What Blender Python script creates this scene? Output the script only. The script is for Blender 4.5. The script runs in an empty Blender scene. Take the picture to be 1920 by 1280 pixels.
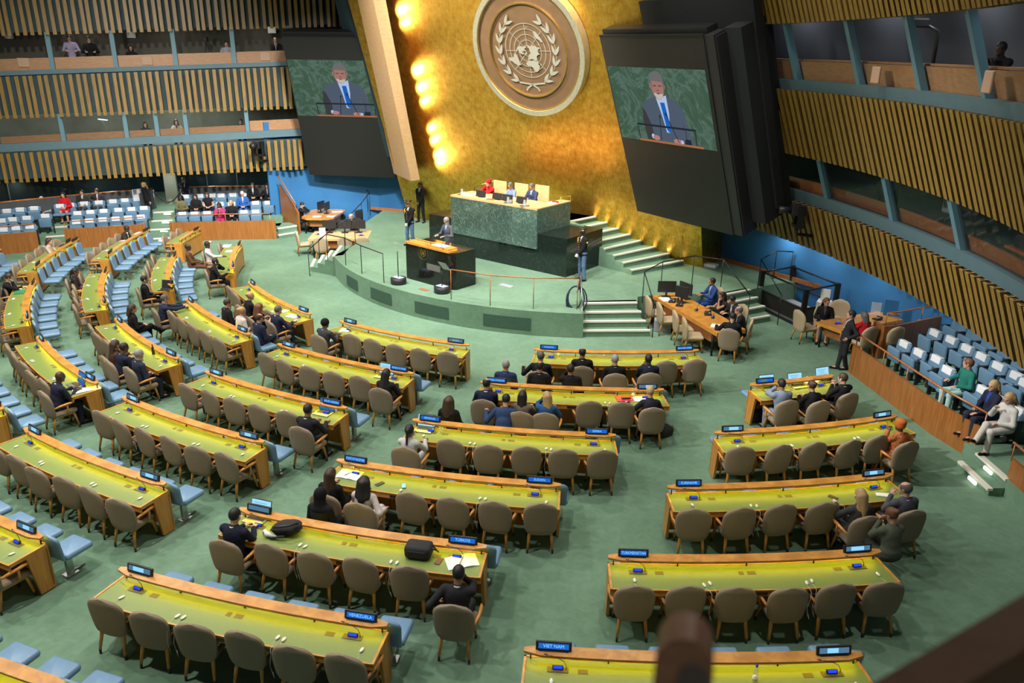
import bpy, math, random
import numpy as np
from mathutils import Vector, Matrix
random.seed(7)
R_=math.radians
SC=bpy.context.scene
COL=SC.collection
# ------------------------------------------------------------------ helpers
class MB:
    """collects shapes into one mesh"""
    def __init__(s): s.v=[]; s.f=[]; s.m=[]; s.mi=0; s.sm=[]; s.smooth=False
    def mat(s,i): s.mi=i; return s
    def add(s,vs,fs):
        o=len(s.v); s.v+= [tuple(p) for p in vs]
        for f in fs: s.f.append(tuple(o+i for i in f)); s.m.append(s.mi); s.sm.append(s.smooth)
    def box(s,x0,x1,y0,y1,z0,z1,M=None):
        vs=[(x,y,z) for z in (z0,z1) for y in (y0,y1) for x in (x0,x1)]
        if M is not None: vs=[tuple(M@Vector(p)) for p in vs]
        s.add(vs,[(0,2,3,1),(4,5,7,6),(0,1,5,4),(2,6,7,3),(0,4,6,2),(1,3,7,5)]); return s
    def cbox(s,c,d,M=None):
        return s.box(c[0]-d[0]/2,c[0]+d[0]/2,c[1]-d[1]/2,c[1]+d[1]/2,c[2]-d[2]/2,c[2]+d[2]/2,M)
    def rbox(s,c,d,r=.01,M=None,n=2):
        """box with rounded vertical edges and a softened top/bottom"""
        hx,hy,hz=d[0]/2,d[1]/2,d[2]/2; r=min(r,hx*.99,hy*.99,hz*.99)
        def ring(ins,z):
            o=[]
            for (sx,sy,a0) in ((1,1,0),(-1,1,90),(-1,-1,180),(1,-1,270)):
                for i in range(n+1):
                    a=R_(a0+90*i/n); rr=r-ins
                    o.append((c[0]+sx*(hx-r)+rr*math.cos(a),c[1]+sy*(hy-r)+rr*math.sin(a),c[2]+z))
            return o
        rings=[ring(r*.75,-hz),ring(r*.2,-hz+r*.35),ring(0,-hz+r),ring(0,hz-r),ring(r*.2,hz-r*.35),ring(r*.75,hz)]
        k=len(rings[0]); vs=[p for q in rings for p in q]; fs=[]
        for j in range(len(rings)-1):
            for i in range(k): fs.append((j*k+i,j*k+(i+1)%k,(j+1)*k+(i+1)%k,(j+1)*k+i))
        fs.append(tuple(range(k))[::-1]); fs.append(tuple(range((len(rings)-1)*k,len(rings)*k)))
        if M is not None: vs=[tuple(M@Vector(p)) for p in vs]
        s.add(vs,fs); return s
    def prism(s,poly,z0,z1,M=None):
        n=len(poly); vs=[(x,y,z0) for x,y in poly]+[(x,y,z1) for x,y in poly]
        if M is not None: vs=[tuple(M@Vector(p)) for p in vs]
        fs=[(i,(i+1)%n,n+(i+1)%n,n+i) for i in range(n)]+[tuple(range(n))[::-1],tuple(range(n,2*n))]
        s.add(vs,fs); return s
    def tube(s,pts,r,n=8,cap=True):
        pts=[Vector(p) for p in pts]; k=len(pts); rs=r if isinstance(r,(list,tuple)) else [r]*k
        vs=[];prev=None
        for i,p in enumerate(pts):
            t=(pts[min(i+1,k-1)]-pts[max(i-1,0)])
            if t.length<1e-9: t=Vector((0,0,1))
            t.normalize()
            if prev is None:
                a=Vector((0,0,1)) if abs(t.z)<.9 else Vector((1,0,0)); x=t.cross(a).normalized()
            else:
                x=(prev-t*prev.dot(t)); x=x.normalized() if x.length>1e-6 else t.orthogonal().normalized()
            prev=x; y=t.cross(x)
            for j in range(n):
                a=2*math.pi*j/n; vs.append(p+(x*math.cos(a)+y*math.sin(a))*rs[i])
        fs=[(i*n+j,i*n+(j+1)%n,(i+1)*n+(j+1)%n,(i+1)*n+j) for i in range(k-1) for j in range(n)]
        if cap: fs+= [tuple(range(n))[::-1],tuple(range((k-1)*n,k*n))]
        sm=s.smooth; s.smooth=True; s.add(vs,fs); s.smooth=sm; return s
    def lathe(s,prof,n=16,M=None,ax=(0,0,0)):
        k=len(prof); vs=[(ax[0]+r*math.cos(2*math.pi*j/n),ax[1]+r*math.sin(2*math.pi*j/n),ax[2]+z) for r,z in prof for j in range(n)]
        if M is not None: vs=[tuple(M@Vector(p)) for p in vs]
        fs=[(i*n+j,i*n+(j+1)%n,(i+1)*n+(j+1)%n,(i+1)*n+j) for i in range(k-1) for j in range(n)]
        fs+=[tuple(range(n))[::-1],tuple(range((k-1)*n,k*n))]
        sm=s.smooth; s.smooth=True; s.add(vs,fs); s.smooth=sm; return s
    def ell(s,c,r,n=10,m=6,M=None):
        prof=[(math.sin(math.pi*(i+.02)/(m+.04)) ,-math.cos(math.pi*(i+.02)/(m+.04))) for i in range(m+1)]
        vs=[Vector((c[0]+r[0]*a*math.cos(2*math.pi*j/n),c[1]+r[1]*a*math.sin(2*math.pi*j/n),c[2]+r[2]*z)) for a,z in prof for j in range(n)]
        if M is not None: vs=[M@p for p in vs]
        fs=[(i*n+j,i*n+(j+1)%n,(i+1)*n+(j+1)%n,(i+1)*n+j) for i in range(m) for j in range(n)]
        sm=s.smooth; s.smooth=True; s.add(vs,fs); s.smooth=sm; return s
    def sheet(s,rows):
        k=len(rows[0]); vs=[p for r in rows for p in r]
        s.add(vs,[(i*k+j,i*k+j+1,(i+1)*k+j+1,(i+1)*k+j) for i in range(len(rows)-1) for j in range(k-1)]); return s
    def mesh(s,name,mats):
        me=bpy.data.meshes.new(name); me.from_pydata(s.v,[],s.f)
        for m in (mats if isinstance(mats,(list,tuple)) else [mats]): me.materials.append(m)
        me.polygons.foreach_set('material_index',s.m); me.polygons.foreach_set('use_smooth',s.sm); me.update(); return me
    def obj(s,name,mats,parent=None,loc=None,rz=None):
        return mk(name,s.mesh(name,mats),parent,loc,rz)
def mk(name,me,parent=None,loc=None,rz=None):
    o=bpy.data.objects.new(name,me); COL.objects.link(o)
    if parent is not None: o.parent=parent
    if loc is not None: o.location=loc
    if rz is not None: o.rotation_euler[2]=rz
    return o
def thing(name,label,cat,loc=(0,0,0),rz=0,group=None):
    o=bpy.data.objects.new(name,None); COL.objects.link(o); o.location=loc; o.rotation_euler=(0,0,rz); o.empty_display_size=.1
    tag(o,label,cat,group); return o
def tag(o,label,cat,group=None):
    o['label']=label; o['category']=cat
    if group: o['group']=group
    return o
def struct(o,kind='structure'): o['kind']=kind; return o
def dup(root,loc,rz,label,group=None):
    r=root.copy(); COL.objects.link(r); r.location=loc; r.rotation_euler=(0,0,rz); r['label']=label
    if group: r['group']=group
    for ch in root.children:
        c=ch.copy(); COL.objects.link(c); c.parent=r
        for g in ch.children:
            d=g.copy(); COL.objects.link(d); d.parent=c
    return r
# ------------------------------------------------------------------ materials
def nt(name):
    m=bpy.data.materials.new(name); m.use_nodes=True; n=m.node_tree; b=n.nodes['Principled BSDF']; return m,n,b
def L(n,a,b): n.links.new(a,b)
def lin(r,g,b): 
    f=lambda c:(c/255/12.92 if c/255<=.04045 else ((c/255+.055)/1.055)**2.4); return (f(r),f(g),f(b),1)
def mat(name,col,rough=.6,metal=0,var=0,scale=20,bump=0,spec=.5,stretch=None,coat=0,emit=0,coords='Object'):
    m,n,b=nt(name); b.inputs['Base Color'].default_value=col; b.inputs['Roughness'].default_value=rough; b.inputs['Metallic'].default_value=metal
    b.inputs['Specular IOR Level'].default_value=spec; b.inputs['Coat Weight'].default_value=coat
    if emit: b.inputs['Emission Color'].default_value=col; b.inputs['Emission Strength'].default_value=emit
    if var or bump:
        tc=n.nodes.new('ShaderNodeTexCoord'); mp=n.nodes.new('ShaderNodeMapping'); L(n,tc.outputs[coords],mp.inputs[0])
        if stretch: mp.inputs['Scale'].default_value=stretch
        nz=n.nodes.new('ShaderNodeTexNoise'); nz.inputs['Scale'].default_value=scale; nz.inputs['Detail'].default_value=4; L(n,mp.outputs[0],nz.inputs['Vector'])
        if var:
            r=n.nodes.new('ShaderNodeMapRange'); r.inputs[1].default_value=.25; r.inputs[2].default_value=.75; r.inputs[3].default_value=1-var; r.inputs[4].default_value=1+var
            L(n,nz.outputs[0],r.inputs[0]); mx=n.nodes.new('ShaderNodeVectorMath'); mx.operation='SCALE'; mx.inputs[0].default_value=col[:3]; L(n,r.outputs[0],mx.inputs['Scale']); L(n,mx.outputs[0],b.inputs['Base Color'])
        if bump:
            bp=n.nodes.new('ShaderNodeBump'); bp.inputs['Strength'].default_value=bump; bp.inputs['Distance'].default_value=.02; L(n,nz.outputs[0],bp.inputs['Height']); L(n,bp.outputs[0],b.inputs['Normal'])
    return m
def emis(name,col,s):
    m=bpy.data.materials.new(name); m.use_nodes=True; n=m.node_tree; n.nodes.clear(); e=n.nodes.new('ShaderNodeEmission'); o=n.nodes.new('ShaderNodeOutputMaterial'); e.inputs[0].default_value=col; e.inputs[1].default_value=s; L(n,e.outputs[0],o.inputs[0]); return m
def ramp(n,stops):
    r=n.nodes.new('ShaderNodeValToRGB'); e=r.color_ramp.elements
    while len(e)<len(stops): e.new(.5)
    for el,(p,c) in zip(e,stops): el.position=p; el.color=c
    return r
M={}
def carpet():
    m,n,b=nt('green_carpet'); tc=n.nodes.new('ShaderNodeTexCoord')
    n1=n.nodes.new('ShaderNodeTexNoise'); n1.inputs['Scale'].default_value=.55; n1.inputs['Detail'].default_value=5; n1.inputs['Distortion'].default_value=.6; L(n,tc.outputs['Object'],n1.inputs['Vector'])
    n2=n.nodes.new('ShaderNodeTexNoise'); n2.inputs['Scale'].default_value=5; n2.inputs['Detail'].default_value=8; n2.inputs['Distortion'].default_value=1.2; L(n,tc.outputs['Object'],n2.inputs['Vector'])
    mx=n.nodes.new('ShaderNodeMath'); mx.operation='MULTIPLY_ADD'; mx.inputs[1].default_value=.4; L(n,n2.outputs[0],mx.inputs[0]); 
    m3=n.nodes.new('ShaderNodeMath'); m3.operation='MULTIPLY'; m3.inputs[1].default_value=.6; L(n,n1.outputs[0],m3.inputs[0]); L(n,m3.outputs[0],mx.inputs[2])
    r=ramp(n,[(.34,(.098,.176,.115,1)),(.5,(.126,.216,.145,1)),(.66,(.156,.262,.180,1))]); L(n,mx.outputs[0],r.inputs[0]); L(n,r.outputs[0],b.inputs['Base Color'])
    b.inputs['Roughness'].default_value=.95; b.inputs['Specular IOR Level'].default_value=.1
    b.inputs['Sheen Weight'].default_value=.15; b.inputs['Sheen Tint'].default_value=(.5,.8,.6,1)
    n3=n.nodes.new('ShaderNodeTexNoise'); n3.inputs['Scale'].default_value=160; L(n,tc.outputs['Object'],n3.inputs['Vector'])
    bp=n.nodes.new('ShaderNodeBump'); bp.inputs['Strength'].default_value=.25; bp.inputs['Distance'].default_value=.01; L(n,n3.outputs[0],bp.inputs['Height']); L(n,bp.outputs[0],b.inputs['Normal'])
    return m
def wood(name,c1,c2,sc=(1,1,14),rough=.4,coords='Object'):
    m,n,b=nt(name); tc=n.nodes.new('ShaderNodeTexCoord'); mp=n.nodes.new('ShaderNodeMapping'); mp.inputs['Scale'].default_value=sc; L(n,tc.outputs[coords],mp.inputs[0])
    nz=n.nodes.new('ShaderNodeTexNoise'); nz.inputs['Scale'].default_value=3; nz.inputs['Detail'].default_value=6; nz.inputs['Distortion'].default_value=.6; L(n,mp.outputs[0],nz.inputs['Vector'])
    r=ramp(n,[(.3,c1),(.7,c2)]); L(n,nz.outputs[0],r.inputs[0]); L(n,r.outputs[0],b.inputs['Base Color']); b.inputs['Roughness'].default_value=rough; b.inputs['Coat Weight'].default_value=.15; b.inputs['Coat Roughness'].default_value=.3
    return m
def marble(name,base,mid,vein,scale,thr,rough=.12,slabs=None):
    m,n,b=nt(name); tc=n.nodes.new('ShaderNodeTexCoord'); vec=tc.outputs['Object']
    if slabs:
        # every slab of stone has its own vein direction
        mp=n.nodes.new('ShaderNodeMapping'); mp.inputs['Scale'].default_value=(1/slabs[0],1/slabs[0],1/slabs[1]); L(n,vec,mp.inputs[0])
        fl=n.nodes.new('ShaderNodeVectorMath'); fl.operation='FLOOR'; L(n,mp.outputs[0],fl.inputs[0])
        wn=n.nodes.new('ShaderNodeTexWhiteNoise'); L(n,fl.outputs[0],wn.inputs['Vector'])
        sc=n.nodes.new('ShaderNodeVectorMath'); sc.operation='SCALE'; sc.inputs['Scale'].default_value=37; L(n,wn.outputs['Color'],sc.inputs[0])
        ad=n.nodes.new('ShaderNodeVectorMath'); L(n,vec,ad.inputs[0]); L(n,sc.outputs[0],ad.inputs[1]); vec=ad.outputs[0]
    n1=n.nodes.new('ShaderNodeTexNoise'); n1.inputs['Scale'].default_value=scale; n1.inputs['Detail'].default_value=7; n1.inputs['Distortion'].default_value=2.2; L(n,vec,n1.inputs['Vector'])
    w=n.nodes.new('ShaderNodeMath'); w.operation='SUBTRACT'; w.inputs[1].default_value=.5; L(n,n1.outputs[0],w.inputs[0]); a=n.nodes.new('ShaderNodeMath'); a.operation='ABSOLUTE'; L(n,w.outputs[0],a.inputs[0])
    r1=ramp(n,[(0,vein),(thr,mid),(thr*4,base)]); L(n,a.outputs[0],r1.inputs[0])
    col=r1.outputs[0]
    if slabs:
        hs=n.nodes.new('ShaderNodeHueSaturation'); mr=n.nodes.new('ShaderNodeMapRange'); mr.inputs[3].default_value=.75; mr.inputs[4].default_value=1.25; L(n,wn.outputs['Value'],mr.inputs[0]); L(n,mr.outputs[0],hs.inputs['Value']); L(n,col,hs.inputs['Color']); col=hs.outputs[0]
    L(n,col,b.inputs['Base Color']); b.inputs['Roughness'].default_value=rough; return m
def gold():
    m,n,b=nt('gold_leaf'); tc=n.nodes.new('ShaderNodeTexCoord')
    br=n.nodes.new('ShaderNodeTexBrick'); br.offset=0; br.inputs['Scale'].default_value=1; br.inputs['Brick Width'].default_value=.22; br.inputs['Row Height'].default_value=.22; br.inputs['Mortar Size'].default_value=.004; br.inputs['Color1'].default_value=(.3,.3,.3,1); br.inputs['Color2'].default_value=(.8,.8,.8,1); br.inputs['Mortar'].default_value=(.1,.1,.1,1); L(n,tc.outputs['UV'],br.inputs['Vector'])
    nz=n.nodes.new('ShaderNodeTexNoise'); nz.inputs['Scale'].default_value=4; nz.inputs['Detail'].default_value=8; nz.inputs['Roughness'].default_value=.62; L(n,tc.outputs['UV'],nz.inputs['Vector'])
    mp=n.nodes.new('ShaderNodeMapping'); mp.inputs['Scale'].default_value=(18,3,1); L(n,tc.outputs['UV'],mp.inputs[0])
    n2=n.nodes.new('ShaderNodeTexNoise'); n2.inputs['Scale'].default_value=1.5; n2.inputs['Detail'].default_value=6; L(n,mp.outputs[0],n2.inputs['Vector'])
    s=n.nodes.new('ShaderNodeMath'); s.operation='MULTIPLY_ADD'; s.inputs[1].default_value=.6; L(n,nz.outputs[0],s.inputs[0]); s2=n.nodes.new('ShaderNodeMath'); s2.operation='MULTIPLY'; s2.inputs[1].default_value=.4; L(n,n2.outputs[0],s2.inputs[0]); L(n,s2.outputs[0],s.inputs[2])
    r=ramp(n,[(.30,(.42,.20,.022,1)),(.47,(.66,.37,.055,1)),(.66,(.86,.55,.12,1))]); L(n,s.outputs[0],r.inputs[0])
    mx=n.nodes.new('ShaderNodeMix'); mx.data_type='RGBA'; mx.blend_type='OVERLAY'; mx.inputs[0].default_value=.18; L(n,r.outputs[0],mx.inputs[6]); L(n,br.outputs[0],mx.inputs[7]); L(n,mx.outputs[2],b.inputs['Base Color'])
    b.inputs['Metallic'].default_value=.95; 
    rr=n.nodes.new('ShaderNodeMapRange'); rr.inputs[3].default_value=.5; rr.inputs[4].default_value=.28; L(n,s.outputs[0],rr.inputs[0]); L(n,rr.outputs[0],b.inputs['Roughness'])
    bp=n.nodes.new('ShaderNodeBump'); bp.inputs['Strength'].default_value=.16; bp.inputs['Distance'].default_value=.03; L(n,s.outputs[0],bp.inputs['Height']); L(n,bp.outputs[0],b.inputs['Normal'])
    return m
M['carpet']=carpet(); M['gold']=gold()
M['wood']=wood('honey_wood',(.42,.175,.028,1),(.66,.31,.06,1),(2,2,12),.35)
M['woodend']=wood('honey_wood_upright',(.40,.16,.022,1),(.58,.26,.045,1),(7,7,.7),.35)
M['woodlight']=wood('pale_wood',(.58,.34,.15,1),(.70,.44,.22,1),(1.5,1.5,9),.4)
M['counter']=wood('counter_wood',(.30,.155,.07,1),(.40,.215,.10,1),(1.5,1.5,9),.45)
M['woodred']=wood('red_brown_wood',(.20,.07,.016,1),(.32,.125,.03,1),(6,6,.5),.3)
M['woodrail']=wood('rail_wood',(.30,.10,.03,1),(.42,.16,.05,1),(4,4,4),.3)
M['slat']=wood('slat_wood',(.19,.108,.018,1),(.31,.185,.036,1),(9,9,.6),.45)
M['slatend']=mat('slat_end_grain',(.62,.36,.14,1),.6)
M['dark']=mat('recess_shade_black',(.012,.015,.016,1),.8)  # painted shade in the fin hollows, plain black on the screen mount
M['teal']=mat('teal_panel',(.022,.05,.062,1),.7,var=.15,scale=3)
M['bluegrey']=mat('blue_grey_sill',(.085,.155,.185,1),.6,var=.06,scale=4)
M['mullion']=mat('blue_mullion',(.10,.21,.265,1),.5)
M['blue']=mat('blue_wall',(.022,.14,.33,1),.75,var=.12,scale=1.2)
M['leather']=mat('green_leather',(.17,.235,.055,1),.42,var=.06,scale=60,bump=.05)
M['beige']=mat('beige_fabric',(.255,.205,.145,1),.9,var=.12,scale=90,bump=.15,spec=.15)
M['beige_light']=mat('cream_fabric',(.42,.33,.21,1),.9,var=.08,scale=90,spec=.15)
M['leg']=wood('chair_wood',(.50,.20,.035,1),(.66,.30,.06,1),(8,8,2),.35)
M['ferrule']=mat('dark_ferrule',(.05,.055,.05,1),.4,metal=.6)
M['bluevinyl']=mat('blue_vinyl',(.145,.26,.40,1),.38,var=.05,scale=15,bump=.05)
M['bluefab']=mat('blue_seat_fabric',(.105,.20,.30,1),.85,var=.1,scale=70,spec=.2)
M['cover']=mat('white_headrest_cloth',(.62,.65,.68,1),.9)
M['print']=mat('grey_print',(.28,.3,.33,1),.9)
M['steel']=mat('brushed_steel',(.45,.47,.47,1),.35,metal=1)
M['blackmetal']=mat('black_metal',(.012,.013,.014,1),.45,metal=.3)
M['black']=mat('black_plastic',(.016,.016,.018,1),.45)
M['blackfab']=mat('black_cloth',(.02,.02,.022,1),.85,var=.2,scale=40)
M['screenblack']=mat('screen_black',(.0095,.0092,.009,1),.55)
M['white']=mat('white_plastic',(.72,.72,.68,1),.4)
M['paper']=mat('white_paper',(.78,.78,.75,1),.8)
M['brass']=mat('brass_plate',(.13,.105,.028,1),.6,metal=.2)
M['nosing']=mat('pale_step_nosing',(.62,.60,.52,1),.6)
M['marble']=marble('green_marble',(.050,.092,.076,1),(.075,.125,.105,1),(.19,.26,.23,1),2.6,.012,.14,(1.05,.52))
M['darkmarble']=marble('dark_green_marble',(.010,.017,.014,1),(.014,.024,.02,1),(.032,.048,.04,1),1.6,.004,.1)
M['blackmarble']=marble('black_marble',(.008,.009,.008,1),(.014,.016,.013,1),(.05,.05,.04,1),3.2,.004,.1)
M['silver']=mat('silver_leaf',(.62,.60,.52,1),.38,metal=.85,var=.15,scale=14,bump=.1)
M['bronze']=mat('bronze_disc',(.115,.070,.04,1),.5,metal=.25,var=.12,scale=4)
M['emb']=mat('silver_emblem',(.50,.50,.48,1),.35,metal=.7)
M['goldtrim']=mat('gold_trim',(.85,.55,.18,1),.3,metal=1)
M['glassw']=None
def glass(name,tint,a,rough=.0):
    m,n,b=nt(name); b.inputs['Base Color'].default_value=tint; b.inputs['Roughness'].default_value=.03; b.inputs['Alpha'].default_value=a; b.inputs['Specular IOR Level'].default_value=.5; return m
M['pane']=glass('window_glass',(.02,.03,.03,1),.22)
M['clear']=glass('clear_glass',(.8,.85,.85,1),.25)
M['led']=emis('ledge_light',(1,.78,.03,1),21)
M['steplight']=emis('step_light',(1,.97,.88,1),4)
M['signblue']=emis('sign_blue',(.012,.14,.60,1),1.0)
M['signdim']=emis('sign_dim',(.08,.19,.30,1),1.0)
M['signtext']=emis('sign_text',(.25,.62,1,1),1.15)
M['conblue']=emis('console_blue',(.02,.06,.85,1),1.3)
M['lapwhite']=emis('laptop_page',(.30,.62,.85,1),1.25)
M['lapblue']=emis('laptop_blue',(.02,.13,.36,1),1.2)
M['laptext']=emis('laptop_lines',(.10,.30,.55,1),1.0)
M['phone']=emis('phone_badge_glow',(.38,.72,.95,1),1.4)
def arc(az,r,z,C=(2.32,29.79)): return (C[0]+r*math.cos(R_(az)),C[1]+r*math.sin(R_(az)),z)
CX,CY=2.32,29.79
def text_mesh(txt,size,depth=.002,fit=None):
    c=bpy.data.curves.new('t','FONT'); c.body=txt; c.size=size; c.extrude=depth; c.align_x='CENTER'; c.align_y='CENTER'; c.resolution_u=2
    o=bpy.data.objects.new('t',c); COL.objects.link(o); bpy.context.view_layer.update()
    d=bpy.context.evaluated_depsgraph_get(); me=bpy.data.meshes.new_from_object(o.evaluated_get(d)); bpy.data.objects.remove(o); bpy.data.curves.remove(c)
    if fit:
        xs=[v.co.x for v in me.vertices]; w=max(xs)-min(xs) if xs else 1
        if w>fit:
            for v in me.vertices: v.co.x*=fit/w
    me.materials.clear(); return me
# ================================================================== SETTING
def sobj(mb,name,mats,parent=None):
    o=mb.obj(name,mats,parent)
    if parent is None: struct(o)
    return o
def off(pl,d):
    """offset a polyline sideways (left of travel for d>0)"""
    o=[]
    for i,p in enumerate(pl):
        a=Vector(pl[max(i-1,0)]);b=Vector(pl[min(i+1,len(pl)-1)]); t=(b-a).normalized(); o.append((p[0]-t.y*d,p[1]+t.x*d))
    return o
def wallstrip(mb,pl,z0,z1,th):
    q=off(pl,th)
    for i in range(len(pl)-1): mb.prism([pl[i],pl[i+1],q[i+1],q[i]],z0,z1)
def platform(mb,pl,d0,d1,z0,z1):
    a=off(pl,d0);b=off(pl,d1)
    for i in range(len(pl)-1): mb.prism([a[i],a[i+1],b[i+1],b[i]],z0,z1)
# floor
m=MB(); m.add([(-34,2,0),(15,2,0),(15,44,0),(-34,44,0)],[(0,1,2,3)]); sobj(m,'floor',M['carpet'])
# ---------------- stage
S=.74
ang=lambda x,y: math.atan2(y-30.56,x-2.41)
a0=ang(-6.46,27.4); a1=ang(2.03,21.28)
if a0>0: a0-=2*math.pi
arcp=[(2.41+9.36*math.cos(a0+(a1-a0)*i/48),30.56+9.36*math.sin(a0+(a1-a0)*i/48)) for i in range(49)]
stage=arcp+[(2.03,22.15),(3.71,22.33),(3.81,22.92),(4.35,23.12),(5.4,23.3),(6.45,23.2),(7.5,23.82),(8.45,24.5),(9.5,24.9),(7.9,29.5),(-3,38),(-6,36.2),(-6.0,35.5),(-6.27,33.5),(-6.39,32.3),(-5.95,29.2)]
m=MB(); m.prism(stage,0,S); st=sobj(m,'stage_platform',M['carpet'])
m=MB()   # dark ventilation panels set in the curved riser
for (c,w) in ((.205,.085),(.375,.10),(.575,.115),(.80,.13)):
    for (zz0,zz1) in ((.16,.52),):
        rows=[[],[]]
        for i in range(9):
            a=a0+(a1-a0)*(c-w/2+w*i/8); rows[0].append((2.41+9.375*math.cos(a),30.56+9.375*math.sin(a),zz0)); rows[1].append((2.41+9.375*math.cos(a),30.56+9.375*math.sin(a),zz1))
        m.sheet(rows)
m.obj('vent_panel',mat('dark_carpet_panel',(.03,.075,.05,1),.9,var=.2,scale=30),st)
def steps(name,noses,z0,dz,back=None,nose_w=.09):
    """noses: list of ((lx,ly),(rx,ry)) from lowest to highest"""
    m=MB(); ns=MB()
    for i,(l,r) in enumerate(noses):
        z=z0+dz*(i+1); nx=noses[i+1] if i+1<len(noses) else back
        if nx: m.prism([l,r,nx[1],nx[0]],z0 if i==0 else z0,z)
        d=(Vector(r)-Vector(l)); ln=d.length; d.normalize(); b=Vector((-d.y,d.x))*nose_w
        ns.prism([(l[0]-d.y*-.015,l[1]+d.x*-.015),(r[0]-d.y*-.015,r[1]+d.x*-.015),(r[0]+b.x,r[1]+b.y),(l[0]+b.x,l[1]+b.y)],z-.035,z+.012)
    o=sobj(m,name,M['carpet']); ns.obj('step_nosing',M['nosing'],o); return o
steps('stage_steps',[((2.03,21.32),(3.99,21.42)),((2.03,21.6),(3.90,21.72)),((2.03,21.88),(3.80,22.02)),((2.03,22.16),(3.71,22.32))],0,.185,((2.03,22.4),(3.71,22.6)))
steps('side_steps',[((7.26,22.59),(7.92,22.92)),((7.12,22.9),(7.85,23.3)),((6.85,23.12),(7.70,23.62)),((6.5,23.2),(7.5,23.82))],0,.185,((6.4,23.4),(7.4,24.0)))
steps('dais_steps',[((3.95,25.34),(5.95,26.72)),((3.71,25.66),(5.52,27.06)),((3.43,25.98),(5.11,27.38)),((3.15,26.29),(4.70,27.68)),((2.88,26.61),(4.33,27.95)),((2.60,26.93),(3.99,28.22)),((2.33,27.25),(3.62,28.47)),((2.06,27.57),(3.29,28.76))],S,.165,((1.2,28.6),(2.4,30.0)))
steps('left_stage_steps',[((-7.55,29.0),(-7.42,27.9)),((-7.2,28.95),(-7.1,27.75)),((-6.86,28.9),(-6.78,27.55)),((-6.5,28.9),(-6.45,27.35))],0,.185,((-6.1,29.0),(-6.1,27.5)))
# upper floor behind the dais desk
dq=lambda x,y:(.77+.785*x+.62*y,25.63-.62*x+.785*y)
m=MB(); m.prism([dq(-3.84,2.0),dq(.55,2.0),(2.06,27.57),(3.29,28.76),(2.2,29.85),dq(-3.84,4.9)],S,2.06); sobj(m,'dais_floor',M['carpet'])
# ---------------- gold wall
G0=Vector((-4.4,34.25,.74)); Gu=Vector((math.cos(R_(-35.3)),math.sin(R_(-35.3)),0)); Gb=Vector((-Gu.y,Gu.x,0)); ga=R_(18.5)
Gw=Vector((0,0,math.cos(ga)))-Gb*math.sin(ga); Gn=Gu.cross(Gw); 
if Gn.dot(Vector((0,-1,0)))<0: Gn=-Gn
def onG(u,w,o=0): return G0+Gu*u+Gw*w+Gn*o
me=bpy.data.meshes.new('wall_gold'); NU,NW=26,26
vs=[onG(-.3+13.75*i/NU,-.1+13.6*j/NW) for j in range(NW+1) for i in range(NU+1)]
fs=[(j*(NU+1)+i,j*(NU+1)+i+1,(j+1)*(NU+1)+i+1,(j+1)*(NU+1)+i) for j in range(NW) for i in range(NU)]
me.from_pydata([tuple(v) for v in vs],[],fs); uv=me.uv_layers.new(name='UVMap')
for lp in me.loops:
    k=lp.vertex_index; uv.data[lp.index].uv=((k%(NU+1))*13.75/NU,(k//(NU+1))*13.6/NW)
me.materials.append(M['gold']); me.update(); gw=struct(mk('wall_gold',me))
# gold return at the right end
me=bpy.data.meshes.new('wall_gold_return'); ret=[onG(13.45,-.1),Vector((7.45,27.55,.66)),Vector((7.3,27.3,3.4)),onG(13.45,4)]
me.from_pydata([tuple(v) for v in ret],[],[(0,1,2,3)]); uv=me.uv_layers.new(name='UVMap')
for i,c in enumerate(((0,0),(.9,0),(.9,3),(0,3))): uv.data[i].uv=c
me.materials.append(M['gold']); struct(mk('wall_gold.001',me))
m=MB()
sk=[onG(13.4,0,.05),onG(12.2,0,.05)]
# wooden skirting that climbs along the dais steps
pts=[(6.75,26.9,.74),(6.05,26.85,.92),(5.6,27.2,1.08),(5.2,27.52,1.25),(4.8,27.82,1.42),(4.42,28.08,1.58),(4.08,28.35,1.75),(3.72,28.6,1.92),(3.38,28.88,2.08),(2.2,29.75,2.08),(-1.5,32.3,2.08)]
for a,b in zip(pts,pts[1:]):
    d=(Vector(b)-Vector(a)); n2=Vector((-d.y,d.x,0)).normalized()*-.05
    A=Vector(a);B=Vector(b); up=Vector((0,0,.14))
    m.add([A,B,B+n2,A+n2,A+up,B+up,B+n2+up,A+n2+up],[(0,1,2,3),(4,5,6,7),(0,1,5,4),(2,3,7,6),(1,2,6,5),(0,3,7,4)])
sobj(m,'baseboard_gold',M['woodred'])
m=MB(); a=Vector((2.15,29.72,2.1)); d=Vector((1.05,-.77,0)); 
m.prism([(2.12,29.62),(3.16,28.86),(3.2,28.92),(2.16,29.68)],2.1,2.42); o=sobj(m,'wall_vent',M['woodlight'])
m=MB(); m.prism([(2.22,29.52),(3.06,28.90),(3.08,28.93),(2.24,29.55)],2.16,2.36); m.obj('vent_grille',mat('vent_brown',(.07,.045,.025,1),.6),o)
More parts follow.
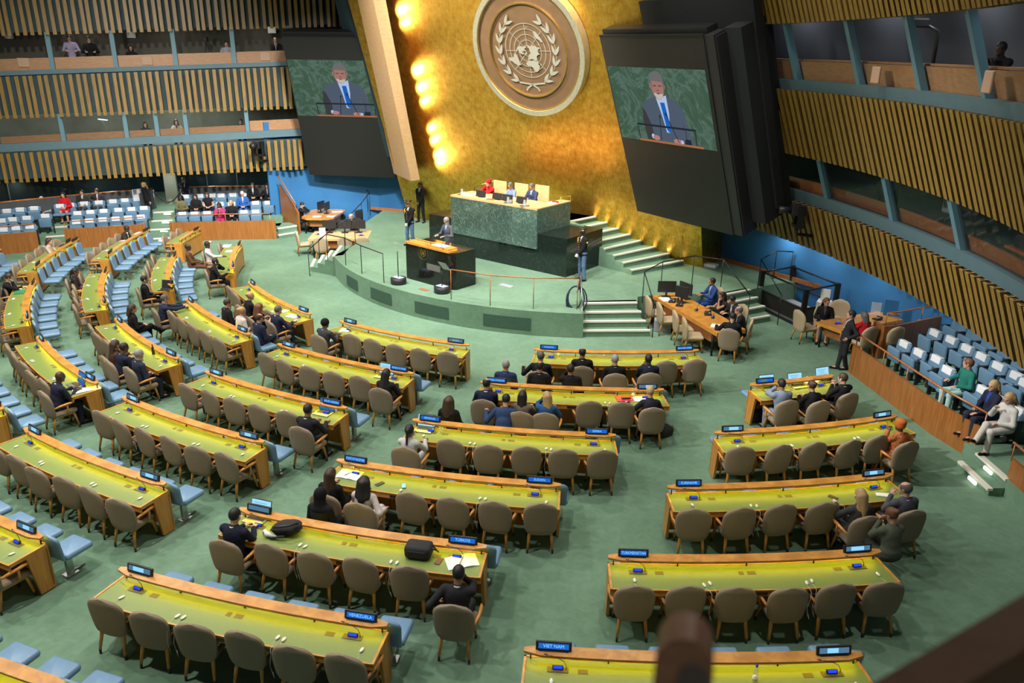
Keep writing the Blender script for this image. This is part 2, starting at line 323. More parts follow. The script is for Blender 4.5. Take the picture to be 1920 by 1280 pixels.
# wooden fin that edges the gold wall on the left
m=MB()
def slab(p0,p1,q0,q1,dep):
    vs=[p0,p1,q1,q0]; vs=vs+[v+dep for v in vs]; m.add(vs,[(0,1,2,3),(4,7,6,5),(0,4,5,1),(1,5,6,2),(2,6,7,3),(3,7,4,0)])
slab(onG(1.36,2.30,.85),onG(1.86,2.42,.85),onG(1.98,10.6,.85),onG(2.6,10.6,.85),Vector((-1.0,2.0,0)))
sobj(m,'wall_fin_left',M['woodlight'])
m=MB(); slab(onG(1.12,2.45,.5),onG(1.3,2.45,.5),onG(1.62,10.6,.5),onG(1.86,10.6,.5),Vector((-.5,1.6,0))); sobj(m,'wall_fin_left.001',mat('dark_brown_fin',(.06,.035,.02,1),.5))
m=MB(); slab(onG(-.2,2.7,-.1),onG(1.4,2.5,-.1),onG(.2,10.6,-.1),onG(2.2,10.6,-.1),Vector((-1.2,1.6,0))); sobj(m,'wall_fin_left.002',M['teal'])
# ---------------- emblem on the gold wall
EC=onG(7.74,7.42); ER=2.17
def onE(x,y,o): return EC+Gu*x+Gw*y+Gn*o
em=thing('wall_emblem','large round bronze emblem with silver map and laurel on the gold wall','emblem',tuple(EC))
EI=Matrix.Translation(EC).inverted()
def ering(r0,r1,o0,o1,name,mt,n=96):
    m=MB(); prof=[(r0,.02),(r0,o1),(r1,o1),(r1,o0),(r1,.02)]
    rows=[[tuple(EI@onE(r*math.cos(2*math.pi*i/n),r*math.sin(2*math.pi*i/n),o)) for i in range(n+1)] for r,o in prof]
    m.smooth=False; m.sheet(rows); return m.obj(name,mt,em)
m=MB(); n=96; ring=[tuple(EI@onE(2.03*math.cos(2*math.pi*i/n),2.03*math.sin(2*math.pi*i/n),.30)) for i in range(n)]
m.add(ring,[tuple(range(n))]); m.obj('disc',M['bronze'],em)
ering(1.97,2.02,.3,.335,'gold_ring',M['goldtrim']); ering(2.02,2.19,.02,.36,'silver_rim',M['silver']); ering(1.49,1.535,.3,.345,'inner_ring',M['goldtrim'])
MR=.88; MCY=0.02
def polar(lat,lon):
    r=MR*(90-lat)/150.; a=R_(lon); return (r*math.sin(a)+.02,-r*math.cos(a)+MCY)
m=MB()
def band(pts,w,o=.325):
    P=[Vector((p[0],p[1])) for p in pts]; l=[];r=[]
    for i,p in enumerate(P):
        t=(P[min(i+1,len(P)-1)]-P[max(i-1,0)]).normalized(); nn=Vector((-t.y,t.x))*(w/2); l.append(tuple(EI@onE(*(p+nn),o))); r.append(tuple(EI@onE(*(p-nn),o)))
    m.sheet([l,r])
for k in range(1,6):
    rr=MR*k/5; band([(rr*math.cos(2*math.pi*i/64)+.02,rr*math.sin(2*math.pi*i/64)+MCY) for i in range(65)],.022)
for k in range(8):
    a=2*math.pi*k/8; band([(.02+MR*.2*math.cos(a),MCY+MR*.2*math.sin(a)),(.02+MR*math.cos(a),MCY+MR*math.sin(a))],.02)
m.obj('grid_lines',M['emb'],em)
LAND=dict(
 namer=[(71,-157),(60,-165),(58,-152),(59,-140),(50,-127),(40,-124),(33,-117),(23,-110),(20,-105),(15,-95),(9,-83),(9,-79),(16,-88),(21,-87),(19,-95),(26,-97),(30,-90),(30,-84),(25,-81),(32,-80),(41,-71),(47,-64),(52,-56),(60,-65),(55,-78),(58,-93),(68,-85),(73,-85),(70,-110),(69,-135)],
 canarc=[(83,-70),(78,-78),(74,-82),(73,-118),(78,-115),(82,-90)],green=[(83,-35),(78,-20),(70,-23),(60,-43),(68,-53),(76,-68),(81,-60)],
 samer=[(11,-73),(9,-62),(5,-52),(-1,-48),(-6,-35),(-13,-39),(-23,-42),(-34,-54),(-41,-63),(-54,-67),(-52,-75),(-38,-73),(-18,-71),(-6,-81),(1,-80),(8,-77)],
 africa=[(35,-6),(37,10),(32,20),(31,32),(22,37),(12,43),(11,51),(2,45),(-5,39),(-15,40),(-25,35),(-34,26),(-34,18),(-22,14),(-10,13),(0,9),(5,4),(4,-8),(14,-17),(22,-17),(30,-10)],
 eurasia=[(36,-6),(43,-9),(44,-1),(49,-4),(53,7),(57,9),(58,6),(63,6),(70,20),(71,28),(66,40),(69,60),(73,80),(77,104),(73,120),(72,140),(70,160),(66,178),(60,165),(52,158),(60,155),(54,138),(43,132),(39,127),(35,129),(38,121),(30,122),(22,114),(21,107),(10,107),(9,104),(2,103),(8,99),(16,96),(22,91),(16,82),(8,78),(20,72),(25,66),(25,57),(22,60),(13,45),(29,35),(36,36),(37,28),(41,27),(40,20),(45,13),(38,16),(44,9),(37,-1)],
 austr=[(-12,131),(-11,142),(-19,147),(-28,153),(-38,148),(-36,138),(-32,131),(-34,117),(-22,114),(-16,124)],madag=[(-12,49),(-25,47),(-24,44),(-16,44)],
 borneo=[(6,117),(1,118),(-4,114),(1,109)],sumat=[(5,95),(-5,105),(-3,106),(3,100)],guinea=[(-1,131),(-3,140),(-10,150),(-8,139)],japan=[(45,142),(36,140),(33,131),(38,139)],nz=[(-35,173),(-41,176),(-46,168),(-41,172)],uk=[(58,-5),(51,1),(50,-5),(54,-3)])
m=MB()
for k,pl in LAND.items():
    pp=[]
    for i in range(len(pl)):
        a,b=pl[i],pl[(i+1)%len(pl)]
        for t in range(3): pp.append(polar(a[0]+(b[0]-a[0])*t/3,a[1]+(b[1]-a[1])*t/3))
    n=len(pp); f=[tuple(EI@onE(x,y,.34)) for x,y in pp]; m.add(f,[tuple(range(n))])
m.obj('world_map',M['emb'],em)
m=MB()
def leaf(bx,by,ang,ln,w):
    P=[]; 
    for t,s_ in ((0,0),(.18,.75),(.45,1),(.75,.62),(1,0),(.75,-.45),(.45,-.8),(.18,-.6)):
        P.append((bx+ln*t*math.cos(ang)-w*s_*math.sin(ang),by+ln*t*math.sin(ang)+w*s_*math.cos(ang)))
    m.add([tuple(EI@onE(x,y,.335)) for x,y in P],[tuple(range(len(P)))])
for sx in (-1,1):
    for i in range(7):
        a=R_(-62+i*18.5); x=1.10*math.cos(a);y=1.13*math.sin(a)+.02
        tang=a+math.pi/2
        for sd,l in ((-.42,.36),(.42,.36)):
            th=tang+sd; 
            if sx>0: leaf(x,y,th,l,.062)
            else: leaf(-x,y,math.pi-th,l,.062)
    band([(sx*(1.12*math.cos(R_(-64+i*6))),1.14*math.sin(R_(-64+i*6))+.02) for i in range(20)],.018)
    band([(sx*.52,-1.04),(sx*.25,-1.07),(sx*.0,-1.10),(-sx*.2,-1.22),(-sx*.27,-1.32)],.06)
m.obj('laurel_wreath',M['emb'],em)
# ---------------- slatted walls
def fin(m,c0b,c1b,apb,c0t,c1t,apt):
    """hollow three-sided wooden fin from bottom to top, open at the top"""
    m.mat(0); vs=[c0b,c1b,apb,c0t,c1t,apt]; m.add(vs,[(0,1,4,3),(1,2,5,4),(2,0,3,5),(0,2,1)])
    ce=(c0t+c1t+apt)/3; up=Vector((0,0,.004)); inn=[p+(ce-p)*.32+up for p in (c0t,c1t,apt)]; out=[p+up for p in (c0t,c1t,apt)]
    m.mat(1); m.add(out+inn,[(0,1,4,3),(1,2,5,4),(2,0,3,5)]); m.mat(2); m.add([p-Vector((0,0,.02)) for p in inn],[(0,1,2)])  # dark inset triangle stands in for shade inside the fin
# left wall, straight
B_=Vector((-15.6,33.9,0)); an=R_(17); UL=Vector((math.cos(an),math.sin(an),0)); NLo=Vector((UL.y,-UL.x,0))
def onL(s,z,o=0): return B_+UL*s+NLo*o+Vector((0,0,z))
zl={'lb':(2.47,.0174),'lt':(3.72,.03),'w1':(4.09,.036),'mb':(5.02,.026),'mt':(6.68,.039),'w2':(6.87,.04),'tb':(8.16,.045),'top':(12.6,0)}
zf=lambda k,s: zl[k][0]+zl[k][1]*s
rnd=random.Random(3)
def lband(name,k0,k1,s0,s1,pitch=.272):
    m=MB(); s=s0
    while s<s1:
        c=s+rnd.uniform(-.035,.035); w=.068
        f=lambda k,ds,o: onL(c+ds,zf(k,c),o)
        fin(m,f(k0,-w,.27),f(k0,w,.27),f(k0,0,.06),f(k1,-w,.27)-Vector((0,0,.02)),f(k1,w,.27)-Vector((0,0,.02)),f(k1,0,.06)-Vector((0,0,.02)))
        s+=pitch
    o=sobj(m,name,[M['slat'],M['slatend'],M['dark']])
    m=MB(); m.add([onL(s0-.3,zf(k0,s0)+.1),onL(s1,zf(k0,s1)+.1),onL(s1,zf(k1,s1)),onL(s0-.3,zf(k1,s0))],[(0,1,2,3)]); m.obj('backing_panel',M['teal'],o); return o
lband('wall_slats_left','lb','lt',-8.6,6.72); lband('wall_slats_left.001','mb','mt',-8.6,6.55); lband('wall_slats_left.002','tb','top',-8.6,11.2,.262)
def lslab(k,s0,s1,z0,z1,o0,o1,name,mt,parent=None,dz0=0,dz1=0):
    m=MB(); A=[onL(s,z,o) for s in (s0,s1) for o in (o0,o1) for z in (zf(k,s)+z0,zf(k,s)+z1)]
    m.add(A,[(0,1,3,2),(4,6,7,5),(0,2,6,4),(1,5,7,3),(0,4,5,1),(2,3,7,6)]); return sobj(m,name,mt,parent) if parent is None else m.obj(name,mt,parent)
lslab('w1',-8.9,6.5,-.30,0,-.1,.10,'trim_1',M['bluegrey']); lslab('w2',-8.9,6.3,-.17,0,-.1,.10,'trim_2',M['bluegrey'])
lmu=[-7.5,-5.2,-2.93,-.62,1.65,3.95,6.2]; lml=[-7.8,-5.4,-3.0,-.61,.58,1.73,4.2,6.5]
wn=0
for i in range(len(lmu)-1):
    wn+=1; a,b=lmu[i],lmu[i+1]; o=lslab('w2',a+.09,b-.09,0,.44,-.12,-.06,'window_%d'%wn,M['counter'])
    lslab('w2',b-.085,b+.085,0,0,-.05,.06,'mullion',M['mullion'],o) if False else None
    m=MB(); q=[onL(b+d,z,oo) for d in (-.085,.085) for oo in (-.08,.07) for z in (zf('w2',b),zf('tb',b)+.1)]; m.add(q,[(0,1,3,2),(4,6,7,5),(0,2,6,4),(1,5,7,3),(0,4,5,1),(2,3,7,6)]); m.obj('mullion',M['mullion'],o)
for i in range(len(lml)-1):
    wn+=1; a,b=lml[i],lml[i+1]; o=lslab('w1',a+.09,b-.09,0,.26 if i<6 else .42,-.16,-.10,'window_%d'%wn,M['counter'])
    m=MB(); q=[onL(b+d,z,oo) for d in (-.08,.08) for oo in (-.08,.07) for z in (zf('w1',b),zf('mb',b)+.1)]; m.add(q,[(0,1,3,2),(4,6,7,5),(0,2,6,4),(1,5,7,3),(0,4,5,1),(2,3,7,6)]); m.obj('mullion',M['mullion'],o)
    if i<6:
        m=MB(); m.add([onL(a+.08,zf('w1',a),-.03),onL(b-.08,zf('w1',b),-.03),onL(b-.08,zf('mb',b)+.05,-.03),onL(a+.08,zf('mb',a)+.05,-.03)],[(0,1,2,3)]); m.obj('pane',M['pane'],o)
M['boothw']=mat('booth_wall',(.14,.145,.11,1),.85,var=.15,scale=2)
M['boothd']=mat('booth_dark_wall',(.075,.07,.055,1),.85)
def booth(name,k0,k1,s0,s1,dep,mt,dz=.5):
    m=MB()
    for k,z in ((k0,-dz),): m.add([onL(s0,zf(k,s0)+z,-.12),onL(s1,zf(k,s1)+z,-.12),onL(s1,zf(k,s1)+z,-dep),onL(s0,zf(k,s0)+z,-dep)],[(0,1,2,3)])
    m.add([onL(s0,zf(k0,s0)-dz,-dep),onL(s1,zf(k0,s1)-dz,-dep),onL(s1,zf(k1,s1)+.9,-dep),onL(s0,zf(k1,s0)+.9,-dep)],[(0,1,2,3)])
    m.add([onL(s0,zf(k1,s0)+.9,-.05),onL(s1,zf(k1,s1)+.9,-.05),onL(s1,zf(k1,s1)+.9,-dep),onL(s0,zf(k1,s0)+.9,-dep)],[(0,1,2,3)])
    for s in (s0,s1): m.add([onL(s,zf(k0,s)-.1,-.05),onL(s,zf(k1,s)+.9,-.05),onL(s,zf(k1,s)+.9,-dep),onL(s,zf(k0,s)-.1,-dep)],[(0,1,2,3)])
    return sobj(m,name,mt)
booth('wall_booth_left','w2','tb',-8.9,11.0,2.2,M['boothd']); booth('wall_booth_left.001','w1','mb',-8.9,6.6,2.6,M['boothw'])
# right wall, curved and leaning in
CR=Vector((-13.59,16.49,0)); RR=23.57; TL=math.tan(R_(22))
def onR(az,z,o=0):
    r=RR-TL*(z-2.3)-o; return CR+Vector((r*math.cos(R_(az)),r*math.sin(R_(az)),z))
def rband(name,z0,z1,az0,az1,pitch=.66):
    m=MB(); s=az0
    while s<az1:
        c=s+rnd.uniform(-.07,.07); w=.2
        fin(m,onR(c-w,z0,.27),onR(c+w,z0,.27),onR(c,z0,.05),onR(c-w,z1,.27),onR(c+w,z1,.27),onR(c,z1,.05)); s+=pitch
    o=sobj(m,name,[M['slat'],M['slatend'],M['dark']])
    m=MB(); n=40; m.sheet([[tuple(onR(az0-1+(az1-az0+1)*i/n,z,0)) for i in range(n+1)] for z in (z0+.1,z1)]); m.obj('backing_panel',M['teal'],o); return o
rband('wall_slats_right',2.3,3.66,-16,22.8); rband('wall_slats_right.001',5.08,6.84,-16,22.6); rband('wall_slats_right.002',8.44,12.6,-16,38.6,.62)
def rstrip(az0,az1,z0,z1,o0,o1,name,mt,parent=None,n=None):
    m=MB(); n=n or max(2,int((az1-az0)/1.2))
    rows=[[tuple(onR(az0+(az1-az0)*i/n,z,o)) for i in range(n+1)] for z,o in ((z0,o0),(z0,o1),(z1,o1),(z1,o0),(z0,o0))]
    m.sheet(rows); m.add([r[0] for r in rows[:4]],[(0,1,2,3)]); m.add([r[-1] for r in rows[:4]],[(3,2,1,0)]); return sobj(m,name,mt) if parent is None else m.obj(name,mt,parent)
rstrip(-16,22.9,3.66,4.0,-.1,.1,'trim_3',M['bluegrey']); rstrip(-16,22.9,6.84,7.10,-.1,.1,'trim_4',M['bluegrey'])
rmu=[22.4,14.0,6.54,-.45,-7.38,-14.4]; rml=[21.6,13.36,5.89,-1.3,-8.5]
for i in range(len(rmu)-1):
    wn+=1; a,b=rmu[i+1],rmu[i]; o=rstrip(a+.25,b-.25,7.1,7.55,-.2,-.12,'window_%d'%wn,M['counter'])
    rstrip(b-.22,b+.22,7.1,8.5,-.08,.07,'mullion',M['mullion'],o,2); rstrip(a+.3,b-.3,7.56,7.6,-.5,-.2,'counter',M['counter'],o)
for i in range(len(rml)-1):
    wn+=1; a,b=rml[i+1],rml[i]; o=rstrip(a+.25,b-.25,4.0,4.32,-.2,-.14,'window_%d'%wn,M['woodrail'])
    rstrip(b-.22,b+.22,4.0,5.15,-.08,.07,'mullion',M['mullion'],o,2)
    if i: rstrip(a+.2,b-.2,4.0,5.12,-.035,-.03,'pane',M['pane'],o)
rstrip(22.0,22.6,3.66,8.5,-.05,.1,'trim_5',M['slat'],None,2)
def rbooth(name,z0,z1,dep,mt):
    m=MB(); n=24; A=lambda z,d:[tuple(onR(-16+39*i/n,z,0)+ (onR(-16+39*i/n,2.3,0)-CR-Vector((0,0,2.3))).normalized()*d) for i in range(n+1)]
    q=[A(z0-.1,.13),A(z0-.1,dep),A(z1+.8,dep),A(z1+.8,.05)]; m.sheet(q); m.add([r[-1] for r in q],[(0,1,2,3)]); m.add([r[0] for r in q],[(3,2,1,0)]); return sobj(m,name,mt)
rbooth('wall_booth_right',7.1,8.45,1.7,mat('booth_grey_wall',(.085,.09,.105,1),.85,var=.1,scale=1)); rbooth('wall_booth_right.001',4.0,5.08,3.2,mat('booth_green_wall',(.035,.05,.04,1),.85,var=.3,scale=1.5))
# ---------------- blue walls
m=MB(); wallstrip(m,[(-10.95,35.35),(-10.1,35.95),(-6.2,36.05),(-4.0,35.2)],0,4.6,.12); sobj(m,'wall_blue_left',M['blue'])
m=MB(); bw=[(7.40,27.6),(9.14,25.11),(10.3,23.3),(11.6,21.3),(12.7,18.8),(13.2,15.5),(13.0,11.5)]; wallstrip(m,bw[::-1],0,3.4,-.12); sobj(m,'wall_blue_right',M['blue'])
m=MB(); wallstrip(m,[(-6.6,35.98),(-4.4,35.25)],S,S+.13,-.05); wallstrip(m,[(-10.1,35.9),(-6.3,36.0)],0,.1,-.05); sobj(m,'baseboard_left',M['woodrail'])
m=MB(); wallstrip(m,[(7.45,27.45),(9.05,25.1),(9.75,24.0)],S,S+.14,-.05); sobj(m,'baseboard_right',M['woodrail'])
# ---------------- left gallery
GL=[(-23.5,27.6),(-19.93,29.7),(-18.75,30.38),(-17.9,30.78),(-15.2,31.92),(-14.3,32.24),(-12.2,32.72),(-10.11,32.98)]
def sub(pl,x0,x1):
    o=[]
    def at(x):
        for a,b in zip(pl,pl[1:]):
            if a[0]<=x<=b[0]: t=(x-a[0])/(b[0]-a[0]); return (x,a[1]+(b[1]-a[1])*t)
        return pl[0] if x<pl[0][0] else pl[-1]
    o=[at(x0)]+[p for p in pl if x0<p[0]<x1]+[at(x1)]; return o
m=MB()
platform(m,GL,.02,.98,0,.18); platform(m,GL,.98,1.93,0,.36); platform(m,GL,1.93,2.95,0,.54); platform(m,GL,2.95,8.5,0,.72); sobj(m,'gallery_floor_left',M['carpet'])
m=MB()
for x0,x1 in ((-23.5,-18.75),(-17.9,-15.2),(-14.3,-10.11)): wallstrip(m,sub(GL,x0,x1),0,.80,.07)
sobj(m,'gallery_parapet_left',M['woodred'])
m=MB()
for x0,x1 in ((-23.5,-18.75),(-17.9,-15.2),(-14.3,-10.4)):
    q=off(sub(GL,x0,x1),.5)
    m.tube([(p[0],p[1],1.0) for p in q],.022,6)
    for i in range(len(q)):
        m.tube([(q[i][0],q[i][1],.18),(q[i][0],q[i][1],1.0)],.012,5)
sobj(m,'gallery_rail_left',M['woodrail'])
m=MB(); ml=MB()
for x0,x1 in ((-18.7,-17.95),(-15.15,-14.35)):
    for d,z in ((.0,.18),(.98,.36),(1.93,.54),(2.95,.72)):
        q=off(GL,d); 
        s=sub(q,x0-d*.3,x1-d*.3)
        wallstrip(m,[(p[0],p[1]-.012) for p in s],z-.04,z+.012,.09)
        if x0>-16:
            c=((s[0][0]+s[-1][0])/2,(s[0][1]+s[-1][1])/2); ml.cbox((c[0]+.15,c[1]-.02,z-.09),(.30,.03,.05))
o=sobj(m,'gallery_step_nosing',M['nosing']); ml.obj('step_light',M['steplight'],o)
# side steps beside the blue wall
steps('gallery_side_steps',[((-10.0,32.95),(-9.35,33.6)),((-10.15,33.4),(-9.5,34.05))],0,.18,((-10.6,34.4),(-9.8,34.9)))
m=MB(); P0=Vector((-9.75,34.5,0)); dv=Vector((-.28,.45,0))
vs=[Vector((-9.42,34.05,.0)),Vector((-10.45,35.15,.0)),Vector((-10.45,35.15,1.95)),Vector((-9.42,34.05,.95))]; th=Vector((.06,.05,0)); m.add(vs+[v+th for v in vs],[(0,1,2,3),(7,6,5,4),(0,4,5,1),(1,5,6,2),(2,6,7,3),(3,7,4,0)]); sobj(m,'gallery_side_panel',M['woodred'])
m=MB(); m.tube([(-9.45,33.95,1.35),(-10.4,35.0,2.35)],.03,6); m.tube([(-10.38,35.0,1.95),(-10.38,35.0,2.33)],.015,6); m.tube([(-9.5,34.0,.95),(-9.5,34.0,1.38)],.015,6); sobj(m,'gallery_side_rail',M['woodrail'])
# rear parapet, corridor and its wall
M['greypanel']=mat('grey_panel',(.05,.06,.065,1),.75,var=.08,scale=3)
RP=[(-24,29.6),(-21.1,31.9),(-18.95,33.9),(-16.35,35.7)]; RP2=[(-15.15,35.95),(-13,36.4),(-11.0,36.75)]
m=MB(); wallstrip(m,RP,.54,1.58,.06); wallstrip(m,RP2,.54,1.62,.06); wallstrip(m,[RP[-1],(-16.5,34.6)],.54,1.58,.06); o=sobj(m,'gallery_rear_parapet',M['greypanel'])
m=MB(); wallstrip(m,[(p[0],p[1]-.02) for p in RP],1.58,1.62,.1); wallstrip(m,[(p[0],p[1]-.02) for p in RP2],1.62,1.66,.1); m.obj('parapet_cap',M['woodrail'],o)
M['corr']=mat('corridor_dark_blue',(.02,.075,.11,1),.35,var=.4,scale=.8)
m=MB(); wallstrip(m,[(-28,33.5),(-22,38.5),(-16.8,41.0),(-9.5,42.5)],0,5,.1); sobj(m,'wall_corridor_left',M['corr'])
m=MB()
for a,b in (((-16.25,36.7),(-15.75,36.85)),((-23.5,30.9),(-22.9,31.5))): wallstrip(m,[a,b],.72,3.2,.4)
sobj(m,'wall_column_left',mat('pale_column',(.30,.33,.26,1),.8))
m=MB(); wallstrip(m,[(-22.6,31.0),(-20.9,32.6),(-18.9,34.4),(-16.6,36.0)],1.58,3.1,.015); wallstrip(m,[(-15.1,36.4),(-13,36.9),(-11.0,37.2)],1.62,3.1,.015); sobj(m,'window_40',M['pane'])
m=MB()
for x,y in ((-20.9,32.55),(-14.2,36.62),(-12.9,36.9)): m.box(x-.02,x+.02,y-.02,y+.02,1.5,3.1)
sobj(m,'trim_6',M['steel'])
m=MB(); m.add([onL(-9,2.47,.0),onL(7,2.62,0),onL(7,2.7,-9),onL(-9,2.6,-9)],[(0,1,2,3)]); sobj(m,'ceiling_gallery_left',M['teal'])
# ---------------- right gallery
GRp=[(8.75,18.93),(8.90,17.72),(9.01,16.74),(9.16,15.46),(9.45,14.29)]
m=MB(); wallstrip(m,GRp,0,.75,.06); wallstrip(m,[(9.33,12.99),(9.29,11.6)],0,.75,.06)
q=[(9.95,19.75),(10.3,19.85),(12.6,21.05)]; wallstrip(m,q,0,.98,.06); wallstrip(m,[(9.95,19.75),(9.85,20.2)],0,.98,.06); sobj(m,'gallery_parapet_right',M['woodred'])
GR2=[(8.62,19.4)]+GRp[1:]+[(9.6,13.6),(9.5,12.4),(9.4,11)]
m=MB(); platform(m,GRp,.06,1.05,0,.34); platform(m,GRp,1.05,1.95,0,.52); platform(m,GRp,1.95,4.2,0,.70); m.prism([(9.0,14.05),(9.27,14.05),(9.27,12.9),(9.0,12.9)],0,.17); m.prism([(9.29,14.4),(13,14.2),(13,11),(9.29,11)],0,.34); sobj(m,'gallery_floor_right',M['carpet'])
m=MB(); ml=MB(); m.box(8.93,9.03,12.85,13.92,.135,.185); m.box(9.26,9.36,12.92,13.95,.305,.355); o=sobj(m,'gallery_step_nosing.001',M['nosing']); ml.box(8.90,8.935,13.2,13.45,.05,.11); ml.box(9.22,9.255,13.3,13.55,.22,.28); ml.obj('step_light',M['steplight'],o)
m=MB(); q=off(GRp,.1); m.tube([(p[0],p[1],1.05) for p in q],.024,6)
for i in (0,1,2,3,4): m.tube([(q[i][0],q[i][1],.34),(q[i][0],q[i][1],1.05)],.014,6)
m.tube([(10.0,19.95,1.28),(10.25,19.8,1.28)],.024,6); m.tube([(10.0,19.95,1.28),(10.5,20.15,1.28),(12.5,21.15,1.28)],.024,6)
for p in ((10.0,19.95),(10.25,19.85),(11.2,20.45)): m.tube([(p[0],p[1],.9),(p[0],p[1],1.28)],.014,6)
m.tube([(9.33,13.05,1.05),(9.3,11.8,1.05)],.024,6); m.tube([(9.33,13.0,.7),(9.33,13.0,1.05)],.014,6); sobj(m,'gallery_rail_right',M['woodrail'])
m=MB(); n=20; q=[tuple(onR(-16+39*i/n,2.42,0)) for i in range(n+1)]; bq=[(13.0,11.5),(13.2,15.5),(12.7,18.8),(11.6,21.3),(10.3,23.3),(9.14,25.11),(8.4,26.2)]
def atq(t): k=min(len(bq)-2,int(t*(len(bq)-1))); f=t*(len(bq)-1)-k; return (bq[k][0]+(bq[k+1][0]-bq[k][0])*f,bq[k][1]+(bq[k+1][1]-bq[k][1])*f,2.5)
m.sheet([q,[atq(i/n) for i in range(n+1)]]); sobj(m,'ceiling_gallery_right',M['teal'])
# ceiling high above
m=MB(); m.add([(-34,-6,13.6),(16,-6,13.6),(16,46,13.6),(-34,46,13.6)],[(3,2,1,0)]); sobj(m,'ceiling',mat('dark_ceiling',(.10,.10,.10,1),.9))
# ================================================================== DESKS AND CHAIRS
DESK=[('VEN',21.979,249.37,259.93),('TUR',20.123,250.92,262.45),('SUD',18.228,252.84,265.4),('SEN',16.327,254.94,268.88),('MOL',14.178,257.84,273.94),('PAN',11.95,261.49,280.81),
('VIE',22.139,264.51,275.19),('TKM',20.165,267.49,278.97),('SUR',18.186,271.02,283.73),('RAB',16.238,275.62,289.71),('RAS',14.132,281.92,290.56),
('LA5',20.004,234.81,246.3),('LA4',18.132,235.2,247.78),('SAU',16.287,235.81,249.77),('KOR',14.183,235.51,251.46),('PAL',12.071,235.26,253.85),
('LB5',18.113,218.9,231.81),('LB4',16.234,217.67,231.78),('LB3',14.208,214.9,231.13),('LB2',12.201,211.23,230.41),
('LC2',12.413,185.88,203.24),('LC3',14.364,191.94,208.75),('LC4',16.271,198.25,212.95),('LC5',18.176,201.06,214.34),
('LD2',14.763,176.14,183.48),('LD3',16.612,177.5,191.93),('LD4',18.504,183.17,196.08),('LD5',20.527,187.57,198.87),
('LB6',19.919,219.77,231.42),('LA6',21.906,234.51,245.1),('LA7',23.89,242.39,252.1)]
NAME=dict(VEN='the VENEZUELA desk',TUR='the TÜRKIYE desk',SUD='the SUDAN desk',SEN='the SENEGAL desk',MOL='the REPUBLIC OF MOLDOVA desk',PAN='the PANAMA desk',VIE='the VIET NAM desk',TKM='the TURKMENISTAN desk',SUR='the SURINAME desk',
 RAB='the desk in front of SURINAME',RAS='the short three-laptop desk',LA5='the second desk behind SAUDI ARABIA',LA4='the desk right behind SAUDI ARABIA',SAU='the SAUDI ARABIA desk',KOR='the REPUBLIC OF KOREA desk',PAL='the PALAU desk',
 LB5='the blue-screen laptop desk',LB4='the black bottle desk',LB3='the desk left of REPUBLIC OF KOREA',LB2='the desk left of PALAU',
 LC2='the front-row desk with white papers',LC3='the desk with the small dark laptop',LC4='the desk behind the dark laptop desk',LC5='the desk with the green folder',
 LD2='the short three-chair desk by the parapet',LD3='the desk by the lit aisle steps',LD4='the desk by the unlit aisle steps',LD5='the cut-off desk at the far left edge',
 LB6='the cut-off desk below the far left row',LA6='the cut-off desk left of VENEZUELA',LA7='the cut-off desk in the bottom left corner')
ORD=['first','second','third','fourth','fifth','sixth','seventh']
DK={d[0]:d[1:] for d in DESK}
def polar3(n,d,az,z=0):
    R,a,b=DK[n]; return (CX+(R+d)*math.cos(R_(az)),CY+(R+d)*math.sin(R_(az)),z)
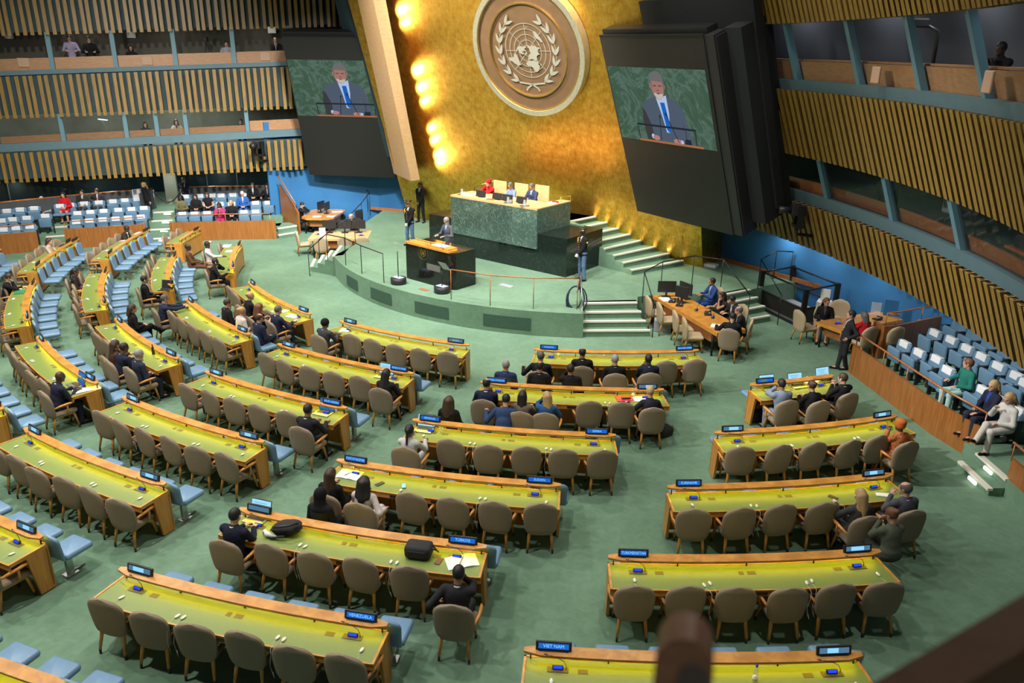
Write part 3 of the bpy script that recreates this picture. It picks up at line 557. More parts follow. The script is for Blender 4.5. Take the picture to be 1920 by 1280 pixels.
def desk(n):
    R,a,b=DK[n]; mid=(a+b)/2; half=R_(b-a)/2; hw=half*R
    t=thing('delegate_desk','long curved wooden desk with lit green top, '+NAME[n],'desk',(CX+R*math.cos(R_(mid)),CY+R*math.sin(R_(mid)),0),R_(mid+90),'curved delegate desks in rows')
    def P(x,d,z):   # x along the arc (right when facing the stage), d outwards from the ledge
        dl=x/R; return ((R+d)*math.sin(dl),R-(R+d)*math.cos(dl),z)
    def slabm(m,x0,x1,d0,d1,z0,z1,n=14):
        n=max(1,int(n*abs(x1-x0)/(2*hw))+1)
        rows=[]
        for i in range(n+1):
            x=x0+(x1-x0)*i/n; rows.append([P(x,d0,z0),P(x,d1,z0),P(x,d1,z1),P(x,d0,z1),P(x,d0,z0)])
        m.sheet(rows); k=len(m.v); o=len(m.v)-5*(n+1)
        m.add([rows[0][j] for j in range(4)],[(0,1,2,3)]); m.add([rows[-1][j] for j in range(4)],[(3,2,1,0)])
    m=MB(); slabm(m,-hw,hw,.0,.60,.715,.757); slabm(m,-hw,-hw+.03,.0,.60,.757,.772,1); slabm(m,hw-.03,hw,.0,.60,.757,.772,1); slabm(m,-hw,hw,0,.02,.757,.772); slabm(m,-hw,hw,.578,.60,.665,.766); m.obj('tabletop',M['wood'],t)
    m=MB(); slabm(m,-hw+.03,hw-.03,.02,.578,.757,.763); m.obj('leather_inlay',M['leather'],t)
    m=MB(); rows=[]
    for i in range(21):
        x=-hw-.0+(2*hw)*i/20; e=min(1,(hw-abs(x))/.05); e=.35+.65*math.sqrt(max(0,e)); c=.06; w=.085*e
        rows.append([P(x,c-w,.895),P(x,c+w,.885),P(x,c+w,.917),P(x,c-w,.925),P(x,c-w,.895)])
    m.sheet(rows); m.add(rows[0][:4],[(0,1,2,3)]); m.add(rows[-1][:4],[(3,2,1,0)]); m.obj('ledge',M['wood'],t)
    for x in (-hw*.96,-hw*.5,0,hw*.5,hw*.96): m=MB(); slabm(m,x-.008,x+.008,.03,.05,.757,.89,1); m.obj('ledge_bracket',M['blackmetal'],t)
    m=MB(); slabm(m,-hw+.05,hw-.05,.055,.075,.872,.884); m.obj('light_strip',M['led'],t)
    m=MB(); slabm(m,-hw,hw,.02,.045,.06,.715); m.obj('front_panel',M['woodend'],t)
    for sx in (-1,1):
        m=MB(); x0,x1=sorted((sx*hw,sx*(hw-.045))); A=[P(x,d,z) for x in (x0,x1) for d,z in ((.0,.02),(.24,.02),(.34,.715),(.0,.715))]
        m.add(A,[(0,1,2,3),(7,6,5,4),(0,4,5,1),(1,5,6,2),(2,6,7,3),(3,7,4,0)]); m.obj('end_panel',M['woodend'],t)
        m=MB(); 
        xx=sx*hw*.33; m.tube([P(xx,.3,.0),P(xx,.3,.70)],.025,8); m.obj('leg',M['blackmetal'],t)
    for x in (-hw*.34,0.02,hw*.36):
        m=MB(); slabm(m,x-.10,x+.10,.600,.604,.68,.735,2); m.obj('power_socket',M['black'],t)
        m=MB(); q=P(x+.17,.604,.708); m.ell(q,(.028,.012,.028),10,4); m.obj('speaker_disc',M['black'],t)
    for x,w in ((-hw+.72,.06),(hw-.72,.06),(-.13,.035),(.02,.06)): m=MB(); slabm(m,x-w,x+w,.17,.245,.763,.766,1); m.obj('brass_plate',M['brass'],t)
    return t
for d in DESK: desk(d[0])
# ---------------- name signs, microphones, earpieces
def sign_base(lit):
    pass
_txt={}
def name_sign(n,x,txt,lit,label):
    R,a,b=DK[n]; mid=(a+b)/2; dl=x/R; az=mid+math.degrees(dl)
    t=thing('name_sign',label,'sign',(CX+(R+.05)*math.cos(R_(az)),CY+(R+.05)*math.sin(R_(az)),.918),R_(az+90),'lit name signs on desk ledges')
    T=Matrix.Translation((0,0,0))@Matrix.Rotation(R_(-14),4,'X')
    m=MB(); m.rbox((0,0,.06),(.44,.035,.118),.012,T); m.cbox((0,0,.004),(.36,.06,.012)); m.obj('housing',M['black'],t)
    m=MB(); f=T@Matrix.Translation((0,-.0185,.062)); m.cbox((0,0,0),(.37,.002,.07),f); sc=m.obj('display',M['signblue'] if lit==2 else M['signdim'],t)
    if txt:
        if txt not in _txt:
            me=text_mesh(txt,.058,.0008,.35); me.materials.append(M['signtext']); _txt[txt]=me
        o=mk('lettering',_txt[txt],sc); o.matrix_local=T@Matrix.Translation((0,-.0208,.062))@Matrix.Rotation(R_(90),4,'X')
    else:
        m=MB(); rr=random.Random(int(R*10)+int(x*7)); m.cbox((rr.uniform(-.04,.04),-.0015,0),(rr.uniform(.12,.2),.002,.06),f); o=m.obj('lettering',M['signtext'] if lit==1 else M['signdim'],sc)
SIG=dict(VEN=((None,1),('VENEZUELA',2)),TUR=((None,0),('TÜRKIYE',2)),SUD=(('STATE OF PALESTINE',2),('SUDAN',2)),SEN=(('SENEGAL',2),('SERBIA',2)),MOL=(('REPUBLIC OF MOLDOVA',2),(None,1)),PAN=(('PANAMA',2),('PAPUA NEW GUINEA',2)),VIE=(('VIET NAM',2),(None,1)),TKM=(('TURKMENISTAN',2),(None,1)),SUR=(('SURINAME',2),(None,1)),RAB=((None,1),(None,1)),RAS=((None,2),None),LA5=((None,1),(None,1)),LA4=((None,1),(None,1)),SAU=((None,1),('SAUDI ARABIA',2)),KOR=((None,1),('REPUBLIC OF KOREA',2)),PAL=((None,1),('PALAU',1)),
 LD2=((None,2),None),LA6=(None,(None,1)),LB6=(None,(None,1)),LA7=(None,None),LD5=((None,1),None))
for n,R,a,b in DESK:
    hw=R_(b-a)/2*R; sg=SIG.get(n,((None,1),(None,1)))
    for sd,sgn in zip((-1,1),sg):
        if not sgn: continue
        if n=='RAS' and sd>0: continue
        side='left' if sd<0 else 'right'
        lab=('blue lit sign reading '+sgn[0]+' on the desk ledge') if sgn[0] else ('small lit sign on the '+side+' end of '+NAME[n])
        name_sign(n,sd*(hw-.36),sgn[0],sgn[1],lab)
def mic_parts():
    a=MB(); a.cbox((0,0,.002),(.26,.09,.004))
    b=MB(); T=Matrix.Rotation(R_(-35),4,'X'); b.rbox((0,.005,.028),(.135,.04,.05),.008,T)
    c=MB(); c.cbox((0,-.0165,.030),(.11,.003,.034),T)
    d=MB(); d.tube([(.1,.01,.0),(.1,.012,.05),(.07,.02,.11),(0,.04,.14),(-.09,.06,.15),(-.14,.07,.148)],.0045,5); 
    e=MB(); e.tube([(-.13,.068,.148),(-.175,.078,.146)],.012,6)
    return [('base_plate',a.mesh('mic_plate',M['brass'])),('console',b.mesh('mic_console',M['black'])),('display',c.mesh('mic_display',M['conblue'])),('gooseneck',d.mesh('mic_neck',M['black'])),('microphone_head',e.mesh('mic_head',M['black']))]
MICP=mic_parts()
def earp():
    m=MB(); m.smooth=True; m.ell((0,0,.013),(.024,.048,.014),10,6)
    c=MB(); c.tube([(0,-.045,.006),(.005,-.09,.004),(.02,-.13,.004),(.025,-.19,.002),(.025,-.20,-.1),(.0,-.205,-.25),(.02,-.2,-.38),(.05,-.21,-.44),(.03,-.2,-.36)],.0026,4)
    return m.mesh('earpiece',M['white']),c.mesh('earpiece_cord',M['white'])
EPM,EPC=earp()
SKIP_EP={'LA7':9,'VIE':0}
for n,R,a,b in DESK:
    hw=R_(b-a)/2*R; mid=(a+b)/2
    for sd in (-1,1):
        if n=='LB6' and sd<0 or n=='LA6' and sd<0 or n=='LA7': continue
        x=sd*(hw-.42); az=mid+math.degrees(x/R); side='left' if sd<0 else 'right'
        t=thing('microphone','gooseneck microphone, '+side+' end of '+NAME[n],'microphone',(CX+(R+.2)*math.cos(R_(az)),CY+(R+.2)*math.sin(R_(az)),.766),R_(az+90),'desk microphones')
        for nm,me in MICP: mk(nm,me,t)
    xs=[-hw+.35,-hw*.36,-hw*.36+.09,hw*.35,hw*.35+.09,hw-.22]
    posn=['near the left end','left of middle, left one','left of middle, right one','right of middle, left one','right of middle, right one','near the right end']
    rr=random.Random(int(R*100)); 
    for k,x in enumerate(xs):
        if n in ('LD2','RAS','LC2','LD5','LA7','LB6','PAN') or (n=='LA6' and k<5) or (n=='TUR' and k in(0,5)) or (n=='SUD' and k<2) or (n=='LB5' and k==5) or (n=='SAU' and k==5) or (n=='MOL' and k in (0,1,2)) or (n=='SUR' and k in(4,5)): continue
        az=mid+math.degrees(x/R); d=.46+rr.uniform(-.03,.03)
        if k in (0,5): d=.40
        t=thing('earpiece','white earpiece %s, %s'%(posn[k],NAME[n]),'earpiece',(CX+(R+d)*math.cos(R_(az)),CY+(R+d)*math.sin(R_(az)),.763),R_(az+90+rr.uniform(-16,16)),'earpieces lying on the desks')
        mk('body',EPM,t); mk('cord',EPC,t)
# ---------------- beige chair
def shell(m,outline,thick,curve,lean,y0,nu=12,nv=12):
    """upholstered shell; outline(v)->(halfwidth,z)"""
    F=[];Bk=[]
    for j in range(nv+1):
        v=j/nv; hw,z=outline(v); rf=[];rb=[]
        for i in range(nu+1):
            u=-1+2*i/nu; su=math.sin(u*math.pi/2); x=hw*su; e=max(0,1-abs(su)**6)*max(0,1-abs(2*v-1)**10); th=thick*(.35+.65*math.sqrt(e))
            yc=y0-lean*(z-.42)+curve*(x/.3)**2
            rf.append((x,yc+th/2,z)); rb.append((x,yc-th/2,z))
        F.append(rf);Bk.append(rb)
    m.smooth=True; m.sheet(F); m.sheet([r[::-1] for r in Bk])
    for A in (0,nu): m.sheet([[F[j][A],Bk[j][A]] for j in range(nv+1)])
    for A in (0,nv): m.sheet([F[A],Bk[A]])
    m.smooth=False
def beige_outline(v):
    z=.335+.635*v
    w=.232+.052*math.sin(min(1,v/.55)*math.pi/2)
    if v>.55: t=(v-.55)/.45; w=.284*max(0,1-t**2.7)**.5
    if v<.14: w*= .72+.28*math.sqrt(v/.14)
    return max(w,.03),z
def chair_parts(fab,legm,arms=True):
    P=[]
    m=MB(); shell(m,beige_outline,.085,.055,.10,-.235); P.append(('backrest',m.mesh('beige_backrest',fab)))
    m=MB(); m.smooth=True; m.rbox((0,.02,.425),(.50,.50,.10),.05,None,4); m.smooth=False; P.append(('seat',m.mesh('beige_seat',fab)))
    for sx,sy in ((-1,-1),(1,-1),(-1,1),(1,1)):
        m=MB(); x0,y0=sx*.17,sy*.17+.01; x1,y1=sx*.205,sy*.235+(.01 if sy>0 else -.02)
        m.mat(0); m.tube([(x0,y0,.39),(x0+(x1-x0)*.25,y0+(y1-y0)*.35,.33),(x1,y1,.075)],[.026,.027,.02],8); m.mat(1); m.tube([(x1,y1,.078),(x1+.004*sx,y1+.004*sy,0)],[.0205,.016],8); P.append(('leg',m.mesh('beige_leg',[legm,M['ferrule']])))
    m=MB(); m.rbox((0,.02,.365),(.40,.42,.05),.02); P.append(('frame',m.mesh('beige_frame',legm)))
    if arms:
        for sx in (-1,1):
            m=MB(); m.tube([(sx*.27,-.2,.60),(sx*.305,-.05,.635),(sx*.31,.10,.645),(sx*.30,.19,.638)],[.018,.026,.028,.016],8); m.tube([(sx*.305,.05,.63),(sx*.285,.06,.5),(sx*.23,.07,.38)],[.022,.018,.02],8); P.append(('armrest',m.mesh('beige_arm',legm)))
    return P
BEIGE=chair_parts(M['beige'],M['leg'])
CREAM=chair_parts(M['beige_light'],M['leg'],False)
def chair(x,y,rz,label,group='beige chairs at the delegate desks',parts=None):
    t=thing('armchair' if parts is None else 'side_chair',label,'chair',(x,y,0),rz,group)
    for nm,me in (parts or BEIGE): mk(nm,me,t)
    return t
# ---------------- blue chair
def blue_outline(v):
    z=.40+.47*v; w=.20+.035*v
    if v>.72: t=(v-.72)/.28; w*=math.sqrt(max(0,1-t**2.4))
    return max(w,.03),z
m1=MB(); shell(m1,blue_outline,.075,.02,.16,-.21)
m2=MB(); m2.smooth=True; m2.rbox((0,.05,.43),(.47,.48,.11),.055,None,4)
m3=MB(); m3.cbox((0,-.03,.2),(.06,.10,.40)); m3.tube([(0,.0,.03),(0,.22,.015)],[.02,.012],6); m3.cbox((0,-.03,.006),(.16,.2,.012))
BLUE=[('backrest',m1.mesh('blue_backrest',M['bluevinyl'])),('seat',m2.mesh('blue_seat',M['bluevinyl'])),('pedestal',m3.mesh('blue_pedestal',M['steel']))]
def bluechair(n,x,d,label):
    R,a,b=DK[n]; mid=(a+b)/2; az=mid+math.degrees(x/R)
    t=thing('pedestal_chair',label,'chair',(CX+(R+d)*math.cos(R_(az)),CY+(R+d)*math.sin(R_(az)),0),R_(az+90),'blue pedestal chairs in front of the desks')
    for nm,me in BLUE: mk(nm,me,t)
CHAIRN=dict(RAS=3,LC2=3,LD2=3)
MOVED={}   # chairs that carry a person are placed with the person: (desk,index)->True
NOCH=set()
def seat_slots(n):
    R,a,b=DK[n]; hw=R_(b-a)/2*R; k=CHAIRN.get(n,6); return [(-hw+.31+(2*hw-.62)*i/(k-1)) for i in range(k)]
def place_chairs():
    rr=random.Random(5)
    for n,R,a,b in DESK:
        if n in ('LA7','VIE','LD5'): continue
        mid=(a+b)/2; k=CHAIRN.get(n,6)
        for i,x in enumerate(seat_slots(n)):
            if (n,i) in NOCH: continue
            lab='beige chair, %s from the left at %s'%(ORD[i],NAME[n])
            if (n,i) in MOVED:
                px,py,rz=MOVED[(n,i)]; chair(px,py,rz,lab); continue
            az=mid+math.degrees(x/R); d=.50+rr.uniform(-.03,.05)-(.10 if n in('VEN',) else 0); chair(CX+(R+d)*math.cos(R_(az)),CY+(R+d)*math.sin(R_(az)),R_(az+90+rr.uniform(-7,7)),lab)
        if R>13.2 and n not in ('LD2',):
            hw=R_(b-a)/2*R
            for i in range(3 if n=='RAS' else 6):
                x=-hw+.42+(2*hw-.52)*i/(2 if n=='RAS' else 5)
                bluechair(n,x,-.34,'blue chair, %s from left, before %s'%(ORD[i],NAME[n]))
    for n in ('LA7','VIE','LD5'):
        R,a,b=DK[n]; hw=R_(b-a)/2*R
        for i in range(6): bluechair(n,-hw+.42+(2*hw-.52)*i/5,-.34,'blue chair, %s from left, before %s'%(ORD[i],NAME[n]))
# ================================================================== PEOPLE
def surfnet(F,org,h):
    S=F<0; nx,ny,nz=F.shape
    cs=np.zeros((nx-1,ny-1,nz-1),np.int8)
    for dx in (0,1):
        for dy in (0,1):
            for dz in (0,1): cs+=S[dx:nx-1+dx,dy:ny-1+dy,dz:nz-1+dz]
    mix=(cs>0)&(cs<8); idx=-np.ones(mix.shape,np.int64); I=np.argwhere(mix); n=len(I)
    if n==0: return None,None
    idx[mix]=np.arange(n)
    acc=np.zeros((n,3)); cnt=np.zeros(n)
    E=[((0,0,0),a) for a in range(3)]
    for a in range(3):
        b,c=[k for k in range(3) if k!=a]
        for ob in (0,1):
            for oc in (0,1):
                o=np.zeros(3,int); o[b]=ob;o[c]=oc; p0=I+o; e=np.zeros(3,int); e[a]=1; p1=p0+e
                f0=F[p0[:,0],p0[:,1],p0[:,2]]; f1=F[p1[:,0],p1[:,1],p1[:,2]]; s=(f0<0)!=(f1<0)
                t=np.where(s,f0/np.where(s,f0-f1,1),0)
                pos=o[None,:]+np.zeros((n,3)); pos[:,a]+=t
                acc[s]+=pos[s]; cnt[s]+=1
    V=(I+acc/cnt[:,None])*h+org
    Q=[]
    for a in range(3):
        b,c=(a+1)%3,(a+2)%3
        sl0=[slice(None)]*3; sl1=[slice(None)]*3; sl0[a]=slice(0,-1); sl1[a]=slice(1,None)
        A=S[tuple(sl0)]; Bq=S[tuple(sl1)]; P=np.argwhere(A!=Bq); 
        if len(P)==0: continue
        ok=(P[:,b]>0)&(P[:,c]>0)&(P[:,b]<F.shape[b]-1)&(P[:,c]<F.shape[c]-1); P=P[ok]
        fl=A[P[:,0],P[:,1],P[:,2]]
        def cell(db,dc):
            q=P.copy(); q[:,b]-=db; q[:,c]-=dc; return idx[q[:,0],q[:,1],q[:,2]]
        q=np.stack([cell(1,1),cell(0,1),cell(0,0),cell(1,0)],1); q[~fl]=q[~fl][:,::-1]; Q.append(q)
    return V,np.concatenate(Q)
class SDF:
    def __init__(s): s.p=[]; s.cut=[]
    def cap(s,a,b,ra,rb=None): s.p.append(('c',np.array(a,float),np.array(b,float),ra,ra if rb is None else rb)); return s
    def ell(s,c,r,Mx=None): s.p.append(('e',np.array(c,float),np.array(r,float),Mx)); return s
    def rem(s,c,r,Mx=None): s.cut.append((np.array(c,float),np.array(r,float),Mx)); return s
    def inter(s,other): s.it=other; return s
    @staticmethod
    def dist(q,P):
        if q[0]=='c':
            _,a,b,ra,rb=q; ab=b-a; t=np.clip(((P-a)@ab)/max(ab@ab,1e-9),0,1); return np.linalg.norm(P-a-t[...,None]*ab,axis=-1)-(ra+(rb-ra)*t)
        _,c,r,Mx=q; d=P-c
        if Mx is not None: d=d@Mx      # to local
        k=np.linalg.norm(d/r,axis=-1); k2=np.linalg.norm(d/(r*r),axis=-1); return k*(k-1)/np.maximum(k2,1e-6)
    def bounds(s,q):
        if q[0]=='c': r=max(q[3],q[4]); return np.minimum(q[1],q[2])-r,np.maximum(q[1],q[2])+r
        r=np.max(q[2]) if q[3] is not None else q[2]; return q[1]-r,q[1]+r
    def field(s,org,shape,h,k):
        F=np.full(shape,.3,np.float32)
        for q in s.p:
            lo,hi=s.bounds(q); i0=np.maximum(0,np.floor((lo-k*2-org)/h).astype(int)); i1=np.minimum(shape,np.ceil((hi+k*2-org)/h).astype(int)+1)
            if (i1<=i0).any(): continue
            g=np.stack(np.meshgrid(*[np.arange(i0[a],i1[a])*h+org[a] for a in range(3)],indexing='ij'),-1)
            d=s.dist(q,g); sl=tuple(slice(i0[a],i1[a]) for a in range(3)); f=F[sl]
            hh=np.clip(.5+.5*(f-d)/k,0,1); F[sl]=f+(d-f)*hh-k*hh*(1-hh)
        for c,r,Mx in s.cut:
            g=np.stack(np.meshgrid(*[np.arange(shape[a])*h+org[a] for a in range(3)],indexing='ij'),-1); F=np.maximum(F,-s.dist(('e',c,r,Mx),g))
        return F
    def grid(s,h,k):
        lo=np.min([s.bounds(q)[0] for q in s.p],0)-2*h-k; hi=np.max([s.bounds(q)[1] for q in s.p],0)+2*h+k; return lo,tuple(np.ceil((hi-lo)/h).astype(int)+1)
    def mesh(s,name,h,mt,k=.02,extra=None,and_=None):
        org,shape=s.grid(h,k); F=s.field(org,shape,h,k)
        if and_ is not None: F=np.maximum(F,and_.field(org,shape,h,k))
        V,Q=surfnet(F,org,h)
        if V is None: return None
        v=V.tolist(); f=Q.tolist()
        if extra:
            for ev,ef in extra:
                o=len(v); v+=ev; f+=[tuple(i+o for i in q) for q in ef]
        me=bpy.data.meshes.new(name); me.from_pydata(v,[],f); me.materials.append(mt); me.polygons.foreach_set('use_smooth',[True]*len(me.polygons)); me.update(); return me
def hand_template(curl,sx):
    """palm, four unequal bent fingers and a side thumb; wrist at origin, fingers along +y, palm down"""
    m=MB(); m.tube([(0,-.015,0),(0,.02,0),(0,.06,0),(0,.092,-.002)],[.024,.031,.036,.026],8)
    for i in range(len(m.v)): m.v[i]=(m.v[i][0]*1.15,m.v[i][1],m.v[i][2]*.52)
    for j,(x,l) in enumerate(((-.03,.068),(-.010,.078),(.011,.073),(.030,.056))):
        x*=sx; a=0; p=Vector((x,.088,0)); pts=[p-Vector((0,.015,0)),p.copy()]
        for sg in (.45,.32,.23):
            a-=R_(curl); p=p+Vector((x*.08,math.cos(a),math.sin(a)))*l*sg; pts.append(p.copy())
        m.tube(pts,[.009,.0095,.0088,.008,.006],6)
    m.tube([(-.026*sx,.012,0),(-.05*sx,.04,-.012),(-.056*sx,.066,-.024),(-.05*sx,.088,-.03)],[.013,.011,.0095,.007],6)
    return m.v,m.f
HT={(c,s):hand_template(c,s) for c in (16,38) for s in (-1,1)}
SKIN=dict(light=mat('skin_light',(.52,.29,.20,1),.55),tan=mat('skin_tan',(.36,.185,.11,1),.55),brown=mat('skin_brown',(.16,.075,.042,1),.5),dark=mat('skin_dark',(.062,.032,.02,1),.5))
HAIR={k:mat('hair_'+k,c,.6,var=.25,scale=60) for k,c in dict(black=(.010,.009,.009,1),brown=(.045,.024,.013,1),auburn=(.13,.05,.02,1),blond=(.40,.27,.12,1),grey=(.26,.255,.25,1),darkgrey=(.09,.088,.085,1),white=(.5,.5,.5,1)).items()}
_cl={}
def cloth(c,pattern=None):
    k=(c,pattern)
    if k not in _cl:
        if pattern:
            m,n,b=nt('patterned_cloth'); tc=n.nodes.new('ShaderNodeTexCoord'); vo=n.nodes.new('ShaderNodeTexVoronoi'); vo.inputs['Scale'].default_value=16; L(n,tc.outputs['Object'],vo.inputs['Vector']); r=ramp(n,[(.0,(*pattern,1)),(.22,(*pattern,1)),(.26,(*c,1))]); L(n,vo.outputs['Distance'],r.inputs[0]); nz=n.nodes.new('ShaderNodeTexNoise'); nz.inputs['Scale'].default_value=55; L(n,tc.outputs['Object'],nz.inputs['Vector']); mx=n.nodes.new('ShaderNodeMix'); mx.data_type='RGBA'; mx.blend_type='MULTIPLY'; mx.inputs[0].default_value=.8; L(n,r.outputs[0],mx.inputs[6]); r2=ramp(n,[(.42,(.35,.3,.3,1)),(.55,(1,1,1,1))]); L(n,nz.outputs[0],r2.inputs[0]); L(n,r2.outputs[0],mx.inputs[7]); L(n,mx.outputs[2],b.inputs['Base Color']); b.inputs['Roughness'].default_value=.85; _cl[k]=m
        else: _cl[k]=mat('cloth',(*c,1),.85,var=.10,scale=25,bump=.25,spec=.2)
    return _cl[k]
EYE=mat('eye',(.012,.010,.009,1),.25); LIP=mat('lip',(.30,.10,.085,1),.5)
m=MB(); m.ell((0,0,0),(.0125,.008,.0085),8,5); EYEM=m.mesh('eye',EYE)
m=MB(); m.ell((0,0,0),(.024,.008,.006),8,4); MOUTHM=m.mesh('mouth',LIP)
m=MB(); m.ell((0,0,0),(.016,.012,.024),8,5); m.tube([(0,0,-.02),(0,.03,-.05)],.004,4); EARP=m.mesh('headset',M['white'])
NAVY=(.012,.016,.035);BLACK=(.010,.010,.012);CHAR=(.028,.029,.033);GREY=(.075,.08,.09);WHITE=(.6,.6,.58)
def ik(S_,T,l1,l2,hint):
    S_,T=Vector(S_),Vector(T); d=T-S_; D=d.length
    if D>(l1+l2)*.985: T=S_+d*((l1+l2)*.985/D); d=T-S_; D=d.length
    a=(l1*l1-l2*l2+D*D)/(2*D); hh=math.sqrt(max(0,l1*l1-a*a)); u=d/D; h=Vector(hint); h=(h-u*h.dot(u)); h=h.normalized() if h.length>1e-4 else Vector((0,0,-1)); return S_+u*a+h*hh,T
def person(x,y,z,rz,label,pose='sit',sex='m',skin='light',hair='short',hc='black',top=NAVY,bottom=None,shirt=WHITE,tie=None,lean=8,yaw=0,pitch=8,armL='lap',armR='lap',legs='sit',pattern=None,sleeve=True,bare=False,glasses=False,group=None,ear=False,cat='person',shoe=(.012,.012,.012),gloves=False,roll=0,tor=0,beard=None,name='person'):
    t=thing(name,label,cat,(x,y,z),R_(rz),group); sk=SKIN[skin]
    dist=math.sqrt(x*x+y*y+49); h=min(.026,max(.0135,dist*.00085)); w=sex=='w'; sc=.95 if w else 1.0
    sit=pose=='sit'; Ln=R_(lean); ur=R_(roll); 
    H=np.array([0,0,.545 if sit else .93*sc]); up=np.array([math.sin(ur),math.sin(Ln)*math.cos(ur),math.cos(Ln)*math.cos(ur)]); sl=(.47 if sit else .49)*sc
    N=H+up*sl; fwd=np.array([0,math.cos(Ln),-math.sin(Ln)]); fr=np.array([0,1,0.]); side=np.array([1,0,0.])
    if tor: c_,s_=math.cos(R_(tor)),math.sin(R_(tor)); side=np.array([c_,s_,0]); 
    HC=N+np.array([0,.035+.08*math.sin(Ln),.165]); HM=np.array(Matrix.Rotation(R_(yaw),3,'Z')@Matrix.Rotation(R_(-pitch),3,'X'))
    hp=lambda a,b,c: HC+HM@np.array([a,b,c])
    sw=(.165 if w else .19); B=SDF(); J=SDF(); T=SDF(); Sh=SDF(); hands=[]
    # head
    B.ell(HC+HM@np.array([0,-.012,.02]),(.074,.094,.098),HM).ell(hp(0,.028,-.042),(.056,.062,.07),HM).ell(hp(0,.098,-.008),(.013,.017,.024),HM).ell(hp(0,.07,.035),(.05,.022,.016),HM)
    B.ell(hp(.076,-.005,.0),(.010,.018,.03),HM).ell(hp(-.076,-.005,.0),(.010,.018,.03),HM).ell(hp(0,.072,-.09),(.028,.022,.018),HM)
    B.cap(N-up*.03,HC+HM@np.array([0,-.02,-.06]),.056 if not w else .047)
    # torso
    ch=N-up*.155; be=H+up*.15
    B.ell(ch,(.145 if w else .165,.105,.18)).ell(be,(.13 if w else .15,.105,.16)).ell(H+up*.02,(.165,.12,.12))
    sR=N-up*.055+side*sw; sL=N-up*.055-side*sw
    B.cap(N-up*.045+side*sw*.6,N-up*.045-side*sw*.6,.062)
    J.ell(ch,(.162 if w else .183,.124,.195)).ell(be,(.145 if w else .168,.122,.18)).cap(N-up*.048+side*sw*.8,N-up*.048-side*sw*.8,.068).cap(N-up*.02,N+up*.012,.072,.066)
    if sit: J.ell(H+up*.05,(.18,.135,.12))
    else: J.ell(H+up*.03,(.178,.13,.20)).ell(H-up*.06,(.182,.13,.13))
    for sg,S_,arm in ((1,sR,armR),(-1,sL,armL)):
        A=dict(lap=(.07,.27,.66),table=(.16,.45,.80),type=(.085,.42,.81),down=(.235,.03,.80*sc),clasp=(.028,.19,.86*sc),phone=(.05,.30,.95),rest=(.30,.17,.675),reach=(.09,.62,.88),pocket=(.20,.02,.93),fold=(-.10,.22,.78 if sit else 1.18),lectern=(.17,.36,1.12),knee=(.11,.40,.62),back=(.46,-.02,.92),wide=(.42,.38,.80))
        hint=(.55*sg,-.35,-.75)
        if arm=='face': Tg=hp(.062*sg,.075,-.075); hint=(.5*sg,.25,-.8)
        elif arm=='head': Tg=hp(.085*sg,-.06,.05); hint=(1.0*sg,.1,.1)
        elif arm=='chin': Tg=hp(.01*sg,.115,-.105); hint=(.5*sg,.2,-.8)
        else: a=A[arm]; Tg=np.array([a[0]*sg,a[1],a[2]])
        if arm in('down','clasp','pocket'): hint=(.5*sg,-.8,-.2)
        if arm=='head' : hint=(1*sg,.3,.3)
        el,wr=ik(S_,Tg,.285*sc,.265*sc,hint); el=np.array(el);wr=np.array(wr)
        B.cap(S_,el,.047,.038).cap(el,wr,.037,.026)
        if sleeve: J.cap(S_,el,.062 if not w else .055,.052).cap(el,wr-(wr-el)*.06,.05,.040)
        else: J.cap(S_,S_+(el-S_)*.25,.058,.05)
        fd=Vector(wr-el).normalized(); 
        if arm in ('face','head','chin'): fd=(Vector(HC+HM@np.array([0,.02,.05]))-Vector(wr)).normalized()
        elif arm in ('table','type','lectern','lap','knee','rest','wide'): fd=Vector((fd.x*.6,fd.y+.5,min(fd.z,.0)*.3-.08)).normalized()
        pn=Vector((0,0,1)) if abs(fd.z)<.85 else Vector((0,1,0)); 
        if arm in ('down','clasp','pocket'): pn=Vector((sg*.9,-.2,0))
        xa=fd.cross(pn).normalized(); za=xa.cross(fd); R3=Matrix((xa,fd,za)).transposed(); hs=1.0 if not w else .9
        hv,hf=HT[(38 if arm in('phone','face','chin','lap','clasp','head','fold') else 16,sg)]
        hands.append(([tuple(Vector(wr)+R3@(Vector(v)*hs)) for v in hv],hf))
    # legs
    for sg in (1,-1):
        hip=H+np.array([.09*sg,.0,-.02])
        if sit:
            kn=np.array([.115*sg,.43,.50]); an=np.array([.11*sg,.42 if legs!='tuck' else .22,.09])
            if legs=='cross' and sg>0: kn=np.array([.02,.44,.60]); an=np.array([-.12,.72,.36])
            if legs=='out': an=np.array([.12*sg,.62,.09])
            if legs=='side': kn=np.array([.10*sg-.12,.42,.50]); an=np.array([.08*sg-.2,.36,.09])
        else: kn=np.array([.095*sg+.02*sg,.02,.49*sc]); an=np.array([.10*sg+(.05 if legs=='apart' else 0)*sg,-.01,.085])
        if legs=='cross_stand': an=np.array([.02*sg,.10*sg,.085])
        fd=np.array([.03*sg,.17,-.045]) if not(legs=='cross' and sg>0) else np.array([-.03,.15,.02])
        B.cap(hip,kn,.072,.052).cap(kn,an,.05,.036).cap(an+[0,0,-.02],an+fd*.75,.033,.024)
        Sh.cap(an+np.array([0,-.03,-.045]),an+fd,.042,.030)
        if bare: T.cap(hip,hip+(kn-hip)*.85,.095,.085)
        else: T.cap(hip,kn,.088,.068).cap(kn,an+(an-kn)*.02,.066,.055)
    T.ell(H+up*.0,(.178,.132,.13))
    if bare: T.cap(H+np.array([0,.05,-.01]),H+np.array([0,.30,-.01]),.12,.10)
    ex=None if gloves else hands
    mk('body',B.mesh('body',h,sk,.025,ex),t)
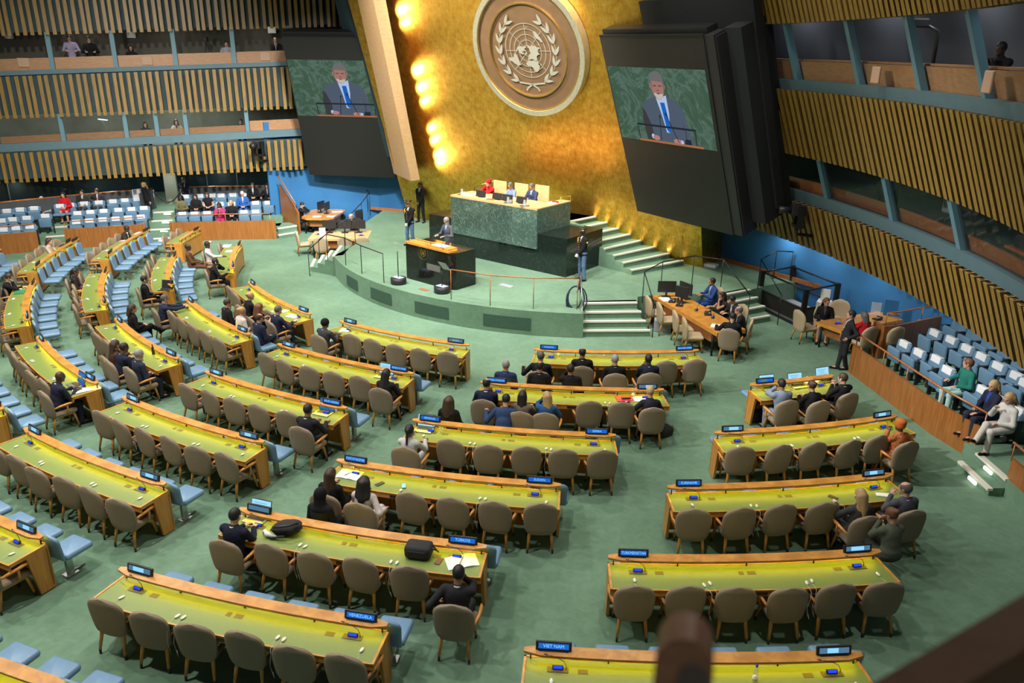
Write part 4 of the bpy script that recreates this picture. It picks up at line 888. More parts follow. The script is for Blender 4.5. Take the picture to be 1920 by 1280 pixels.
    if gloves:
        vv=[];ff=[]
        for hv,hf in hands: o=len(vv); vv+=hv; ff+=[tuple(i+o for i in q) for q in hf]
        me=bpy.data.meshes.new('gloves'); me.from_pydata([tuple(v) for v in vv],[],ff); me.materials.append(M['white']); mk('gloves',me,t)
    bottom=bottom or top
    mk('jacket' if sleeve else 'top',J.mesh('jacket',h,cloth(top,pattern),.03),t); mk('skirt' if bare else 'trousers',T.mesh('trousers',h,cloth(bottom,pattern if bottom==top else None),.03),t); mk('shoes',Sh.mesh('shoes',h,cloth(shoe),.015),t)
    if shirt is not None:
        W=SDF().cap(N-up*.26+fwd*.14,N+fwd*.10,.012,.05).cap(N+up*.035+fwd*.04,N+up*.035-fwd*.04,.055); 
        C=SDF().ell(ch,(.168 if w else .189,.130,.20)).cap(N-up*.03+fwd*.012,N+up*.02+fwd*.012,.062,.058)
        me=C.mesh('shirt',h*.8,cloth(shirt),.03,None,W)
        if me: mk('shirt',me,t)
    if tie:
        W=SDF().cap(N-up*.30+fwd*.13,N-up*.02+fwd*.11,.034,.022); C=SDF().ell(ch,(.175 if w else .196,.137,.205)).ell(be,(.16,.13,.18)).cap(N-up*.03,N+up*.02,.078,.07); me=C.mesh('tie',h*.8,cloth(tie),.03,None,W)
        if me: mk('tie',me,t)
    # hair and head wear
    hm=HAIR[hc]; Hr=SDF(); e0=(.084,.104,.104)
    Fm=lambda s_,c,r: s_.rem(hp(*c),r,HM)
    hn='hair'
    if hair in ('short','long','bun','pony','curly','balding','bob'):
        Hr.ell(hp(0,-.016,.028),e0,HM)
        Fm(Hr,(0,.105,-.035),(.082,.085,.10)); Fm(Hr,(0,-.0,-.13),(.12,.12,.095))
        if hair=='balding': Fm(Hr,(0,.02,.14),(.075,.10,.085))
        if hair in ('long','bob'):
            b=.16 if hair=='bob' else .30
            Hr.cap(hp(.05,-.06,.0),hp(.06,-.085,-b),.05,.04).cap(hp(-.05,-.06,.0),hp(-.06,-.085,-b),.05,.04).cap(hp(0,-.085,.02),hp(0,-.11,-b-.02),.06,.05)
        if hair=='curly': Hr.cap(hp(.05,-.05,.02),hp(.075,-.08,-.2),.065,.06).cap(hp(-.05,-.05,.02),hp(-.075,-.08,-.2),.065,.06).cap(hp(0,-.09,.02),hp(0,-.12,-.24),.075,.07)
        if hair=='bun': Hr.ell(hp(0,-.12,.055),(.05,.045,.045),HM)
        if hair=='pony': Hr.cap(hp(0,-.11,.03),hp(0,-.14,-.22),.033,.02)
    elif hair in ('hijab','wrap','beanie'):
        hn='headscarf' if hair!='beanie' else 'hat'; Hr.ell(hp(0,-.014,.03),(.092,.113,.112),HM)
        if hair=='hijab': Hr.cap(hp(0,-.03,-.02),N+np.array([0,.0,-.02]),.085,.11).ell(N-up*.05,(.17,.12,.09)); Fm(Hr,(0,.11,-.03),(.058,.07,.08))
        else:
            Fm(Hr,(0,.095,-.06),(.085,.10,.09)); Fm(Hr,(0,0,-.13),(.12,.13,.095))
            if hair=='wrap': Hr.ell(hp(0,-.05,.08),(.085,.085,.06),HM)
    if Hr.p:
        me=Hr.mesh('hair',h*.8,hm if hn=='hair' else cloth(hc2(hc)),.03)
        if me: mk(hn,me,t)
    if beard:
        Bd=SDF().ell(hp(0,.045,-.068),(.054,.055,.048),HM); Fm(Bd,(0,.09,-.03),(.03,.05,.028)); me=Bd.mesh('beard',h*.8,HAIR[beard],.02); mk('beard',me,t)
    HMat=Matrix([list(HM[i])+[HC[i]] for i in range(3)]+[[0,0,0,1]])
    wv=Vector((0-x,0-y)); fdw=Vector((-math.sin(R_(rz+yaw)),math.cos(R_(rz+yaw))))
    if wv.normalized().dot(fdw)>-.25:
        for sg in (1,-1): e=mk('eye',EYEM,t); e.matrix_local=HMat@Matrix.Translation((.031*sg,.078,.010))
        e=mk('mouth',MOUTHM,t); e.matrix_local=HMat@Matrix.Translation((0,.089,-.052))
    if ear: e=mk('headset',EARP,t); e.matrix_local=HMat@Matrix.Translation((.086 if ear>0 else -.086,.0,-.005))
    if glasses:
        m=MB()
        for sg in (1,-1): m.tube([(sg*.03+.024*math.cos(a*.785),.097,.008+.018*math.sin(a*.785)) for a in range(9)],.003,4); m.tube([(sg*.054,.095,.012),(sg*.08,.0,.01)],.003,4)
        g=m.obj('glasses',M['black'],t); g.matrix_local=HMat
    if gloves:   # peaked cap, gold band, aiguillette and buttons of the guard's uniform
        g=MB(); g.mat(0); g.lathe([(.098,-.005),(.100,.03),(.128,.062),(.125,.078),(.0,.088)],20); g.mat(1); g.lathe([(.1005,.002),(.1025,.026)],20); g.mat(0)
        q=[]; 
        for i in range(9): a=R_(25+130*i/8); q.append((a,))
        g.sheet([[(.095*math.cos(R_(25+16.25*i)),.095*math.sin(R_(25+16.25*i)),.002) for i in range(9)],[(.13*math.cos(R_(25+16.25*i)),.155*math.sin(R_(25+16.25*i)),-.022) for i in range(9)]])
        o=g.obj('peaked_cap',[M['black'],M['goldtrim']],t); o.matrix_local=HMat@Matrix.Translation((0,-.01,.055))
        g=MB(); fz=lambda dz,dx,dy=0:(dx,N[1]+.128+dy,N[2]+dz)
        for i in range(4): g.ell(fz(-.16-.075*i,0.02,.02-.012*i*0),(.011,.008,.011),8,4)
        g.ell(fz(-.10,.09,.01),(.02,.008,.025),8,4); g.tube([fz(-.02,.15,-.10),fz(-.04,.13,-.0),fz(-.13,.10,.02),fz(-.20,.12,.01)],.012,6); g.ell((sw+.055,N[1],N[2]-.13),(.012,.03,.035),8,5); g.ell((-sw-.055,N[1],N[2]-.13),(.012,.03,.035),8,5)
        g.obj('gold_insignia',M['brassy'],t)
    return t
M['brassy']=mat('insignia_gold',(.85,.45,.05,1),.5)
def hc2(k): return {'black':BLACK,'red':(.30,.012,.025),'orange':(.45,.12,.02)}.get(k,BLACK)
HAIR['red']=HAIR['black'];HAIR['orange']=HAIR['black']
ITEMS=[('laptop', -9.534, 15.727, 0.766, -40.1, 'open laptop with blue screen in front of the bald man', {'screen': 'blue'}), ('laptop', -3.827, 14.481, 0.766, -21.9, 'open laptop with blue screen at the SAUDI ARABIA desk', {'screen': 'blue'}), ('laptop', -2.905, 16.424, 0.766, -21.4, 'bright laptop half hidden by the long-haired woman, REPUBLIC OF KOREA', {'screen': 'white'}), ('laptop', -1.699, 13.803, 0.766, -14.1, 'open silver laptop with pale page at the SENEGAL desk', {'screen': 'white'}), ('laptop', -4.005, 10.631, 0.766, -18.3, 'large open laptop with white page at the TÜRKIYE desk', {'screen': 'white'}), ('laptop', 5.742, 16.047, 0.766, 14.0, 'leftmost of the three tablets on the short desk', {'screen': 'white'}), ('laptop', 6.429, 16.187, 0.766, 16.8, 'middle tablet of the three on the short desk', {'screen': 'white'}), ('laptop', 7.183, 16.544, 0.766, 20.2, 'rightmost tablet of the three on the short desk', {'screen': 'white'}), ('laptop', -10.562, 22.911, 0.766, -61.9, 'small dark laptop with its back turned, by the yellow edge', {'screen': 'dark', 'dr': 55}), ('laptop', -16.537, 28.287, 0.766, -85.4, 'laptop under the hands of the woman in cream', {'screen': 'dark'}), ('paper', -9.167, 15.51, 0.766, -38.8, 'long white sheet beside the blue-screen laptop', {'w': 0.22, 'l': 0.55, 'dr': -20}), ('book', -2.813, 12.052, 0.766, -16.1, 'open white notebook with a black pen beside the long-haired woman', {'w': 0.42, 'l': 0.3}), ('book', -0.689, 9.616, 0.766, -8.5, 'open notebook with a pen at the right end of TÜRKIYE desk', {'w': 0.46, 'l': 0.3, 'dr': 25}), ('paper', 2.704, 15.386, 0.766, 1.5, 'white printed sheets in front of the person at MOLDOVA', {'w': 0.36, 'l': 0.26}), ('folder', 2.429, 15.377, 0.766, 0.4, 'bright red folder with dark glasses case on it', {'col': 'red', 'dr': 8}), ('paper', -4.4, 19.491, 0.766, -33.1, 'white paper lying on the left end of the PALAU desk', {'w': 0.26, 'l': 0.22, 'dr': 20}), ('paper', -6.408, 21.018, 0.766, -44.9, 'small stack of white sheets, desk left of PALAU', {'w': 0.22, 'l': 0.2}), ('paper', -6.062, 20.564, 0.766, -42.3, 'open white papers on the right of the desk left of PALAU', {'w': 0.34, 'l': 0.24, 'dr': 15}), ('paper', -10.632, 28.531, 0.766, -84.4, 'white papers stacked at the far end of the curved front desk', {'w': 0.42, 'l': 0.28}), ('paper', -10.281, 27.735, 0.766, -80.7, 'single white sheet on the curved front desk', {'w': 0.3, 'l': 0.22}), ('paper', 6.814, 16.501, 0.766, 18.7, 'crumpled pile of papers between two laptops', {'w': 0.4, 'l': 0.3, 'dr': 30}), ('paper', -14.711, 30.436, 0.766, -92.2, 'papers spread before the man in dark brown', {'w': 0.4, 'l': 0.3}), ('folder', -14.716, 22.447, 0.766, -66.7, 'green folder on the far left desk', {'col': 'green'}), ('backpack', -3.4, 10.295, 0.766, -16.4, 'black backpack lying on the TÜRKIYE desk beside the laptop', {}), ('bag', -1.329, 9.769, 0.766, -10.3, 'black square bag lying at the middle of the TÜRKIYE desk', {}), ('bottle', -8.632, 17.61, 0.766, -42.0, 'dark bottle standing on the desk of three people', {'col': 'dark'}), ('bottle', 2.628, 15.493, 0.766, 1.2, 'clear water bottle with blue cap at MOLDOVA', {'col': 'clear'}), ('bottle', -2.797, 12.257, 0.766, -16.3, 'white metal bottle standing on the left of the SUDAN desk', {'col': 'white'}), ('bottle', 2.942, 7.371, 0.766, 1.6, 'clear bottle with bright blue cap on the VIET NAM desk', {'col': 'clear'}), ('tumbler', -1.36, 13.744, 0.766, -12.9, 'drinking glass on the SENEGAL desk', {}), ('tumbler', 2.25, 17.928, 0.766, -0.3, 'short glass in the middle of the PANAMA desk', {}), ('tumbler', 1.121, 17.817, 0.766, -5.7, 'short glass near the left end of the PANAMA desk', {}), ('phone', -2.234, 11.762, 0.766, -14.2, 'black phone lying on the SUDAN desk near the curly-haired woman', {'lit': 0, 'dr': -30}), ('phone', -1.815, 11.702, 0.766, -12.9, 'pale badge with strap lying on the SUDAN desk', {'lit': 1, 'dr': 20}), ('phone', 5.444, 11.523, 0.766, 9.7, 'black phone lying on the SURINAME desk', {'lit': 0, 'dr': 30}), ('paper', 6.319, 11.612, 0.766, 12.4, 'folded white slip on the right of SURINAME desk', {'w': 0.22, 'l': 0.1, 'dr': -25}), ('phone', -1.024, 9.621, 0.766, -9.4, 'brown notebook lying right of the black square bag', {'lit': 2, 'dr': -10}), ('phone', -3.792, 10.621, 0.766, -17.7, 'phone with lit white screen beside the large laptop', {'lit': 1, 'dr': 0, 'stand': 1}), ('handbag', 5.555, 15.94, 0, 13.1, 'black handbag standing on the carpet by the short desk', {}), ('handbag', -2.506, 11.572, 0.0, -14.8, 'white bag with handles on the carpet behind TÜRKIYE desk', {'col': 'white'}), ('bag', 3.287, 15.227, 0, 3.8, 'black bag on the carpet under the chair at MOLDOVA', {'dr': 30}), ('bag', -1.279, 13.618, 0, -12.5, 'black bag on the carpet beside the SENEGAL armchair', {'dr': 60})]
SEATS={'L1': [(-19.86, 30.07), (-19.56, 30.38), (-19.17, 30.65), (-17.84, 31.63), (-17.46, 31.94), (-17.03, 32.18), (-16.58, 32.37), (-16.17, 32.61), (-15.74, 32.85), (-14.25, 33.52), (-13.77, 33.63), (-13.28, 33.78), (-12.75, 33.88), (-12.27, 33.97), (-11.79, 34.12), (-11.31, 34.23)], 'L2': [(-20.4, 30.88), (-20.11, 31.14), (-19.72, 31.45), (-19.23, 31.92), (-18.23, 32.54), (-17.82, 32.8), (-17.39, 33.06), (-16.89, 33.33), (-16.43, 33.55), (-16.01, 33.81), (-14.62, 34.46), (-14.05, 34.62), (-13.59, 34.78), (-13.11, 34.95), (-12.62, 35.04), (-12.12, 35.14), (-11.63, 35.31), (-11.1, 35.41)], 'L3': [(-20.76, 31.9), (-20.4, 32.2), (-20.0, 32.53), (-19.23, 33.09), (-18.94, 33.38), (-18.53, 33.72), (-18.03, 34.0), (-17.55, 34.29), (-17.16, 34.58), (-16.75, 34.87), (-14.9, 35.68), (-14.33, 35.86), (-13.83, 36.03), (-13.43, 36.06), (-12.95, 36.24), (-12.37, 36.43), (-12.03, 36.52), (-11.45, 36.64)], 'R1': [(9.58, 18.2), (9.66, 17.62), (9.88, 17.21), (9.79, 16.53), (9.9, 16.0), (9.98, 15.42), (10.05, 14.9), (10.13, 14.44)], 'R2': [(10.47, 18.55), (10.62, 18.05), (10.7, 17.48), (10.76, 16.95), (10.81, 16.37), (10.88, 15.81), (10.83, 15.4)], 'R3': [(11.16, 18.75), (11.19, 18.11), (11.24, 17.52), (11.28, 16.93), (11.2, 16.23)]}
# ---- everyone in the hall
person(-2.172,26.196,0.740,135.0,'grey-haired man in a grey suit and blue tie speaking at the lectern',pose='stand',hair='short',hc='grey',beard='white',top=(0.085, 0.09, 0.105),tie=(0.03, 0.1, 0.42),shirt=(0.45, 0.55, 0.75),lean=8,pitch=28,armL='lectern',armR='lectern')
person(-3.880,29.076,0.740,152.0,'uniformed guard standing at left behind the lectern',pose='stand',skin='tan',hair='none',top=BLACK,bottom=(0.08, 0.14, 0.25),tie=BLACK,armL='clasp',armR='clasp',gloves=True,yaw=-20,pitch=0,lean=0,legs='apart')
person(-3.941,33.249,0.740,150.0,'man in black suit standing against the gold wall edge',pose='stand',skin='brown',hc='black',top=BLACK,tie=BLACK,shirt=(0.3, 0.42, 0.6),armL='clasp',armR='clasp',yaw=-25,lean=0,pitch=0,legs='apart')
person(2.241,24.666,0.740,115.0,'uniformed guard standing right of the dais by the steps',pose='stand',skin='dark',hair='none',top=BLACK,bottom=(0.08, 0.14, 0.25),tie=BLACK,armL='clasp',armR='clasp',gloves=True,pitch=0,lean=0,legs='apart')
person(-0.806,28.693,2.060,135.0,'woman in red dress and red headscarf seated at the dais',sex='w',skin='tan',hair='wrap',hc='red',top=(0.42, 0.012, 0.02),shirt=None,armL='chin',armR='face',lean=14,yaw=8)
person(-0.027,28.137,2.060,135.0,'woman in blue patterned dress seated mid dais',sex='w',skin='tan',hair='pony',hc='darkgrey',top=(0.16, 0.28, 0.55),pattern=(0.7, 0.25, 0.2),shirt=None,armL='table',armR='type',lean=12,pitch=22)
person(0.708,27.806,2.060,138.0,'man in navy suit seated at the right of the dais',hc='darkgrey',top=(0.03, 0.045, 0.1),tie=(0.02, 0.03, 0.1),shirt=(0.45, 0.5, 0.7),armL='type',armR='type',lean=10,pitch=25)
person(-9.504,34.631,0.000,-95.0,'man in black suit holding his face at the far left table',hc='black',top=BLACK,armL='face',armR='face',lean=14,pitch=20)
person(-6.632,32.248,0.000,135.0,'bald man in black suit behind the left table monitors',skin='light',hair='balding',hc='grey',top=BLACK,armL='type',armR='type',lean=8,pitch=15)
person(6.186,23.179,0.000,105.0,'man in bright blue suit seated at the right table',hc='black',top=(0.02, 0.055, 0.19),tie=(0.3, 0.2, 0.5),shirt=(0.4, 0.5, 0.7),armL='type',armR='type',skin='tan',yaw=-10,pitch=0)
person(6.185,21.808,0.000,110.0,'woman with long black hair resting her chin on her hand',sex='w',hair='long',hc='black',top=(0.02, 0.018, 0.018),sleeve=False,shirt=None,armL='chin',armR='table',lean=12,skin='tan')
person(6.449,21.487,0.000,115.0,'dark-haired man bending over papers at the right table',hc='black',top=CHAR,armL='type',armR='type',lean=20,pitch=30)
person(6.316,20.320,0.000,70.0,'bald man in black suit at the near end of the right table',hair='balding',hc='darkgrey',top=BLACK,armL='table',armR='chin',lean=14)
person(5.788,19.662,0.000,-22.0,'person with black hair writing, back to the camera, right table',hc='black',hair='short',top=BLACK,armL='wide',armR='type',lean=16,pitch=20)
person(8.936,21.408,0.000,160.0,'woman in black blazer and dark skirt at the small right table',sex='w',hair='bob',hc='auburn',top=BLACK,bottom=(0.02, 0.02, 0.025),pattern=None,shirt=(0.05, 0.05, 0.06),bare=True,armL='lap',armR='lap',yaw=30,glasses=True)
person(9.518,19.982,0.000,22.0,'woman in red jacket with grey hair at the small right table',sex='w',hair='bob',hc='darkgrey',top=(0.42, 0.008, 0.02),bottom=BLACK,shirt=None,armL='type',armR='type',lean=12)
person(8.627,19.089,0.000,85.0,'woman in dark suit and grey shirt standing by the right parapet',pose='stand',sex='w',hair='short',hc='black',top=(0.018, 0.019, 0.023),shirt=(0.28, 0.28, 0.3),tie=None,armL='pocket',armR='pocket',lean=-6,pitch=0,yaw=-10,legs='cross_stand')
person(9.953,15.862,0.340,100.0,'woman in shiny green jacket and mint trousers in the right gallery',sex='w',hair='short',hc='auburn',top=(0.015, 0.14, 0.11),bottom=(0.33, 0.55, 0.53),shirt=None,armL='lap',armR='rest',legs='sit',yaw=-45,lean=2,shoe=(0.5, 0.5, 0.5))
person(9.844,14.682,0.340,100.0,'blond woman in navy cardigan seated in the right gallery',sex='w',hair='bob',hc='blond',top=(0.014, 0.018, 0.04),bottom=(0.02, 0.025, 0.045),shirt=(0.02, 0.06, 0.25),armL='knee',armR='lap',lean=4,yaw=0,legs='sit')
person(9.817,14.064,0.340,100.0,'woman in white trouser suit crossing her legs in the right gallery',sex='w',hair='bob',hc='blond',top=(0.5, 0.49, 0.46),bottom=(0.48, 0.47, 0.44),shirt=None,armL='lap',armR='phone',lean=6,pitch=25,legs='cross')
person(-19.983,33.259,0.360,-168.0,'man in silver hooded jacket and black trousers in the left gallery',hair='balding',hc='white',top=(0.3, 0.32, 0.36),bottom=BLACK,shirt=(0.1, 0.1, 0.15),armL='lap',armR='lap',pitch=25,shoe=(0.6, 0.6, 0.6),legs='out')
person(-19.167,33.462,0.540,-166.0,'woman in red dress with long black hair in the left gallery',sex='w',hair='long',hc='black',top=(0.5, 0.01, 0.02),shirt=None,bare=True,armL='lap',armR='lap')
person(-18.676,34.034,0.540,-165.0,'man in charcoal suit with white badge, left gallery back row',hc='black',top=CHAR,tie=CHAR,armL='lap',armR='lap')
person(-18.181,34.345,0.540,-165.0,'man in charcoal suit with pink tie, left gallery back row',hc='brown',top=CHAR,tie=(0.6, 0.22, 0.25),armL='lap',armR='rest',yaw=-15)
person(-16.220,34.748,0.450,-210.0,'blond woman whose head shows above the rear parapet',pose='stand',sex='w',hair='curly',hc='blond',top=BLACK,shirt=None,armL='down',armR='down')
person(-15.029,36.007,0.400,-160.0,'bald man in dark suit standing at the gallery entrance, hand on mouth',pose='stand',hair='balding',hc='darkgrey',skin='tan',top=(0.014, 0.017, 0.028),armL='fold',armR='chin',lean=4)
person(-14.489,34.180,0.360,-164.0,'woman in shiny olive patterned dress in the left gallery',sex='w',skin='dark',hair='curly',hc='black',top=(0.16, 0.15, 0.07),pattern=(0.04, 0.04, 0.02),shirt=None,armL='lap',armR='lap',pitch=15)
person(-13.974,34.483,0.360,-164.0,'woman in black with long black hair reading, left gallery',sex='w',hair='long',hc='black',top=BLACK,shirt=None,armL='lap',armR='lap',pitch=22,bare=True)
person(-13.615,34.915,0.360,-164.0,'woman in sleeveless black dress with long brown hair, left gallery',sex='w',hair='long',hc='brown',top=BLACK,sleeve=False,shirt=None,armL='lap',armR='lap',pitch=18)
person(-12.605,33.521,0.180,-166.0,'woman in pink trouser suit in the left gallery front row',sex='w',hair='long',hc='black',skin='brown',top=(0.4, 0.03, 0.12),shirt=(0.5, 0.4, 0.4),armL='phone',armR='phone',pitch=28)
person(-12.277,34.044,0.180,-166.0,'woman in black with blond hair in the left gallery front row',sex='w',hair='bob',hc='blond',top=BLACK,shirt=None,armL='lap',armR='lap',yaw=-20)
person(-12.132,35.170,0.360,-166.0,'grey-haired man in bright blue suit in the left gallery',hair='short',hc='white',top=(0.025, 0.1, 0.33),shirt=(0.5, 0.52, 0.55),armL='lap',armR='lap',pitch=22)
person(-12.049,36.418,0.540,-166.0,'man in black suit in the left gallery back row',hair='balding',hc='darkgrey',top=BLACK,armL='lap',armR='lap',pitch=4)
person(-11.353,36.312,0.540,-166.0,'woman in black jacket with lanyard, left gallery back row',sex='w',hair='bob',hc='black',top=BLACK,shirt=(0.45, 0.48, 0.52),armL='lap',armR='rest')
person(-16.644,27.346,0.000,-82.7,'woman in cream jacket typing on a laptop beside the parapet',sex='w',hair='long',hc='brown',top=(0.42, 0.33, 0.28),shirt=None,armL='type',armR='type',lean=14)
person(-14.922,29.449,0.000,-88.9,'man in dark brown suit reading papers by the parapet',skin='dark',hair='short',hc='black',top=(0.03, 0.022, 0.018),armL='type',armR='type',lean=20,pitch=20)
person(-13.535,23.334,0.000,-67.8,'woman with black hair in a dark purple blouse',sex='w',skin='brown',hair='pony',hc='black',top=(0.022, 0.014, 0.02),shirt=None,armL='lap',armR='lap',glasses=True,lean=4)
person(-15.254,22.592,0.000,-67.7,'man in black suit with a hand at his mouth, far left edge',hc='brown',top=BLACK,armR='chin',armL='table',lean=16,pitch=20)
person(-11.209,26.601,0.000,-76.7,'man in brown suit leaning back in a blue chair',skin='dark',hair='balding',hc='black',top=(0.11, 0.05, 0.025),shirt=(0.5, 0.28, 0.15),armL='lap',armR='lap',lean=-8,yaw=-10,legs='out')
person(-10.703,26.986,0.000,-77.8,'man in white shirt leaning back with a hand on his head',skin='dark',hair='short',hc='black',top=(0.52, 0.5, 0.52),bottom=(0.3, 0.3, 0.33),shirt=None,armL='head',armR='table',lean=-6,yaw=-20)
person(-9.753,24.661,0.000,-67.0,'man in black suit with clasped hands at the curved front desk',skin='dark',hc='black',top=BLACK,armL='face',armR='table',lean=10,ear=1)
person(-11.009,22.546,0.000,-61.5,'young man in black suit with a white earpiece',skin='tan',hc='black',top=BLACK,armL='lap',armR='lap',ear=1,lean=0)
person(-9.714,20.654,0.000,-52.8,'man with glasses in navy suit holding out a phone',hair='short',hc='darkgrey',top=(0.02, 0.028, 0.06),armL='reach',armR='reach',glasses=True,lean=10)
person(-10.179,19.867,0.000,-51.6,'brown-haired person in black suit, legs crossed, holding a notebook',hair='bob',hc='brown',sex='w',top=BLACK,shirt=None,armL='lap',armR='lap',legs='cross',lean=4,yaw=-10)
person(-9.384,17.132,0.000,-42.8,'woman with long brown hair in brown at the black bottle desk',sex='w',hair='long',hc='brown',top=(0.07, 0.035, 0.022),shirt=None,armL='table',armR='lap',lean=10)
person(-9.131,16.854,0.000,-41.5,'person with short black hair in navy with a turquoise lanyard',skin='brown',hc='black',top=NAVY,shirt=(0.1, 0.4, 0.45),armL='type',armR='type',lean=18,pitch=15)
person(-8.522,16.487,0.000,-39.2,'grey-haired man in navy suit at the black bottle desk',hair='short',hc='grey',top=(0.022, 0.028, 0.05),armL='lap',armR='lap',lean=8)
person(-9.676,15.125,0.000,-39.3,'bald man in navy suit typing at a blue-screen laptop',skin='dark',hair='none',top=(0.016, 0.018, 0.04),armL='type',armR='type',lean=18,pitch=15)
person(-7.844,20.341,0.000,-47.1,'man with brown hair in black suit in a blue chair, left block',hc='brown',top=BLACK,armL='lap',armR='lap',lean=8,yaw=-15)
person(-7.260,19.719,0.000,-43.6,'woman in white blouse with blond bun, left block',sex='w',hair='bun',hc='blond',top=(0.55, 0.5, 0.48),shirt=None,armL='lap',armR='lap',lean=10)
person(-6.592,19.123,0.000,-39.9,'bald man in navy suit holding his chin in a blue chair',hair='balding',hc='brown',skin='light',top=(0.016, 0.02, 0.045),bottom=(0.022, 0.028, 0.05),armL='chin',armR='lap',lean=8,ear=-1,legs='cross')
person(-7.519,21.070,0.000,-48.4,'woman in black with swept-up blond hair, desk left of PALAU',sex='w',hair='bun',hc='blond',top=BLACK,shirt=None,armL='type',armR='type',lean=16)
person(-6.933,20.063,0.000,-43.6,'red-haired woman in black, desk left of PALAU',sex='w',hair='curly',hc='auburn',top=BLACK,sleeve=False,shirt=None,armL='type',armR='type',lean=14)
person(-6.331,19.781,0.000,-40.8,'man in navy suit at the right end of the desk left of PALAU',hair='short',hc='darkgrey',top=(0.016, 0.02, 0.045),armL='lap',armR='table',lean=12,glasses=True)
person(-4.808,18.762,0.000,-32.9,'man with black cap and grey jacket at the PALAU desk',skin='brown',hair='beanie',hc='black',top=(0.045, 0.045, 0.05),armL='type',armR='type',lean=8,yaw=-20)
person(-2.758,15.539,0.000,-19.6,'woman with long black hair at the REPUBLIC OF KOREA desk',sex='w',hair='long',hc='black',top=(0.015, 0.015, 0.018),shirt=None,armL='type',armR='type',lean=14,pitch=15)
person(-3.979,13.678,0.000,-21.4,'man in black suit using a laptop at the SAUDI ARABIA desk',hc='black',skin='tan',top=(0.018, 0.018, 0.024),armL='type',armR='table',lean=10)
person(0.642,16.615,0.000,-7.3,'grey-haired man in black suit at the left end of PANAMA desk',hair='short',hc='darkgrey',top=BLACK,armL='wide',armR='type',lean=16)
person(1.634,16.939,0.000,-3.1,'balding man in black suit at the PANAMA desk',hair='balding',hc='black',top=BLACK,armL='lap',armR='lap',lean=6,skin='tan')
person(2.346,16.530,0.000,0.1,'white-haired man in black suit at the PANAMA desk',hair='short',hc='grey',top=BLACK,armL='lap',armR='lap',lean=6,pitch=12,ear=-1)
person(3.125,16.591,0.000,3.5,'man in black suit holding up a phone at the PANAMA desk',skin='dark',hair='short',hc='black',top=NAVY,armL='phone',armR='table',lean=6)
person(-0.142,16.110,0.000,-10.2,'grey-haired man in blue suit before REPUBLIC OF MOLDOVA',hair='short',hc='grey',top=(0.02, 0.035, 0.09),armL='lap',armR='lap',lean=6)
person(0.611,16.057,0.000,-7.1,'bald man in black suit in a blue chair behind PANAMA',hair='balding',hc='black',top=BLACK,armL='lap',armR='lap',lean=6)
person(1.294,15.941,0.000,-4.2,'dark-haired man in black suit in a blue chair behind PANAMA',hair='short',hc='black',skin='tan',top=BLACK,armL='face',armR='lap',lean=4)
person(-0.544,15.037,0.000,-11.0,'balding man in navy suit holding a colourful sheet',hair='balding',hc='black',top=(0.016, 0.02, 0.05),armL='table',armR='phone',lean=12,yaw=-15)
person(-0.163,14.209,0.000,-10.0,'man in blue suit leaning forward between two chair backs',hair='short',hc='black',top=(0.025, 0.05, 0.13),bottom=(0.02, 0.04, 0.1),shirt=None,armL='wide',armR='table',lean=34,pitch=20)
person(0.210,14.483,0.000,-7.8,'woman with long black hair at the REPUBLIC OF MOLDOVA desk',sex='w',hair='long',hc='black',top=(0.16, 0.13, 0.1),shirt=None,armL='table',armR='table',lean=14)
person(0.703,14.446,0.000,-6.0,'blond woman in blue jacket at the REPUBLIC OF MOLDOVA desk',sex='w',hair='long',hc='blond',top=(0.025, 0.09, 0.23),bottom=BLACK,shirt=None,armL='face',armR='table',lean=14,yaw=20)
person(2.894,14.757,0.000,2.2,'short-haired person in black at the right end of the MOLDOVA desk',sex='w',hair='short',hc='blond',top=(0.014, 0.015, 0.024),shirt=None,armL='wide',armR='table',lean=20,pitch=20)
person(-1.890,12.925,0.000,-14.0,'woman in white blouse with black ponytail at the SENEGAL desk',sex='w',skin='brown',hair='pony',hc='black',top=(0.5, 0.5, 0.5),shirt=None,armL='phone',armR='table',lean=6,ear=1)
person(-1.254,14.215,0.000,-12.9,'woman with long wavy brown hair in black before SENEGAL',sex='w',hair='curly',hc='brown',top=BLACK,shirt=None,armL='lap',armR='lap',lean=6)
person(-2.990,11.296,0.000,-16.0,'woman with long brown hair in black beside the open notebook',sex='w',hair='long',hc='brown',top=BLACK,shirt=None,armL='table',armR='lap',lean=8,yaw=0)
person(-2.385,11.038,0.000,-14.1,'woman with long curly black hair in a white cardigan',sex='w',hair='curly',hc='black',skin='tan',top=(0.52, 0.47, 0.46),shirt=None,armL='table',armR='rest',lean=8,ear=1)
person(-3.005,10.667,0.000,-15.6,'woman in black headscarf and black dress in a blue chair',sex='w',hair='hijab',hc='black',top=BLACK,shirt=None,armL='lap',armR='lap',lean=6,yaw=-20)
person(-4.167,9.985,0.000,-18.1,'man in navy suit typing on a laptop, left end of TÜRKIYE desk',hc='black',skin='light',top=(0.012, 0.015, 0.032),armL='type',armR='type',lean=12,pitch=12,ear=1)
person(-0.703,8.632,0.000,-8.1,'man in black suit with head in hands, right end of TÜRKIYE desk',hc='black',skin='tan',top=(0.02, 0.02, 0.024),armL='rest',armR='face',lean=16,pitch=18)
person(5.774,15.205,0.000,13.3,'man in light blue-grey suit with a hand to his head',hc='black',skin='tan',top=(0.19, 0.24, 0.34),shirt=(0.3, 0.35, 0.45),armL='face',armR='table',lean=14,pitch=10)
person(6.433,15.193,0.000,15.7,'woman in black with tied brown hair typing, short laptop desk',sex='w',hair='bun',hc='brown',top=BLACK,shirt=None,armL='type',armR='type',lean=16,pitch=15)
